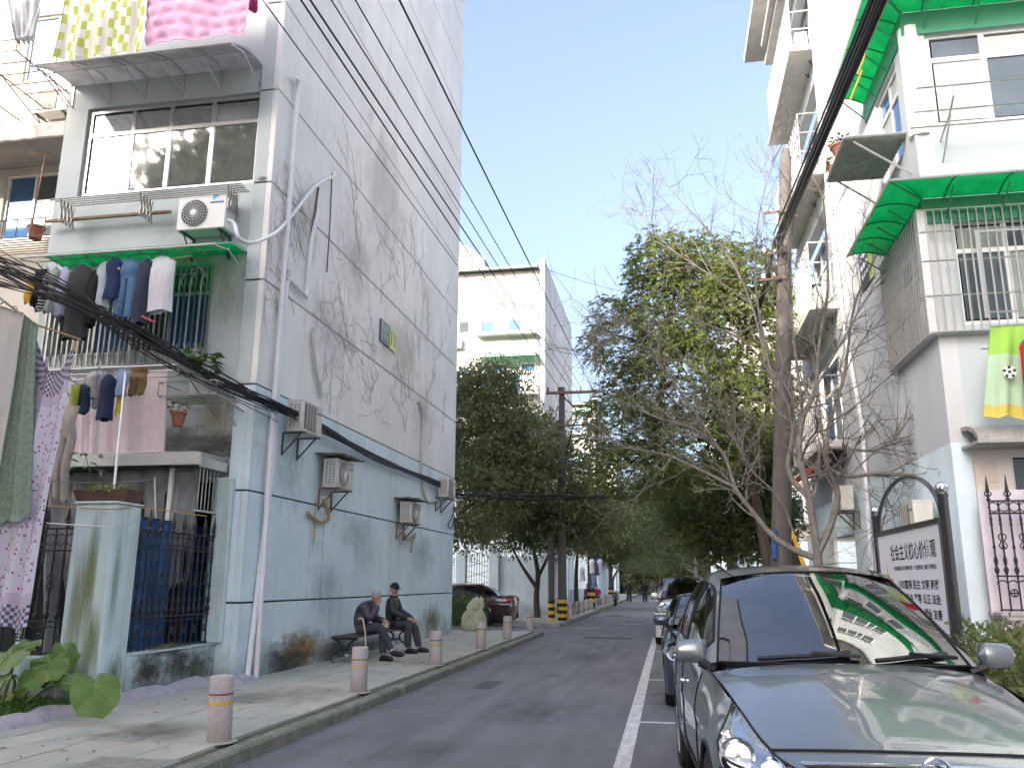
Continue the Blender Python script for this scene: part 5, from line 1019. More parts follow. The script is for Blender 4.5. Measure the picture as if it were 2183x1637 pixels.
def skin_body(name, verts, edges, radii, root, mats, zones, sub=2):
    """continuous figure grown from a joint skeleton; zones: function(face centre) -> material slot"""
    me = bpy.data.meshes.new(name); me.from_pydata([tuple(map(float, v)) for v in verts], edges, []); o = bpy.data.objects.new(name, me); COL.objects.link(o)
    md = o.modifiers.new('s', 'SKIN'); md.use_smooth_shade = True; md.branch_smoothing = .6
    for i, r in enumerate(radii): me.skin_vertices[0].data[i].radius = (r, r) if not isinstance(r, tuple) else r
    for i in range(len(verts)): me.skin_vertices[0].data[i].use_root = (i == root)
    sd = o.modifiers.new('d', 'SUBSURF'); sd.levels = sub; sd.render_levels = sub
    dg = bpy.context.evaluated_depsgraph_get(); dg.update(); nm = bpy.data.meshes.new_from_object(o.evaluated_get(dg)); bpy.data.objects.remove(o); nm.name = name
    nm.materials.clear()
    for q in mats: nm.materials.append(q)
    pc = np.zeros(len(nm.polygons)*3); nm.polygons.foreach_get('center', pc); nm.polygons.foreach_set('material_index', [int(zones(c)) for c in pc.reshape(-1, 3)]); nm.polygons.foreach_set('use_smooth', [True]*len(nm.polygons))
    return nm
skin_m = mat('skin', (.46, .27, .19), .6, var=.12, vscale=20); jacket_b = mat('puffer_navy', (.060, .060, .078), .35, var=.5, vscale=14, bump=.9, bscale=14); leather = mat('leather_black', (.024, .026, .027), .25, var=.3, vscale=8, bump=1.0, bscale=9); trou = mat('trousers_dark', (.05, .055, .065), .85, var=.3, vscale=8, bump=.4, bscale=14); shoe_m = mat('shoe_black', (.014, .013, .013), .4); hair_g = mat('hair_grey', (.36, .36, .36), .7, var=.4, vscale=60, stretch=(1, 1, .3)); sock = mat('sock_pale', (.55, .52, .47), .9); cap_m = mat('cap_black', (.012, .013, .014), .8)
def hand(m, wrist, d, nrm, side, curl=.5, L=.17):
    """palm, four unequal bent fingers and a thumb leaving the side of the palm"""
    d = np.asarray(d)/np.linalg.norm(d); nrm = np.asarray(nrm, float); nrm -= d*(nrm@d); nrm /= np.linalg.norm(nrm); s = np.cross(d, nrm)*side
    pc_ = wrist+d*.045; 
    m.tube([wrist-d*.015, wrist+d*.02, wrist+d*.065, wrist+d*.09], [.024, .032, .036, .028], 8)
    for i, (o, l) in enumerate(((-.030, .066), (-.010, .076), (.010, .07), (.028, .054))):
        b = wrist+d*.085+s*o; c1 = b+(d*math.cos(curl)-nrm*math.sin(curl))*l*.5; c2 = c1+(d*math.cos(2*curl)-nrm*math.sin(2*curl))*l*.5; m.tube([b-d*.012, b, c1, c2], [.0095, .0095, .0088, .006], 6)
    b = wrist+d*.03-s*.034; m.tube([b, b-s*.024+d*.024-nrm*.008, b-s*.026+d*.058-nrm*.02], [.0115, .0105, .007], 6)
def head(parent, c, fwd, hair, face, tilt=0., cap=None, stub=False):
    """head with brow, nose, mouth, ears; c = head centre, fwd = facing direction"""
    f = np.asarray(fwd, float); f /= np.linalg.norm(f); s = np.cross(f, (0, 0, 1)); s /= np.linalg.norm(s); u = np.cross(s, f)
    P = lambda a, b, c_: c+s*a+f*b+u*c_
    n, k = 18, 14; G = []
    for i in range(k+1):
        t = math.pi*i/k; z = -.118*math.cos(t); r = math.sin(t)**.8; row = []
        for j in range(n):
            a = 2*math.pi*j/n; x = .076*r*math.cos(a); y = .094*r*math.sin(a)
            if z < -.02: x *= 1-.32*(-z-.02)/.1; y = y*(1-.10*(-z-.02)/.1)+.012*(-z-.02)/.1
            if math.sin(a) > .75 and -.02 < z < .02: y -= .006           # eye sockets
            row.append(P(x, y, z))
        G.append(row)
    m = MB(); m.grid(G, closed=True); m.tube([P(0, .088, .018), P(0, .104, -.014), P(0, .108, -.026), P(0, .09, -.034)], [.008, .012, .014, .008], 7)
    for sg in (-1, 1): m.ball(P(sg*.078, -.004, -.008), .022, 8, 5, (.5, 1, 1.4))
    m.tube([P(-.03, .082, .028), P(0, .094, .03), P(.03, .082, .028)], [.007, .009, .007], 6)
    m.tube([P(0, -.012, -.17), P(0, -.005, -.08)], [.052, .05], 10)
    hd = m.build('head', face, parent, smooth=True)
    m = MB(); 
    for sg in (-1, 1): m.ball(P(sg*.03, .084, .008), .009, 6, 4)
    m.build('eye', mat('eye_dark', (.02, .015, .012), .3), hd)
    m = MB(); m.tube([P(-.024, .084, -.062), P(0, .092, -.06), P(.024, .084, -.062)], [.004, .006, .004], 5); m.build('mouth', mat('lip', (.32, .13, .10), .5), hd)
    G = []
    for i in range(8):
        t = math.pi*.52*i/7; row = []
        for j in range(n):
            a = 2*math.pi*j/n; sa = math.sin(a); lim = 1.0 if sa < .35 else .62
            tt = t*lim*(1.22 if sa < -.2 else 1); r = math.sin(tt); row.append(P(.086*r*math.cos(a)*(1+.03*math.sin(7*a+i)), .102*r*sa*(1+.03*math.sin(5*a+i)), .122*math.cos(tt)+.004*math.sin(11*a+3*i)))
        G.append(row)
    m = MB(); m.grid(G, closed=True, flip=True)
    if cap is None: m.build('hair', hair, parent, smooth=True)
    else:
        m.build('hair', hair, parent, smooth=True)
        m = MB(); G = []
        for i in range(7):
            t = math.pi*.5*i/6; G.append([P(.094*math.sin(t)*math.cos(a), .112*math.sin(t)*math.sin(a), .035+.105*math.cos(t)) for a in np.linspace(0, 2*math.pi, 20)[:-1]])
        m.grid(G, closed=True, flip=True); cp = m.build('cap', cap, parent, smooth=True)
        m = MB(); m.sheet([[P(.085*x, .095+.085*y*(1-.5*x*x), .04-.02*y-.02*x*x) for y in (0, .4, .8, 1)] for x in np.linspace(-1, 1, 9)], .008); m.build('cap_peak', cap, cp, smooth=True)
    return hd
def shoe(m, ankle, d):
    d = np.asarray(d, float); d /= np.linalg.norm(d); a = np.asarray(ankle); g = a*V3(1, 1, 0)+V3(0, 0, PZ)
    m.tube([a+V3(0, 0, .03), g+V3(0, 0, .075), g+d*.05+V3(0, 0, .062), g+d*.12+V3(0, 0, .05), g+d*.185+V3(0, 0, .042), g+d*.215+V3(0, 0, .036)], [.046, .052, .052, .048, .042, .022], 9)
    m.tube([g-d*.055+V3(0, 0, .03), g+d*.21+V3(0, 0, .03)], [.036, .036], 8)
# man: sits upright, turned to the camera, hands on his knees
hx, hy = -5.62, 17.05
def person(label, cat='person', loc=(0, 0, 0)): return thing('person', label, cat, loc)
Pm = person('man in a black cap and black leather jacket sitting upright on the bench', loc=(hx, hy, PZ))
z = PZ
vs = [(hx, hy, z+.56), (hx+.02, hy, z+.76), (hx+.05, hy-.01, z+.98), (hx+.05, hy-.015, z+1.09), (hx+.055, hy-.02, z+1.13),     # pelvis spine chest neck
      (hx+.06, hy-.19, z+1.03), (hx+.10, hy-.27, z+.80), (hx+.32, hy-.18, z+.70), (hx+.40, hy-.15, z+.67),    # near arm
      (hx+.04, hy+.17, z+1.03), (hx+.10, hy+.25, z+.80), (hx+.36, hy+.15, z+.68), (hx+.45, hy+.12, z+.645),     # far arm
      (hx+.05, hy-.10, z+.55), (hx+.45, hy-.17, z+.55), (hx+.44, hy-.20, z+.30), (hx+.46, hy-.21, z+.09),      # near leg
      (hx+.05, hy+.10, z+.55), (hx+.47, hy+.10, z+.56), (hx+.54, hy+.09, z+.30), (hx+.60, hy+.08, z+.09)]
es = [(0, 1), (1, 2), (2, 3), (3, 4), (2, 5), (5, 6), (6, 7), (7, 8), (2, 9), (9, 10), (10, 11), (11, 12), (0, 13), (13, 14), (14, 15), (15, 16), (0, 17), (17, 18), (18, 19), (19, 20)]
rd_ = [(.19, .17), (.19, .17), (.2, .16), .08, .06, .105, .082, .062, .045, .105, .082, .062, .045, .12, .092, .078, .072, .12, .092, .078, .072]
def zm(c): return 1 if (c[2] < z+.60 and not (c[2] > z+.5 and c[0] < hx+.16)) and not (c[2] > z+.625 and c[0] > hx+.2) else 0
me = skin_body('body', vs, es, rd_, 0, [leather, trou], lambda c: 1 if (c[2] < z+.645 and (c[0] > hx+.17 or c[2] < z+.5) and not (c[2] > z+.63)) else 0)
def attach(me, parent, nm='body'):
    o = bpy.data.objects.new(nm, me); COL.objects.link(o); me.transform(Matrix.Translation(-Vector(worldloc(parent)))); o.parent = parent; return o
attach(me, Pm)
head(Pm, V3(hx+.08, hy-.04, z+1.235), (.75, -.62, -.02), hair_g, skin_m, cap=cap_m)
m = MB(); hand(m, V3(hx+.42, hy-.145, z+.665), (.85, -.1, -.25), (0, .1, 1), 1, .45); m.build('hand', skin_m, Pm, smooth=True)
m = MB(); hand(m, V3(hx+.47, hy+.115, z+.64), (.6, -.1, -.6), (.6, .1, .7), -1, .4); m.build('hand', skin_m, Pm, smooth=True)
m = MB(); m.tube(crom([V3(hx+.0, hy-.07, z+1.10), V3(hx+.11, hy-.05, z+1.085), V3(hx+.10, hy+.06, z+1.09), V3(hx-.01, hy+.05, z+1.11)], 4), .026, 7); m.tube([V3(hx+.17, hy-.01, z+1.05), V3(hx+.2, hy-.005, z+.7)], .006, 5); m.build('collar', leather, Pm, smooth=True)
m = MB(); shoe(m, V3(hx+.46, hy-.21, z+.09), (1, -.25, 0)); m.build('shoe', shoe_m, Pm, smooth=True); m = MB(); shoe(m, V3(hx+.60, hy+.08, z+.09), (1, -.15, 0)); m.build('shoe', shoe_m, Pm, smooth=True)
m = MB(); m.tube([V3(hx+.455, hy-.207, z+.14), V3(hx+.46, hy-.21, z+.07)], .05, 8); m.build('sock', sock, Pm); m = MB(); m.tube([V3(hx+.585, hy+.083, z+.14), V3(hx+.60, hy+.08, z+.07)], .05, 8); m.build('sock', sock, Pm)
# woman: bent forward, face in her hand, legs crossed
wx, wy = -5.62, 15.25
Pw = person('grey-haired person in a dark padded jacket bent forward with a hand on the face', loc=(wx, wy, PZ))
vs = [(wx-.02, wy, z+.55), (wx+.02, wy, z+.74), (wx+.13, wy-.01, z+.93), (wx+.21, wy-.02, z+1.01), (wx+.25, wy-.03, z+1.05),
      (wx+.13, wy-.18, z+.95), (wx+.27, wy-.20, z+.72), (wx+.36, wy-.12, z+.90), (wx+.37, wy-.09, z+.98),
      (wx+.13, wy+.16, z+.95), (wx+.25, wy+.17, z+.70), (wx+.42, wy+.02, z+.70), (wx+.48, wy-.03, z+.70),
      (wx+.04, wy-.10, z+.53), (wx+.44, wy-.09, z+.60), (wx+.56, wy-.06, z+.36), (wx+.66, wy-.05, z+.17),
      (wx+.04, wy+.10, z+.53), (wx+.44, wy+.05, z+.53), (wx+.47, wy-.02, z+.30), (wx+.50, wy-.08, z+.09)]
rd_ = [(.19, .18), (.205, .19), (.19, .17), .08, .055, .112, .092, .068, .05, .112, .092, .066, .05, .115, .09, .072, .06, .115, .088, .072, .06]
attach(skin_body('body', vs, es, rd_, 0, [jacket_b, trou], lambda c: 1 if (c[2] < z+.64 and (c[0] > wx+.16 or c[2] < z+.5) and not (c[2] > z+.62)) else 0), Pw)
head(Pw, V3(wx+.33, wy-.06, z+1.13), (.80, -.35, -.5), hair_g, skin_m)
m = MB(); hand(m, V3(wx+.375, wy-.10, z+.985), (.1, .1, .9), (-.5, .3, 0), 1, .35); m.build('hand', skin_m, Pw, smooth=True); m = MB(); hand(m, V3(wx+.485, wy-.035, z+.695), (.7, -.4, -.3), (0, 0, 1), -1, .4); m.build('hand', skin_m, Pw, smooth=True)
m = MB(); m.tube(crom([V3(wx+.12, wy-.1, z+1.0), V3(wx+.25, wy-.1, z+1.02), V3(wx+.27, wy+.05, z+1.02), V3(wx+.13, wy+.07, z+1.02)], 4), .03, 7); m.build('collar', jacket_b, Pw, smooth=True)
m = MB(); shoe(m, V3(wx+.50, wy-.08, z+.09), (1, -.3, 0)); m.build('shoe', shoe_m, Pw, smooth=True); m = MB()
a_ = V3(wx+.66, wy-.05, z+.17); m.tube([a_+V3(-.02, 0, .03), a_+V3(.02, 0, -.03), a_+V3(.12, -.03, -.05), a_+V3(.2, -.05, -.05), a_+V3(.24, -.06, -.05)], [.045, .052, .05, .043, .02], 9); m.build('shoe', shoe_m, Pw, smooth=True)
m = MB(); m.tube([V3(wx+.62, wy-.055, z+.25), a_], .048, 8); m.build('sock', sock, Pw); m = MB(); m.tube([V3(wx+.485, wy-.06, z+.18), V3(wx+.5, wy-.08, z+.08)], .048, 8); m.build('sock', sock, Pw)
# litter and olive sack
T = thing('sack', 'tall crumpled olive woven sack leaning near the corner of the end wall', 'sack', (*az(1010, 1345, PZ)[:2], PZ)); sc = V3(*WL[T.name]); G = []; rs = np.random.default_rng(8)
for i, (h, r, dx) in enumerate([(0, .30, 0), (.05, .37, 0), (.2, .36, -.03), (.38, .33, -.02), (.52, .29, .0), (.60, .22, .03), (.66, .25, .05), (.78, .22, .08), (.9, .16, .12), (.98, .06, .14)]):
    G.append([sc+V3(dx+r*math.cos(a)*(1+.10*math.sin(3*a+i*.7)+.07*math.sin(9*a+i)+rs.uniform(-.03, .03)), r*.7*math.sin(a)*(1+.1*math.sin(4*a-i*.6)+.08*math.sin(8*a)), h*.98+.03*math.sin(2*a+1)*(h > .6)+rs.uniform(-.01, .01)) for a in np.linspace(0, 2*math.pi, 33)[:-1]])
m = MB(); m.grid(G, closed=True, flip=True); m.build('body', mat('sack_olive', (.42, .44, .30), .7, var=.3, vscale=8, bump=1.0, bscale=16), T, smooth='all')
m = MB(); m.tube([sc+V3(.10, -.2, .80), sc+V3(.2, -.12, .72)], .012, 5); m.build('tie', mat('peg_wood', (.5, .33, .18), .7), T)
c_ = az(739, 1400, PZ); m = MB(); m.ball(c_+V3(0, 0, .03), .05, 8, 5, (1, 1, .6)); tag(m.build('litter', white_fr), 'crumpled white paper scrap under the bench', 'litter')
# ================================================================== cars
def clear_mat(name, tint, ior=1.6, rough=.02):
    if name in MATS: return MATS[name]
    m = bpy.data.materials.new(name); m.use_nodes = True; MATS[name] = m; N = m.node_tree.nodes; L = m.node_tree.links; N.remove(N['Principled BSDF'])
    t = N.new('ShaderNodeBsdfTransparent'); t.inputs[0].default_value = (*tint, 1); g_ = N.new('ShaderNodeBsdfGlossy'); g_.inputs['Roughness'].default_value = rough; g_.inputs[0].default_value = (1, 1, 1, 1)
    f = N.new('ShaderNodeFresnel'); ge = N.new('ShaderNodeNewGeometry'); mx_ = N.new('ShaderNodeMix'); mx_.data_type = 'FLOAT'; mx_.inputs[2].default_value = ior; mx_.inputs[3].default_value = 1/ior; L.new(ge.outputs['Backfacing'], mx_.inputs['Factor']); L.new(mx_.outputs[0], f.inputs[0]); x = N.new('ShaderNodeMixShader'); L.new(f.outputs[0], x.inputs[0]); L.new(t.outputs[0], x.inputs[1]); L.new(g_.outputs[0], x.inputs[2]); L.new(x.outputs[0], N['Material Output'].inputs[0]); return m
wind_m = clear_mat('windscreen_glass', (.45, .50, .50), 2.7); tint_m = clear_mat('side_glass_tinted', (.06, .07, .07), 1.7); lens_m = clear_mat('lamp_lens', (.92, .93, .94), 1.45)
tyre_m = mat('tyre_rubber', (.022, .022, .023), .8, var=.2, vscale=12, bump=.3); chrome = mat('chrome', (.75, .75, .76), .12, metal=1.); rim_m = mat('alloy', (.45, .45, .46), .3, metal=.9)
trim_b = mat('trim_black', (.012, .012, .013), .5); seat_m = mat('seat_fabric', (.08, .075, .07), .9); gap_m = mat('panel_gap', (.006, .006, .007), .7); refl = mat('lamp_reflector', (.62, .63, .65), .15, metal=1., var=.3, vscale=25); amber = mat('lamp_amber', (.55, .22, .03), .3); red_l = mat('lamp_red', (.45, .012, .015), .2, coat=1.)
def car_paint(name, c, metal=.6): 
    m = mat(name, c, .30, metal=metal, coat=1., var=.10, vscale=220, rvar=.06); return m
def car(name, label, cat, loc, rz, p, paint, parts=True, sedan=False, suv=False):
    """car body in local axes: front towards -y, y=0 at the front axle; p: dict of profile points"""
    T = thing(name, label, cat, loc); T.rotation_euler = (0, 0, rz); W_ = p['hw']; wb = p['wb']; wr = p['wr']
    bd = lambda mb, nm, mt, pr=None, sm=True: mb.build(nm, mt, pr or T, smooth=sm, world=False)
    def net(rows, fr=(0, .42, .76, 1.)):      # rows: (yc, zc, halfwidth, sweep, crown) -> control net over the whole width
        f = [-x for x in fr[:0:-1]]+list(fr)
        return crom2(np.array([[(w*q, y+sw*abs(q)**2.2, z-cr*abs(q)**2.4) for q in f] for y, z, w, sw, cr in rows]), 6, 5)
    hf, cw, wt, rr, bb, dk = p['hood'], p['cowl'], p['wtop'], p['roof'], p['bbase'], p['deck']
    # hood
    a = hf; b = cw; rows = []
    for t, bl_ in ((0, 0), (.10, .022), (.38, .055), (.70, .045), (1, 0)):
        rows.append((a[0]+(b[0]-a[0])*t, a[1]+(b[1]-a[1])*t+bl_, p['hwF']+(p['hwC']-p['hwF'])*t**.62, p['hsF']*(1-t)+p['hsC']*t, .03+.055*min(1, t*2)))
    HG = net(rows); m = MB(); m.grid(HG, flip=True); hood = bd(m, 'hood', paint)
    # crease lines pressed into the hood, shut lines
    for edge in (HG[:, 0], HG[:, -1], HG[0]):
        m = MB(); m.tube(edge+V3(0, 0, -.006), .0065, 5); bd(m, 'shut_line', gap_m)
    # windscreen
    rows = []
    for t in (0, .33, .68, 1): rows.append((b[0]+.05+(wt[0]-b[0]-.05)*t, b[1]-.012+(wt[1]-b[1]+.012)*t+.035*math.sin(math.pi*t), p['gB']+(p['gT']-p['gB'])*t, p['hsC']+.04-.05*t, .02+.035*t))
    WG = net(rows); m = MB(); m.grid(WG, flip=True); bd(m, 'windscreen', wind_m)
    m = MB(); ring = np.vstack([WG[0], WG[:, -1], WG[-1][::-1], WG[::-1, 0]]); m.tube(ring+V3(0, -.003, .002), .007, 5); bd(m, 'windscreen_seal', gap_m)
    # black border band of the glass
    m = MB(); m.grid(WG[:3]+V3(0, .006, -.004), flip=True); bd(m, 'cowl_panel', trim_b)
    # roof
    rows = [(wt[0]+.008, wt[1]+.004, p['gT']+.015, .17, .055)]
    for t in (.3, .65): rows.append((wt[0]+(rr[0]-wt[0])*t, wt[1]+(rr[1]-wt[1])*t+p['rise']*math.sin(math.pi*min(1, t*1.15)), p['gT']+.05, .02, .065))
    rows.append((rr[0], rr[1], p['gT']+.02, -.06, .06)); RG = net(rows); m = MB(); m.grid(RG, flip=True); bd(m, 'roof', paint)
    for q in (3, -4): m = MB(); m.tube(RG[:, q]+V3(0, 0, .002), .006, 4); bd(m, 'roof_joint', gap_m)
    # rear window and deck
    rows = [(rr[0]+.01, rr[1]-.01, p['gT']+.0, -.06, .055), ((rr[0]+bb[0])/2+.03, (rr[1]+bb[1])/2+.03, p['gT']+.06, -.04, .05), (bb[0], bb[1], p['gB']-.06, -.03, .03)]
    BG = net(rows); m = MB(); m.grid(BG, flip=True); bd(m, 'rear_window', tint_m)
    rows = [(bb[0]+.01, bb[1], W_-.12, -.03, .03), ((bb[0]+dk[0])/2, (bb[1]+dk[1])/2+.02, W_-.13, -.04, .04), (dk[0], dk[1], W_-.18, -.08, .04), (dk[0]+.06, dk[1]-.25, W_-.14, -.10, .02), (dk[0]+.05, .5, W_-.10, -.10, 0), (dk[0]-.02, .26, W_-.12, -.1, 0)]
    m = MB(); m.grid(net(rows), flip=True); bd(m, 'rear_panel', paint)
    # head lamp net (right half), shared by the fender line
    zl_ = hf[1]-.02; nose = p['nose']; yf = nose+.32
    def plan(a): return V3(W_*.985*math.sin(a)**.82 if a > 0 else 0, nose+(yf-nose)*(1-math.cos(a))**1.15, 0)
    def bump(z): return -.03*math.exp(-((z-.45)/.14)**2)+.05*max(0, (z-.55)/.3)**2+.03*max(0, .3-z)
    top_b = p['bump']; He = HG[:, -1]; n5 = 13; kk = max(3, int(p['lampf']*len(He))); L0 = np.array([He[int(round(i))] for i in np.linspace(0, kk, n5)]); Gl0 = []
    for i, q in enumerate(L0):
        t = i/(n5-1); a = .30*math.pi/2+(p['lampa']-.30)*math.pi/2*min(1, t*1.7); bt = plan(a); bt = V3(bt[0], bt[1]+bump(top_b)+max(0, t-.6)*.55*(L0[-1][1]-bt[1]+.1), top_b+.004+p['lampr']*t**1.6)
        if t > .78: bt = lerp(bt, q, ((t-.78)/.22)**1.2*.97)
        Gl0.append([lerp(q+V3(.006, -.004, -.006), bt, f)+V3(.04, -.04, .008)*math.sin(math.pi*f)*(1-.7*t) for f in np.linspace(0, 1, 8)])
    Gl0 = np.array(Gl0); lampb = Gl0[3:, -1]; ytip = float(L0[-1][1])
    # body side
    ye = dk[0]-.02; belt = p['belt']
    def topz(y):
        pts = [(yf-.05, hf[1]-.06), (hf[0]+.35, lerp(hf[1], cw[1], .38)-.02), (cw[0]+p['hsC'], b[1]-.085), (cw[0]+p['hsC']+.18, belt[0]), (wb*.6, belt[1]), (bb[0], max(belt[1], bb[1]-.035)), (ye, dk[1]-.04)]
        v = float(np.interp(y, *zip(*pts)))
        return float(np.interp(y, lampb[:, 1], lampb[:, 2]))-.004 if y < ytip else v
    def topx(y):
        k = (y-hf[0])/(cw[0]-hf[0])
        pts = [(yf-.05, p['hwF']+.28), (hf[0]+.25, p['hwF']+(p['hwC']-p['hwF'])*.45+.03), (hf[0]+.55, p['hwF']+(p['hwC']-p['hwF'])*.75+.01), (cw[0]+p['hsC'], p['hwC']+.004), (cw[0]+p['hsC']+.2, p['gB']+.065), (wb*.6, W_-.05), (bb[0]-.2, W_-.07), (bb[0], W_-.12), (ye, W_-.17)]
        v = float(np.interp(y, *zip(*pts)))
        return float(np.interp(y, lampb[:, 1], lampb[:, 0])) if y < ytip else v
    def midx(y): return float(np.interp(y, [yf-.1, yf+.12, yf+.4, 0, .5, wb, ye-.5, ye], [W_-.13, W_-.045, W_-.012, W_, W_-.012, W_, W_-.02, W_-.09]))
    def botz(y):
        z = p['sill']
        for ya in (0, wb):
            q = (wr+.045)**2-(y-ya)**2
            if q > 0: z = max(z, wr-.01+math.sqrt(q))
        return z
    ys = np.unique(np.concatenate([np.linspace(yf, ye, 70), np.linspace(-wr-.05, wr+.05, 25), wb+np.linspace(-wr-.05, wr+.05, 25)]))
    for s in (-1, 1):
        G = []
        for y in ys:
            zt_, zb_ = topz(y), botz(y); xt_, xm_ = topx(y), midx(y); row = []
            for t in np.linspace(0, 1, 18):
                z = zt_+(zb_-zt_)*t; d_ = zt_-z; x = xt_+(xm_-xt_)*math.sin(min(1, d_/.26)*math.pi/2)**.8
                if z < .52: x -= .06*((.52-z)/.3)**2
                x += .010*math.exp(-((z-.72)/.035)**2) if y > .4 else 0
                if z < wr*2+.1:
                    for ya in (0, wb): x += .014*max(0, 1-abs(math.hypot(y-ya, z-wr)-wr-.06)/.05)
                row.append((s*x, y, z))
            G.append(row)
        m = MB(); m.grid(G, flip=(s < 0)); bd(m, 'body_side', paint)
        m = MB(); m.tube([r[-1] for r in np.array(G)], .012, 5); bd(m, 'sill_edge', trim_b)
        # door shut lines and handles
        for yd in (cw[0]+p['hsC']+.12, (cw[0]+wb)/2+.32, wb-.12):
            i = int(np.argmin(abs(ys-yd))); m = MB(); m.tube(np.array(G[i])[1:-1]+V3(s*.0015, 0, 0), .005, 4); bd(m, 'door_gap', gap_m)
        for yd in ((cw[0]+wb)/2+.12, wb-.25):
            i = int(np.argmin(abs(ys-yd))); q = np.array(G[i])[5]; m = MB(); m.tube(crom([q+V3(s*.0, -.09, 0), q+V3(s*.03, -.06, .004), q+V3(s*.03, .05, .004), q+V3(0, .09, 0)], 3), .014, 6); bd(m, 'door_handle', chrome if parts else paint)
        # greenhouse side: pillar strips and glass
        e0 = WG[:, -1 if s > 0 else 0]; rt = RG[:, -1 if s > 0 else 0]; be = BG[:, -1 if s > 0 else 0]
        top = np.vstack([e0[::3], rt[::3][1:], be[::3][1:]]); n_ = len(top); bot = []
        for i, q in enumerate(top):
            y = q[1]; yy = float(np.interp(i, [0, n_-1], [cw[0]+p['hsC']+.02, bb[0]+.0])); yy = max(cw[0]+p['hsC']+.02, min(bb[0], y)); bot.append((s*(topx(yy)-.006), yy, topz(yy)+.004))
        bot = np.array(bot); G2 = []
        for t in np.linspace(0, 1, 9): G2.append(top*(1-t)+bot*t+V3(s*.035, 0, 0)*math.sin(math.pi*t))
        G2 = np.array(G2); m = MB(); m.grid(G2, flip=(s > 0)); bd(m, 'cabin_side', paint)
        def inn(y, f): 
            i = int(np.argmin(abs(top[:, 1]-y))); return G2[int(round(f*8)), i]
        # side windows set 4 mm proud of the cabin side
        y0_ = cw[0]+p['hsC']+.30; cuts = [(y0_, (cw[0]+wb)/2+.30), ((cw[0]+wb)/2+.37, wb+.02), (wb+.08, bb[0]-.22)]
        for a_, c_ in cuts:
            if c_-a_ < .15: continue
            Gw = []
            for y in np.linspace(a_, c_, 9):
                yt = float(np.interp(y, [cw[0], cw[0]+.6, wb, bb[0]], [wt[0]+.05, wt[0]+.2, wb-.05, rr[0]+.0]))
                k = int(np.argmin(abs(top[:, 1]-max(y, min(top[:, 1].max(), y))))); tp = np.array([np.interp(y, top[:, 1], top[:, c2]) for c2 in range(3)]); bt = V3(s*(topx(y)-.006), y, topz(y)+.004)
                Gw.append([tp*(1-f)+bt*f+V3(s*(.035*math.sin(math.pi*f)+.006), 0, 0) for f in np.linspace(.12, .97, 6)])
            m = MB(); m.grid(Gw, flip=(s < 0)); bd(m, 'side_window', tint_m if parts else trim_b)
            m = MB(); Gw = np.array(Gw); m.tube(np.vstack([Gw[:, 0], Gw[-1], Gw[::-1, -1], Gw[::-1][0:1, 0], Gw[0][::-1]]), .009, 4); bd(m, 'window_seal', gap_m)
        # mirror
        ym = cw[0]+p['hsC']+.10; q = V3(s*(topx(ym)+.10), ym, belt[0]+.07); m = MB()
        G3 = []
        for t in np.linspace(0, 1, 8): 
            rr_ = (1-(2*t-1)**4)**.5*.5+.02
            G3.append([q+V3(s*(-.10+.22*t), .055*math.cos(a)*(1.1 if math.cos(a) < 0 else .6)*min(1, rr_*1.7), .085*math.sin(a)*min(1, rr_*1.9)*(1.0-.25*t)+.01) for a in np.linspace(0, 2*math.pi, 15)[:-1]])
        m.grid(G3, closed=True, flip=(s < 0)); mi_ = bd(m, 'mirror', paint); m = MB(); m.tube([q+V3(-s*.14, .03, -.1), q+V3(-s*.05, .01, -.06)], [.035, .03], 7); bd(m, 'mirror_foot', trim_b, mi_)
        m = MB(); m.bbox(q+V3(-.095, .03, -.065), q+V3(.095, .04, .08), .004); bd(m, 'mirror_glass', glass, mi_)
    # front: bumper, grille, lamps
    aa = np.linspace(0, math.pi/2, 22)
    def topf(a): return top_b-.0*a
    for s in (-1, 1):
        G = [[(s*plan(a)[0], plan(a)[1]+bump(z), z) for z in np.linspace(.2, topf(a), 14)] for a in aa]
        m = MB(); m.grid(G, flip=(s > 0)); bd(m, 'bumper', paint)
        m = MB(); m.tube(np.array(G)[:, -1], .008, 5); bd(m, 'bumper_gap', gap_m)
        m = MB(); Gf = [[(s*plan(a)[0], plan(a)[1]+bump(z)-.006, z) for z in np.linspace(.30, .40, 4)] for a in np.linspace(.0, .75, 9)]; m.grid(Gf, flip=(s > 0)); bd(m, 'air_intake', trim_b)
        # head lamp: net from the hood edge down to the bumper top
        Gl = Gl0*V3(s, 1, 1)
        Gl = np.array(Gl); m = MB(); m.grid(Gl, flip=(s < 0)); hl = bd(m, 'headlight', lens_m)
        ins = Gl+V3(-s*.035, .05, -.012)*np.sin(np.linspace(0, math.pi, 8))[None, :, None]; m = MB(); m.grid(ins, flip=(s < 0)); bd(m, 'reflector', refl, hl)
        for (i, f, r_) in ((5, 5, .085), (2, 5, .05), (9, 5, .03)) if not suv else ((4, 4, .085),):
            c_ = ins[i, f]+V3(s*.01, -.02, .0); m = MB(); m.lathe([(r_, -.0), (r_, .02), (r_*.82, .012), (r_*.55, -.02), (r_*.25, -.005), (0, .01)], c_, 18, (s*.25, -1, .25)); bd(m, 'lamp_cup', chrome, hl)
        c_ = ins[1, 5]; m = MB(); m.ball(c_+V3(0, -.02, 0), .022, 8, 5); bd(m, 'indicator', amber, hl)
        m = MB(); m.tube(np.vstack([Gl[:, 0], Gl[-1], Gl[::-1, -1], Gl[0][::-1]]), .006, 4); bd(m, 'lamp_seal', gap_m, hl)
        # panel between hood front and bumper: nose with grille
        Gn = []
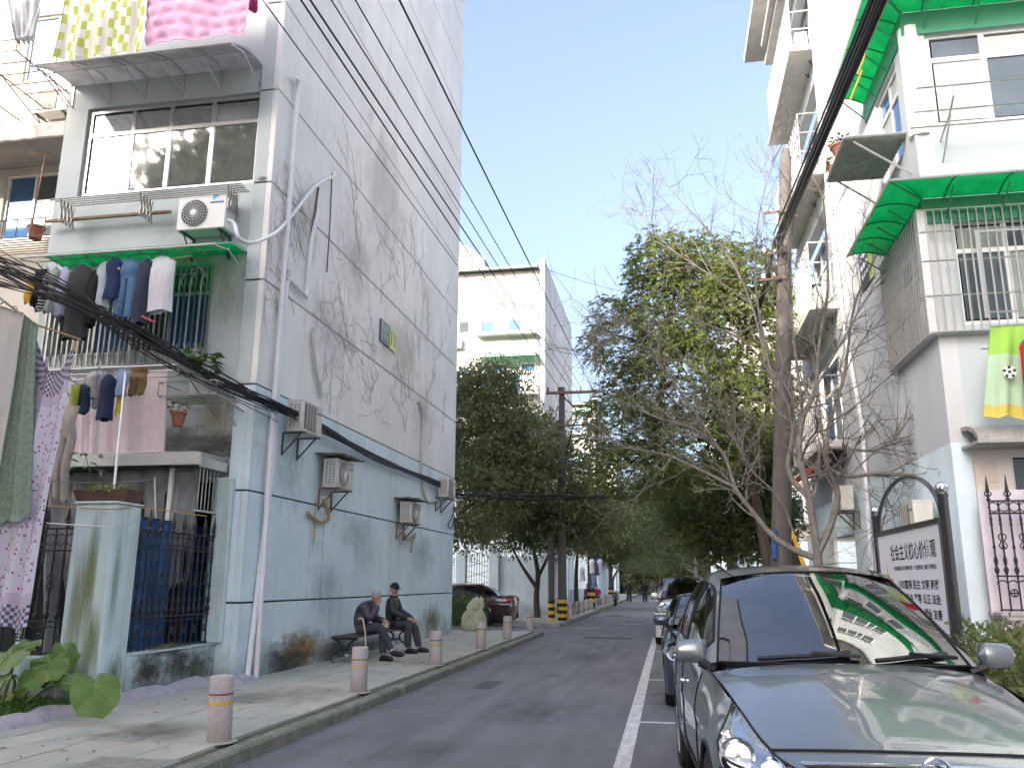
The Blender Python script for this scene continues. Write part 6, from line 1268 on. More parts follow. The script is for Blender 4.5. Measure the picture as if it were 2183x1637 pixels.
        for i, f in enumerate(np.linspace(0, 1, 8)):
            k = HG[0, HG.shape[1]//2+s*int(round(f*(HG.shape[1]//2)))]; a = .34*math.pi/2*f; q = plan(a); q = V3(s*q[0], q[1]+bump(top_b), top_b+.002); Gn.append([lerp(k+V3(0, -.002, -.012), q, g2)+V3(0, -.03, 0)*math.sin(math.pi*g2) for g2 in np.linspace(0, 1, 7)])
        m = MB(); m.grid(Gn, flip=(s > 0)); bd(m, 'nose_panel', paint)
        Gg = np.array(Gn); m = MB(); m.grid(Gg[:7, 2:6]+V3(0, -.008, .001), flip=(s > 0)); bd(m, 'grille', trim_b)
        for g2 in (2, 5): m = MB(); m.tube(Gg[:7, g2]+V3(0, -.012, .001), .008, 5); bd(m, 'grille_bar', chrome)
    q = Gg[0, 3]+V3(0, -.012, 0); m = MB(); m.tube([q+V3(.06*math.cos(a), 0, .06*math.sin(a)) for a in np.linspace(0, 2*math.pi, 21)], .01, 6, closed=True); m.tube([q+V3(-.05, 0, 0), q+V3(.05, 0, 0)], .008, 5); bd(m, 'badge', chrome)
    m = MB(); m.bbox((-.22, nose-.03, .42), (.22, nose-.015, .54), .004); bd(m, 'number_plate', mat('plate_blue', (.03, .08, .35), .5))
    # wheels
    for y in (0, wb):
        for s in (-1, 1):
            x = s*(W_-.10); m = MB(); m.lathe([(wr*.64, -.085), (wr*.9, -.1), (wr*.98, -.085), (wr, -.04), (wr, .04), (wr*.98, .085), (wr*.9, .1), (wr*.64, .085)], (x, y, wr), 36, (s, 0, 0)); wl = bd(m, 'wheel', tyre_m)
            m = MB(); m.lathe([(wr*.66, .06), (wr*.66, .088), (wr*.6, .085), (wr*.56, .03), (0, .03)], (x, y, wr), 30, (s, 0, 0)); bd(m, 'rim', rim_m, wl)
            m = MB()
            for k in range(7):
                a = k*2*math.pi/7; m.tube([(x+s*.085, y+.03*math.cos(a), wr+.03*math.sin(a)), (x+s*.08, y+wr*.6*math.cos(a), wr+wr*.6*math.sin(a))], [.028, .022], 5)
            m.lathe([(.06, .06), (.055, .095), (0, .1)], (x, y, wr), 14, (s, 0, 0)); bd(m, 'spokes', rim_m, wl)
    m = MB(); m.box((-W_+.22, nose+.15, .18), (W_-.22, ye-.05, .42)); m.box((-W_+.2, cw[0]+.25, .42), (W_-.2, bb[0]-.1, .62))
    for y in (0, wb): m.lathe([(wr+.05, -.3), (wr+.05, .3)], (-W_+.35, y, wr+.02), 16, (1, 0, 0)); m.lathe([(wr+.05, -.3), (wr+.05, .3)], (W_-.35, y, wr+.02), 16, (1, 0, 0))
    bd(m, 'underbody', trim_b, None, False)
    # cabin: dashboard, seats, wheel
    m = MB(); m.bbox((-W_+.16, cw[0]+.12, .70), (W_-.16, cw[0]+.62, cw[1]-.06), .05); bd(m, 'dashboard', trim_b)
    for s in (-1, 1):
        ysd = cw[0]+1.15; m = MB(); m.bbox((s*.38-.23, ysd, .62), (s*.38+.23, ysd+.14, 1.12), .05, ); m.bbox((s*.38-.12, ysd+.03, 1.17), (s*.38+.12, ysd+.11, 1.36), .04); m.bbox((s*.38-.23, ysd-.4, .5), (s*.38+.23, ysd, .66), .04); bd(m, 'seat', seat_m)
    m = MB(); m.bbox((-.62, cw[0]+1.95, .6), (.62, cw[0]+2.1, 1.2), .05); bd(m, 'rear_seat', seat_m)
    m = MB(); c_ = V3(.38, cw[0]+.62, cw[1]-.02); m.tube([c_+V3(.18*math.cos(a), .06*math.sin(a), .17*math.sin(a)) for a in np.linspace(0, 2*math.pi, 19)], .014, 5, closed=True); bd(m, 'steering_wheel', trim_b)
    m = MB(); q = WG[-4, WG.shape[1]//2]+V3(0, .05, -.05); m.bbox(q-V3(.11, .01, .03), q+V3(.11, .01, .03), .01); bd(m, 'rear_view_mirror', trim_b)
    # wipers
    for x0_, x1_ in ((-.52, .02), (.12, .62)):
        P = []
        for t in np.linspace(0, 1, 8):
            x = x0_+(x1_-x0_)*t; j = int(np.argmin(abs(WG[0][:, 0]-x))); r = .25+1.15*t; i0 = int(r); f = r-i0; P.append(lerp(WG[i0, j], WG[i0+1, j], f)+V3(0, -.012, .018))
        m = MB(); m.tube(P, .015, 5); wp = bd(m, 'wiper', trim_b); m = MB(); m.tube([P[-1]+V3(.05, -.03, -.02), lerp(P[3], P[4], .5)+V3(0, -.008, .022)], [.014, .009], 5); bd(m, 'wiper_arm', trim_b, wp)
    # tail lamps
    for s in (-1, 1):
        m = MB(); q = V3(s*(W_-.19), dk[0]-.07, dk[1]-.15); m.ball(q, .14, 14, 8, (.9, .75, .75)); bd(m, 'tail_light', red_l)
    return T
grey_p = car_paint('paint_gunmetal', (.215, .24, .255)); black_p = car_paint('paint_black_blue', (.03, .038, .06), .3); silver_p = car_paint('paint_silver', (.62, .63, .62), .15); maroon_p = car_paint('paint_maroon', (.030, .008, .012), .2)
mpv = dict(hw=.925, wb=2.71, wr=.315, nose=-.90, hood=(-.76, .775), cowl=(.36, 1.055), hwF=.67, hwC=.815, hsF=.13, hsC=.26, wtop=(1.43, 1.60), gB=.77, gT=.61, roof=(3.1, 1.60), rise=.065, bbase=(3.55, 1.12), deck=(3.62, 1.05), belt=(1.01, 1.06), sill=.22, bump=.645, lampf=.56, lampa=1., lampr=.16)
car('parked_car', 'gunmetal grey people carrier parked nose-on with its windscreen reflecting green awnings', 'car', (1.09, 5.16, 0), R(3.0), mpv, grey_p)
sdn = dict(hw=.85, wb=2.55, wr=.30, nose=-.84, hood=(-.72, .80), cowl=(.50, .98), hwF=.62, hwC=.735, hsF=.03, hsC=.12, wtop=(1.20, 1.375), gB=.70, gT=.56, roof=(2.35, 1.37), rise=.03, bbase=(2.95, 1.0), deck=(3.55, .96), belt=(.93, .95), sill=.24, bump=.64, lampf=.12, lampa=.86, lampr=.02)
car('parked_car', 'black older saloon with oblong headlights parked behind the grey people carrier', 'car', (.74, 11.6, 0), R(.8), sdn, black_p)
suv_ = dict(hw=.90, wb=2.56, wr=.355, nose=-.82, hood=(-.66, .98), cowl=(.58, 1.14), hwF=.52, hwC=.76, hsF=.06, hsC=.16, wtop=(1.08, 1.66), gB=.74, gT=.60, roof=(3.0, 1.66), rise=.03, bbase=(3.3, 1.15), deck=(3.38, 1.1), belt=(1.10, 1.13), sill=.32, bump=.80, lampf=.4, lampa=.9, lampr=.06)
car('parked_car', 'silver off-road car with a raised bonnet parked behind the black saloon', 'car', (.50, 22.6, 0), R(.5), suv_, silver_p)
car('parked_car', 'dark maroon saloon parked in the side lane behind the olive sack', 'car', (-9.05, 30.6, 0), R(-92), dict(sdn, hw=.86, wb=2.6, wr=.31, wtop=(1.3, 1.44), roof=(2.4, 1.44), rise=.03, bbase=(3.15, 1.05), deck=(3.6, 1.03)), maroon_p)
# ================================================================== trees
def fast_quads(name, V, m_, parent=None):
    n = len(V)//4; me = bpy.data.meshes.new(name); me.vertices.add(n*4); me.vertices.foreach_set('co', np.ascontiguousarray(V, dtype=np.float32).ravel())
    me.loops.add(n*4); me.loops.foreach_set('vertex_index', np.arange(n*4, dtype=np.int32)); me.polygons.add(n); me.polygons.foreach_set('loop_start', np.arange(0, n*4, 4, dtype=np.int32)); me.polygons.foreach_set('loop_total', np.full(n, 4, dtype=np.int32)); me.update(calc_edges=True); me.validate()
    me.materials.append(m_); o = bpy.data.objects.new(name, me); COL.objects.link(o)
    if parent is not None: o.parent = parent
    return o
def unit(a): return a/np.maximum(np.linalg.norm(a, axis=-1, keepdims=True), 1e-9)
def leaf_quads(P, D, size, wr, rs, fold=.12):
    n = len(P); D = unit(D); S = unit(np.cross(D, rs.normal(0, 1, (n, 3)))); U = np.cross(S, D); size = np.asarray(size).reshape(-1, 1)
    mid = P+D*size*.48
    return np.stack([P, mid+S*size*wr+U*size*fold, P+D*size-U*size*.1, mid-S*size*wr+U*size*fold], 1).reshape(-1, 3)
def crown_points(lobes, n, rs, shell=.55):
    """points in a union of ellipsoids, denser towards the skin; gathered in clumps with gaps between"""
    w = np.array([np.prod(l[1]) for l in lobes])**.72; w /= w.sum(); out = []; dirs = []
    for (c, r), k in zip(lobes, (w*n).astype(int)):
        d = unit(rs.normal(0, 1, (k, 3))); rad = (shell+(1-shell)*rs.random((k, 1)))**.7
        bump = 1+.16*np.sin(d[:, :1]*7+c[0])*np.sin(d[:, 1:2]*6+c[1])+.12*np.sin(d[:, 2:3]*9+c[2])
        out.append(np.asarray(c)+d*rad*bump*np.asarray(r)); dirs.append(d)
    return np.vstack(out), np.vstack(dirs)
def leafmat(name, c, c2, sub=.3, rough=.45):
    m = mat(name, c, rough, col2=c2, vscale=1.1, sub=sub, spec=.35); return m
osm = leafmat('leaf_osmanthus', (.135, .165, .068), (.195, .215, .095), .34, .34); pin = leafmat('leaf_pinnate', (.12, .165, .052), (.19, .22, .062), .45); evg = leafmat('leaf_evergreen', (.12, .165, .055), (.18, .21, .075), .36); farl = leafmat('leaf_far', (.115, .15, .07), (.16, .19, .09), .34)
bark = mat('bark_dark', (.075, .062, .05), .95, var=.3, vscale=8, bump=.7, bscale=18, stretch=(3, 3, .6)); bark_l = mat('bark_grey', (.175, .16, .145), .9, var=.3, vscale=9, bump=.5, bscale=22)
def limb(m, P, r0, r1, n=7): P = crom(P, 5); m.tube(P, np.linspace(r0, r1, len(P)), n); return P
def tree(label, base, trunkpts, lobes, nclump, per, lsize, m_, seed, wr=.22, trunk_r=.14, grp=None, droop=.25, pinnate=False, bk=None, twigs=True, cr=.22):
    rs = np.random.default_rng(seed); T = thing('tree', label, 'tree', base, grp); O = np.asarray(base, float)
    m = MB(); tops = []
    for i, pts in enumerate(trunkpts): P = limb(m, pts, trunk_r*(1 if i == 0 else .62), trunk_r*(.5 if i == 0 else .2), 8); tops.append(P[-1])
    for c, r in lobes:                      # limbs into every lobe
        t0 = min(tops, key=lambda q: np.linalg.norm(q-np.asarray(c))); md = lerp(t0, c, .5)+rs.normal(0, .2, 3); limb(m, [t0, md, np.asarray(c)+V3(0, 0, .2*r[2])], trunk_r*.42, .02, 5)
        for k in range(4):
            d = unit(rs.normal(0, 1, 3)+V3(0, 0, .4)); limb(m, [lerp(md, c, .6), np.asarray(c)+d*np.asarray(r)*.45, np.asarray(c)+d*np.asarray(r)*.85], trunk_r*.2, .008, 4)
    m.build('trunk', bk or bark, T, smooth=True)
    C, D = crown_points(lobes, nclump, rs); n = len(C)
    if pinnate:
        k = per; ra = unit(D*V3(1, 1, .5)+rs.normal(0, .55, (n, 3))); L = rs.uniform(.28, .5, (n, 1))*lsize*4; s = unit(np.cross(ra, V3(0, 0, 1))); Vs = []
        for j in range(k):
            t = (j//2+.6)/(k/2); sg = 1 if j % 2 else -1; P = C+ra*L*t+V3(0, 0, -1)*L*.55*t*t; d = unit(ra*.55+s*sg*.8+V3(0, 0, -.45)); Vs.append(leaf_quads(P, d, L[:, 0]*.42*rs.uniform(.8, 1.15, n)*(1.05-.35*t), .25, rs, .05))
        V = np.concatenate(Vs)
    else:
        P = np.repeat(C, per, 0)+rs.normal(0, cr, (n*per, 3))*V3(1, 1, .75); d = np.repeat(D, per, 0)*.5+rs.normal(0, .75, (n*per, 3))+V3(0, 0, -droop); V = leaf_quads(P, d, lsize*rs.uniform(.65, 1.25, n*per), wr, rs)
    fast_quads('crown', V-O, m_, T); return T
Y0 = 31
tree('dense round dark-leaved tree standing right against the far corner of the blank wall', az(985, 1325, PZ)*V3(1, 1, 0)+V3(0, 0, PZ-.05), [[(-8.7, 29.0, PZ-.1), (-8.6, 29.1, 1.3), (-8.0, 29.4, 2.6), (-7.3, 30, 4)], [(-8.55, 29.1, 1.4), (-8.9, 29.4, 3), (-8.8, 30, 4.5)]],
     [(ay(1035, 905, 31), (2.0, 2.2, 2.3)), (ay(1000, 1060, 29), (1.7, 2, 1.7)), (ay(1035, 830, 31), (1.2, 1.4, 1.1)), (ay(1090, 990, 30.5), (1.6, 2, 2.0)), (ay(990, 940, 31), (1.5, 1.5, 1.9))], 1900, 16, .17, osm, 1)
tree('dense round dark-leaved tree with a forked trunk at the corner of the side lane', (-5.25, 34.6, PZ-.05), [[(-5.25, 34.6, PZ-.1), (-5.3, 34.6, .9), (-5.25, 34.65, 1.9), (-5.5, 34.5, 3.2)], [(-5.28, 34.6, 1.6), (-4.9, 34.8, 2.4), (-4.5, 35, 3.3)], [(-5.3, 34.6, 1.3), (-5.9, 34.4, 2.2), (-6.4, 34.2, 3.2)]],
     [(ay(1165, 1040, 33.5), (2.2, 2.3, 2.0)), (ay(1090, 1095, 33), (1.8, 2, 1.3)), (ay(1130, 950, 34), (1.7, 1.8, 1.5)), (ay(1235, 1095, 35.5), (1.7, 2, 1.3)), (ay(1190, 1120, 33.5), (2.0, 2, 1.0))], 2100, 16, .17, osm, 2)
tree('smaller dark tree beyond the striped pole on the left pavement', (-5.0, 47, PZ-.05), [[(-5.0, 47, PZ-.1), (-5, 47, 1.8), (-4.9, 47, 3.2)]], [(ay(1278, 1120, 46), (1.9, 2, 1.7)), (ay(1300, 1150, 48), (1.5, 1.8, 1.2))], 800, 14, .19, osm, 3)
YT = 22.5
tree('tall feathery-leaved tree with one side lit by the sun, right of the lane', (2.6, 23, PZ-.05), [[(2.6, 23, PZ-.1), (2.5, 23, 2.2), (2.2, 22.8, 4.2), (1.9, 22.6, 6)], [(2.3, 22.8, 3.8), (2.7, 22.4, 6), (2.6, 22.3, 7.6)], [(2.2, 22.8, 4.2), (1.0, 22.5, 5.4), (0, 22.5, 6.6)]],
     [(ay(x, y, YT+dy), (a_*.80, 1.5, c_*.80)) for x, y, dy, a_, c_ in ((1440, 640, 0, 1.9, 1.7), (1350, 720, 0, 1.7, 1.4), (1500, 570, .3, 1.5, 1.1), (1570, 700, -.5, 1.9, 2.2), (1440, 820, 0, 2.2, 1.6), (1330, 900, .2, 1.5, 1.3), (1600, 860, -.5, 1.5, 1.5), (1360, 1000, 0, 1.6, 1.0), (1480, 960, -.3, 1.6, 1.2), (1590, 600, -.4, 1.3, 1.2), (1410, 560, .3, 1.2, .9))], 12500, 11, .145, pin, 4, trunk_r=.17, pinnate=True)
tree('leafy evergreen tree behind the leaning concrete pole', (3.4, 24.3+3, PZ-.05), [[(3.2, 27.2, PZ-.1), (3.1, 27.2, 1.6), (3.2, 27, 3)], [(3.5, 27.0, PZ-.1), (3.6, 27, 1.8), (3.7, 26.9, 3)]], [(ay(1575, 1060, 27), (1.5, 1.6, 1.5)), (ay(1520, 1110, 28), (1.4, 1.5, 1.1)), (ay(1620, 1120, 26.5), (1.1, 1.4, 1.0)), (ay(1600, 960, 27), (1.2, 1.4, 1.0)), (ay(1480, 1070, 29), (1.1, 1.3, 1.0))], 1500, 15, .18, evg, 5, grp=None)
for i, (x, y, px, py, Yc, sz, lb) in enumerate([(3.2, 39, 1440, 1120, 39, 1.9, 'bushy street tree beside the slender grey pole on the right'), (3.4, 50, 1405, 1130, 50, 2.3, 'street tree on the right beyond the bushy one by the slender pole'), (3.2, 64, 1392, 1150, 64, 2.6, 'far street tree on the right, above the walking people'), (-5.4, 62, 1320, 1150, 62, 2.2, 'street tree on the left above the people sitting by the motorcycle'), (-5.2, 82, 1350, 1170, 82, 2.6, 'far street tree on the left side of the lane'), (3.0, 84, 1400, 1165, 84, 3.0, 'distant tree arching over the lane from the right')]):
    c = ay(px, py, Yc); tree(lb, (x, y, PZ-.05), [[(x, y, PZ-.1), (x, y, 1.8), (lerp(x, c[0], .4), y, 3)]], [(c, (sz, sz, sz*.85)), (c+V3(sz*.6*(1 if x > 0 else -1), .5, sz*.5), (sz*.8, sz*.8, sz*.8)), (c+V3(0, 0, sz*.9), (sz*.8, sz, sz*.7))], 520, 15, .19, farl, 20+i, trunk_r=.13, cr=.3)
for i, (x, y) in enumerate([(-6, 112), (-2.2, 108), (1.5, 110), (5, 112), (-9.5, 116), (-.4, 116)]):
    tree('far tree closing the end of the lane', (x, y, -.05), [[(x, y, -.1), (x, y, 2), (x, y, 3)]], [((x, y, 1.6), (3.4, 2.5, 1.7)), ((x, y, 4.2), (3.4, 3, 2.6)), ((x+1, y, 6.6), (2.6, 2.5, 2.2))], 620, 14, .42, farl, 40+i, grp='trees closing the end of the lane', cr=.45)
# tall trees added out of view to soften the light on both facades
for i, (x, y, lb) in enumerate([(-5.6, -3.5, 'tall unseen tree added on the pavement to soften the facade light'), (-15, -2.5, 'tall unseen tree added in the courtyard to soften the facade light')]):
    tree(lb, (x, y, PZ-.05), [[(x, y, PZ-.1), (x+.1, y, 4), (x, y, 9)]], [((x, y, 12.5), (4.2, 3.2, 3.6)), ((x+1, y, 16), (3.2, 2.8, 2.6)), ((x-1.6, y+.3, 15), (2.8, 2.6, 2.6))], 850, 9, .5, farl, 90+i, trunk_r=.25, cr=.5)
# bare tree
def bare_tree():
    rs = np.random.default_rng(23); T = thing('bare_tree', 'leafless pale-barked tree with fine twigs beside the leaning concrete pole', 'tree', (*az(1745, 1300, PZ)[:2]*0+V3(2.95, 15.0, 0)[:2], PZ)); m = MB(); tw = MB()
    Yb = 15.0
    L = [([(1745, 1290, 0), (1744, 1200, 0), (1735, 1130, 0), (1722, 1050, 0), (1703, 960, .1), (1712, 890, .2), (1738, 830, .2), (1746, 740, .1), (1765, 600, 0), (1755, 430, -.1)], .085, .014),
         ([(1745, 1175, 0), (1772, 1115, .1), (1785, 1050, .1), (1762, 985, .2), (1770, 900, .3), (1800, 800, .3), (1822, 650, .3), (1880, 520, .4)], .07, .012),
         ([(1762, 1000, .2), (1810, 1015, 0), (1880, 1008, -.2), (1960, 1012, -.4), (2040, 1000, -.6), (2085, 965, -.7)], .045, .008),
         ([(1785, 1050, .1), (1760, 960, 0), (1850, 960, -.2), (1900, 940, -.4), (1950, 880, -.6), (2000, 850, -.7)], .035, .006),
         ([(1722, 1060, 0), (1680, 1000, .3), (1690, 900, .4), (1640, 780, .6), (1602, 650, .8), (1560, 560, 1.0), (1490, 470, 1.1), (1425, 400, 1.2)], .05, .008),
         ([(1640, 780, .6), (1612, 620, .5), (1615, 480, .5), (1645, 350, .4)], .028, .006), ([(1602, 650, .8), (1520, 590, .8), (1430, 530, .9), (1370, 460, 1)], .024, .005),
         ([(1690, 880, .4), (1600, 740, .2), (1500, 690, .1), (1400, 660, 0), (1330, 690, 0)], .026, .005), ([(1712, 890, .2), (1690, 700, 0), (1680, 560, -.2), (1700, 420, -.3)], .03, .006),
         ([(1740, 1190, .1), (1690, 1170, .2), (1645, 1140, .3), (1600, 1085, .4), (1568, 1040, .5), (1540, 965, .6), (1480, 915, .7), (1380, 880, .8), (1300, 800, .9), (1250, 760, 1)], .06, .007),
         ([(1568, 1040, .5), (1500, 1005, .6), (1420, 970, .7), (1340, 955, .8), (1270, 930, .8)], .034, .006), ([(1540, 965, .6), (1460, 850, .6), (1390, 760, .5), (1300, 720, .5)], .022, .005),
         ([(1690, 1130, 0), (1660, 1060, -.1), (1600, 1000, -.2), (1560, 930, -.3), (1500, 880, -.4)], .02, .005), ([(1738, 830, .2), (1800, 720, 0), (1860, 620, -.2), (1950, 560, -.3)], .022, .004), ([(1810, 1015, 0), (1870, 960, .2), (1930, 930, .3), (2010, 920, .3)], .016, .004), ([(1770, 900, .3), (1830, 860, .1), (1900, 800, 0), (1960, 760, 0)], .018, .004), ([(1880, 1008, -.2), (1890, 1080, -.2), (1880, 1120, -.2)], .01, .003)]
    def twig(p, d, l, r, dep):
        n = 4; P = [p]
        for i in range(n): d = unit(d+rs.normal(0, .17, 3)+V3(0, 0, .05)); P.append(P[-1]+d*l/n)
        tw.tube(P, np.linspace(r, r*.45, n+1), 3, cap=False)
        if dep < 3:
            for k in range(rs.integers(2, 4) if dep < 2 else rs.integers(1, 3)):
                q = P[rs.integers(1, n+1)]; e = unit(d+rs.normal(0, .62, 3)); twig(q, e, l*rs.uniform(.45, .75), r*.66, dep+1)
    for pts, r0, r1 in L:
        P = crom([ay(x, y, Yb+dy) for x, y, dy in pts], 6); k = len(P); rad = np.linspace(r0, r1, k); m.tube(P, rad, 7)
        for i in range(int(k*.3), k, 1 if r0 < .04 else 2):
            d = P[min(i+1, k-1)]-P[i-1]; d = unit(d); e = unit(d*.7+rs.normal(0, .55, 3)+V3(0, -.0, .1)); twig(P[i], e, rs.uniform(.6, 1.3), max(.0085, rad[i]*.5), 0)
        d = unit(P[-1]-P[-3]); 
        for q in range(3): twig(P[-1], unit(d+rs.normal(0, .3, 3)), rs.uniform(.6, 1.0), max(.0085, r1*.8), 0)
    m.build('trunk', bark_l, T, smooth=True); tw.build('twigs', bark_l, T); return T
bare_tree()
# shrubs
def shrub(label, c, r, n, m_, seed, ll=.1, stems=7):
    rs = np.random.default_rng(seed); T = thing('shrub', label, 'shrub', (c[0], c[1], PZ)); m = MB()
    for i in range(stems): t = rs.uniform(0, 6.3); m.tube(crom([(c[0], c[1], PZ), (c[0]+.4*r[0]*math.cos(t), c[1]+.4*r[1]*math.sin(t), PZ+r[2]), (c[0]+.8*r[0]*math.cos(t), c[1]+.8*r[1]*math.sin(t), PZ+r[2]*1.7)], 3), .008, 4)
    m.build('stems', bark, T); C, D = crown_points([((c[0], c[1], PZ+r[2]), r)], n, rs, .3); P = np.repeat(C, 5, 0)+rs.normal(0, .05, (len(C)*5, 3)); V = leaf_quads(P, np.repeat(D, 5, 0)+rs.normal(0, .6, P.shape), ll*rs.uniform(.6, 1.2, len(P)), .24, rs)
    V[:, 2] = np.maximum(V[:, 2], PZ+.01); fast_quads('foliage', V-np.array([c[0], c[1], PZ]), m_, T); return T
shrub('low green shrub at the corner between the blank wall and the side lane', (*(az(985, 1335, PZ)[:2]), 0), (.75, .6, .45), 260, leaf_a, 61)
for i, (x, y, rr_) in enumerate([(3.0, 8.6, (.55, .7, .48)), (3.4, 9.9, (.5, .7, .5)), (3.1, 7.4, (.5, .6, .42)), (3.75, 11.0, (.4, .6, .45))]):
    shrub(['green shrub below the brick plinth near the car mirror', 'green shrub in front of the brick plinth of the iron fence', 'low shrub beside the people carrier\'s far mirror', 'shrub against the foot of the right building corner'][i], (x, y, 0), rr_, 300, evg, 70+i, .085)
# ================================================================== right building attachments
def awn_wrap(label, z_in, z_out, yf, xl, yfar, x_end, mt, rib_n, lvl):
    """awning wrapping the street corner: sheet towards -y and sheet towards -x, mitred"""
    T = thing('awning', label, 'awning', (XR, YR, z_in)); n = 7
    def prof(t): return z_in+(z_out-z_in)*t+.07*math.sin(math.pi*t)
    F = [[(x, YR-.01-(YR-yf)*t, prof(t)) for x in np.linspace(XR-.02-(XR-xl)*t, x_end, 8)] for t in np.linspace(0, 1, n)]
    m = MB(); m.sheet(F, .007); m.build('front_sheet', mt, T, smooth=True)
    S = [[(XR-.01-(XR-xl)*t, y, prof(t)) for y in np.linspace(YR-.02-(YR-yf)*t, yfar, 8)] for t in np.linspace(0, 1, n)]
    m = MB(); m.sheet(S, .007); m.build('side_sheet', mt, T, smooth=True)
    m = MB(); m.tube([(x_end, yf, z_out-.015), (xl, yf, z_out-.015), (xl, yfar, z_out-.015)], .02, 6); m.build('edge_tube', alu, T)
    gfr = mat('green_frame', (.05, .24, .14), .5)
    for x in np.linspace(XR+.3, x_end-.1, rib_n):
        m = MB(); m.tube([(x, YR-.015-(YR-yf)*t, prof(t)-.02) for t in np.linspace(0, 1, 6)], .014, 5); m.tube([(x, YR-.012, z_in-.36), (x, yf+.25, z_out-.06)], .014, 5); m.build('rib', gfr, T)
    for y in np.linspace(YR+.25, yfar-.02, 4):
        m = MB(); m.tube([(XR-.015-(XR-xl)*t, y, prof(t)-.02) for t in np.linspace(0, 1, 6)], .014, 5); m.tube([(XR-.012, y, z_in-.36), (xl+.2, y, z_out-.06)], .014, 5); m.build('rib', gfr, T)
    m = MB(); m.tube([(XR-.01, YR-.01, z_in-.02), (xl, yf, z_out-.03)], .016, 5); m.build('hip_rib', gfr, T)
    m = MB(); m.box((XR-.03, YR-.03, z_in-.42), (x_end, YR-.005, z_in-.02)); m.box((XR-.03, YR-.004, z_in-.42), (XR-.004, yfar, z_in-.02)); m.build('fascia', gfr, T)
    return T
awn_wrap('green awning wrapping the corner above the barred second floor window', 7.22, 7.25, 12.05, 3.36, 15.05, 8.2, green_poly, 6, 2)
awn_wrap('bright sunlit green awning wrapping the corner above the third floor bay', 10.45, 10.6, 12.0, 3.36, 15.4, 8.2, green_poly, 6, 3)
# window cage, second floor: every bar its own piece
T = thing('security_cage', 'stainless steel window cage wrapping the second floor corner', 'security cage', (XR, YR, 5.05))
cz0, cz1 = 5.06, 6.98; xo, yo = XR-.30, YR-.32; xo = XR-.02; yo = YR-.03
xo, yo = 3.97, 12.62
b0_ = MB(); b0_.cyl((0, 0, cz0-5.05), (0, 0, cz1-5.05), .0125, n=7); p0_ = None
def bar(x, y):
    global p0_
    if p0_ is None: p0_ = b0_.build('bar', steel, T, smooth=True, world=False); o = p0_
    else: o = p0_.copy(); COL.objects.link(o)
    o.location = (x-XR, y-YR, 0)
for x in np.arange(xo, 7.6, .118): bar(x, yo)
for y in np.arange(yo+.1, 15.0, .118): bar(xo-.10, y)
for z in (cz0, 5.62, 6.16, 6.62, cz1):
    m = MB(); m.tube([(xo-.10, 15.0, z), (xo-.10, yo, z), (7.6, yo, z)], .018 if z in (cz0, cz1) else .013, 5); m.build('cross_rail', steel, T)
m = MB(); m.box((xo-.12, yo, cz0-.02), (xo+.02, yo+.14, cz1+.02)); m.box((xo-.105, yo+.14, cz0-.015), (XR-.002, 15.0, cz0+.004)); m.box((XR, yo, cz0-.015), (7.6, YR-.001, cz0+.004)); m.build('tray', galv, T)
m = MB(); m.bbox((4.62, yo-.012, 5.25), (4.68, yo+.02, 6.6), .004); m.bbox((5.4, yo-.012, 5.25), (5.46, yo+.02, 6.6), .004); m.bbox((4.68, yo-.012, 6.56), (5.4, yo+.02, 6.6), .004); m.build('hatch_frame', steel, T)
# corrugated shelf with pots on the third floor
T = thing('shelf', 'corrugated metal shelf with flower pots below the third floor side window', 'shelf', (XR, 13.9, 8.55)); n = 25
m = MB(); m.sheet([[(x, y, 8.52+.018*math.cos(i*math.pi)) for x in (3.05, 3.5, XR-.002)] for i, y in enumerate(np.linspace(13.15, 14.7, n))], .006); m.build('sheet', mat('corrugated_grey', (.38, .36, .34), .6, metal=.3, var=.25, vscale=7), T)
m = MB(); m.tube([(3.05, 13.15, 8.56), (3.05, 14.7, 8.56)], .02, 5); m.tube([(3.05, 13.15, 8.56), (XR, 13.15, 8.56)], .02, 5); m.build('rim', galv, T)
for y in (13.2, 14.6): m = MB(); m.tube([(3.2, y, 8.5), (XR-.01, y-.05, 7.85)], .018, 5); m.build('stay', galv, T)
for i, (x, y, r_, lb) in enumerate([(3.2, 13.9, .2, 'wide terracotta bowl with dry plants on the corrugated shelf'), (3.16, 14.5, .13, 'terracotta pot with yellow-green sprigs at the far end of the corrugated shelf'), (3.5, 13.6, .12, 'pale enamel pot beside the terracotta bowl on the corrugated shelf')]):
    P_ = thing('flower_pot', lb, 'flower pot', (x, y, 8.56)); m = MB(); m.lathe([(r_*.6, 0), (r_, r_*1.1), (r_*1.08, r_*1.1), (r_*1.08, r_*1.25), (r_*.9, r_*1.25)], (x, y, 8.555), 16); m.build('pot', pot_m if i < 2 else alu, P_, smooth=True)
    if i < 2: leafy(P_, (x, y, 8.56+r_*1.2), 70, r_, .16, leaf_d if i == 0 else leaf_b, ll=.1, seed=80+i)
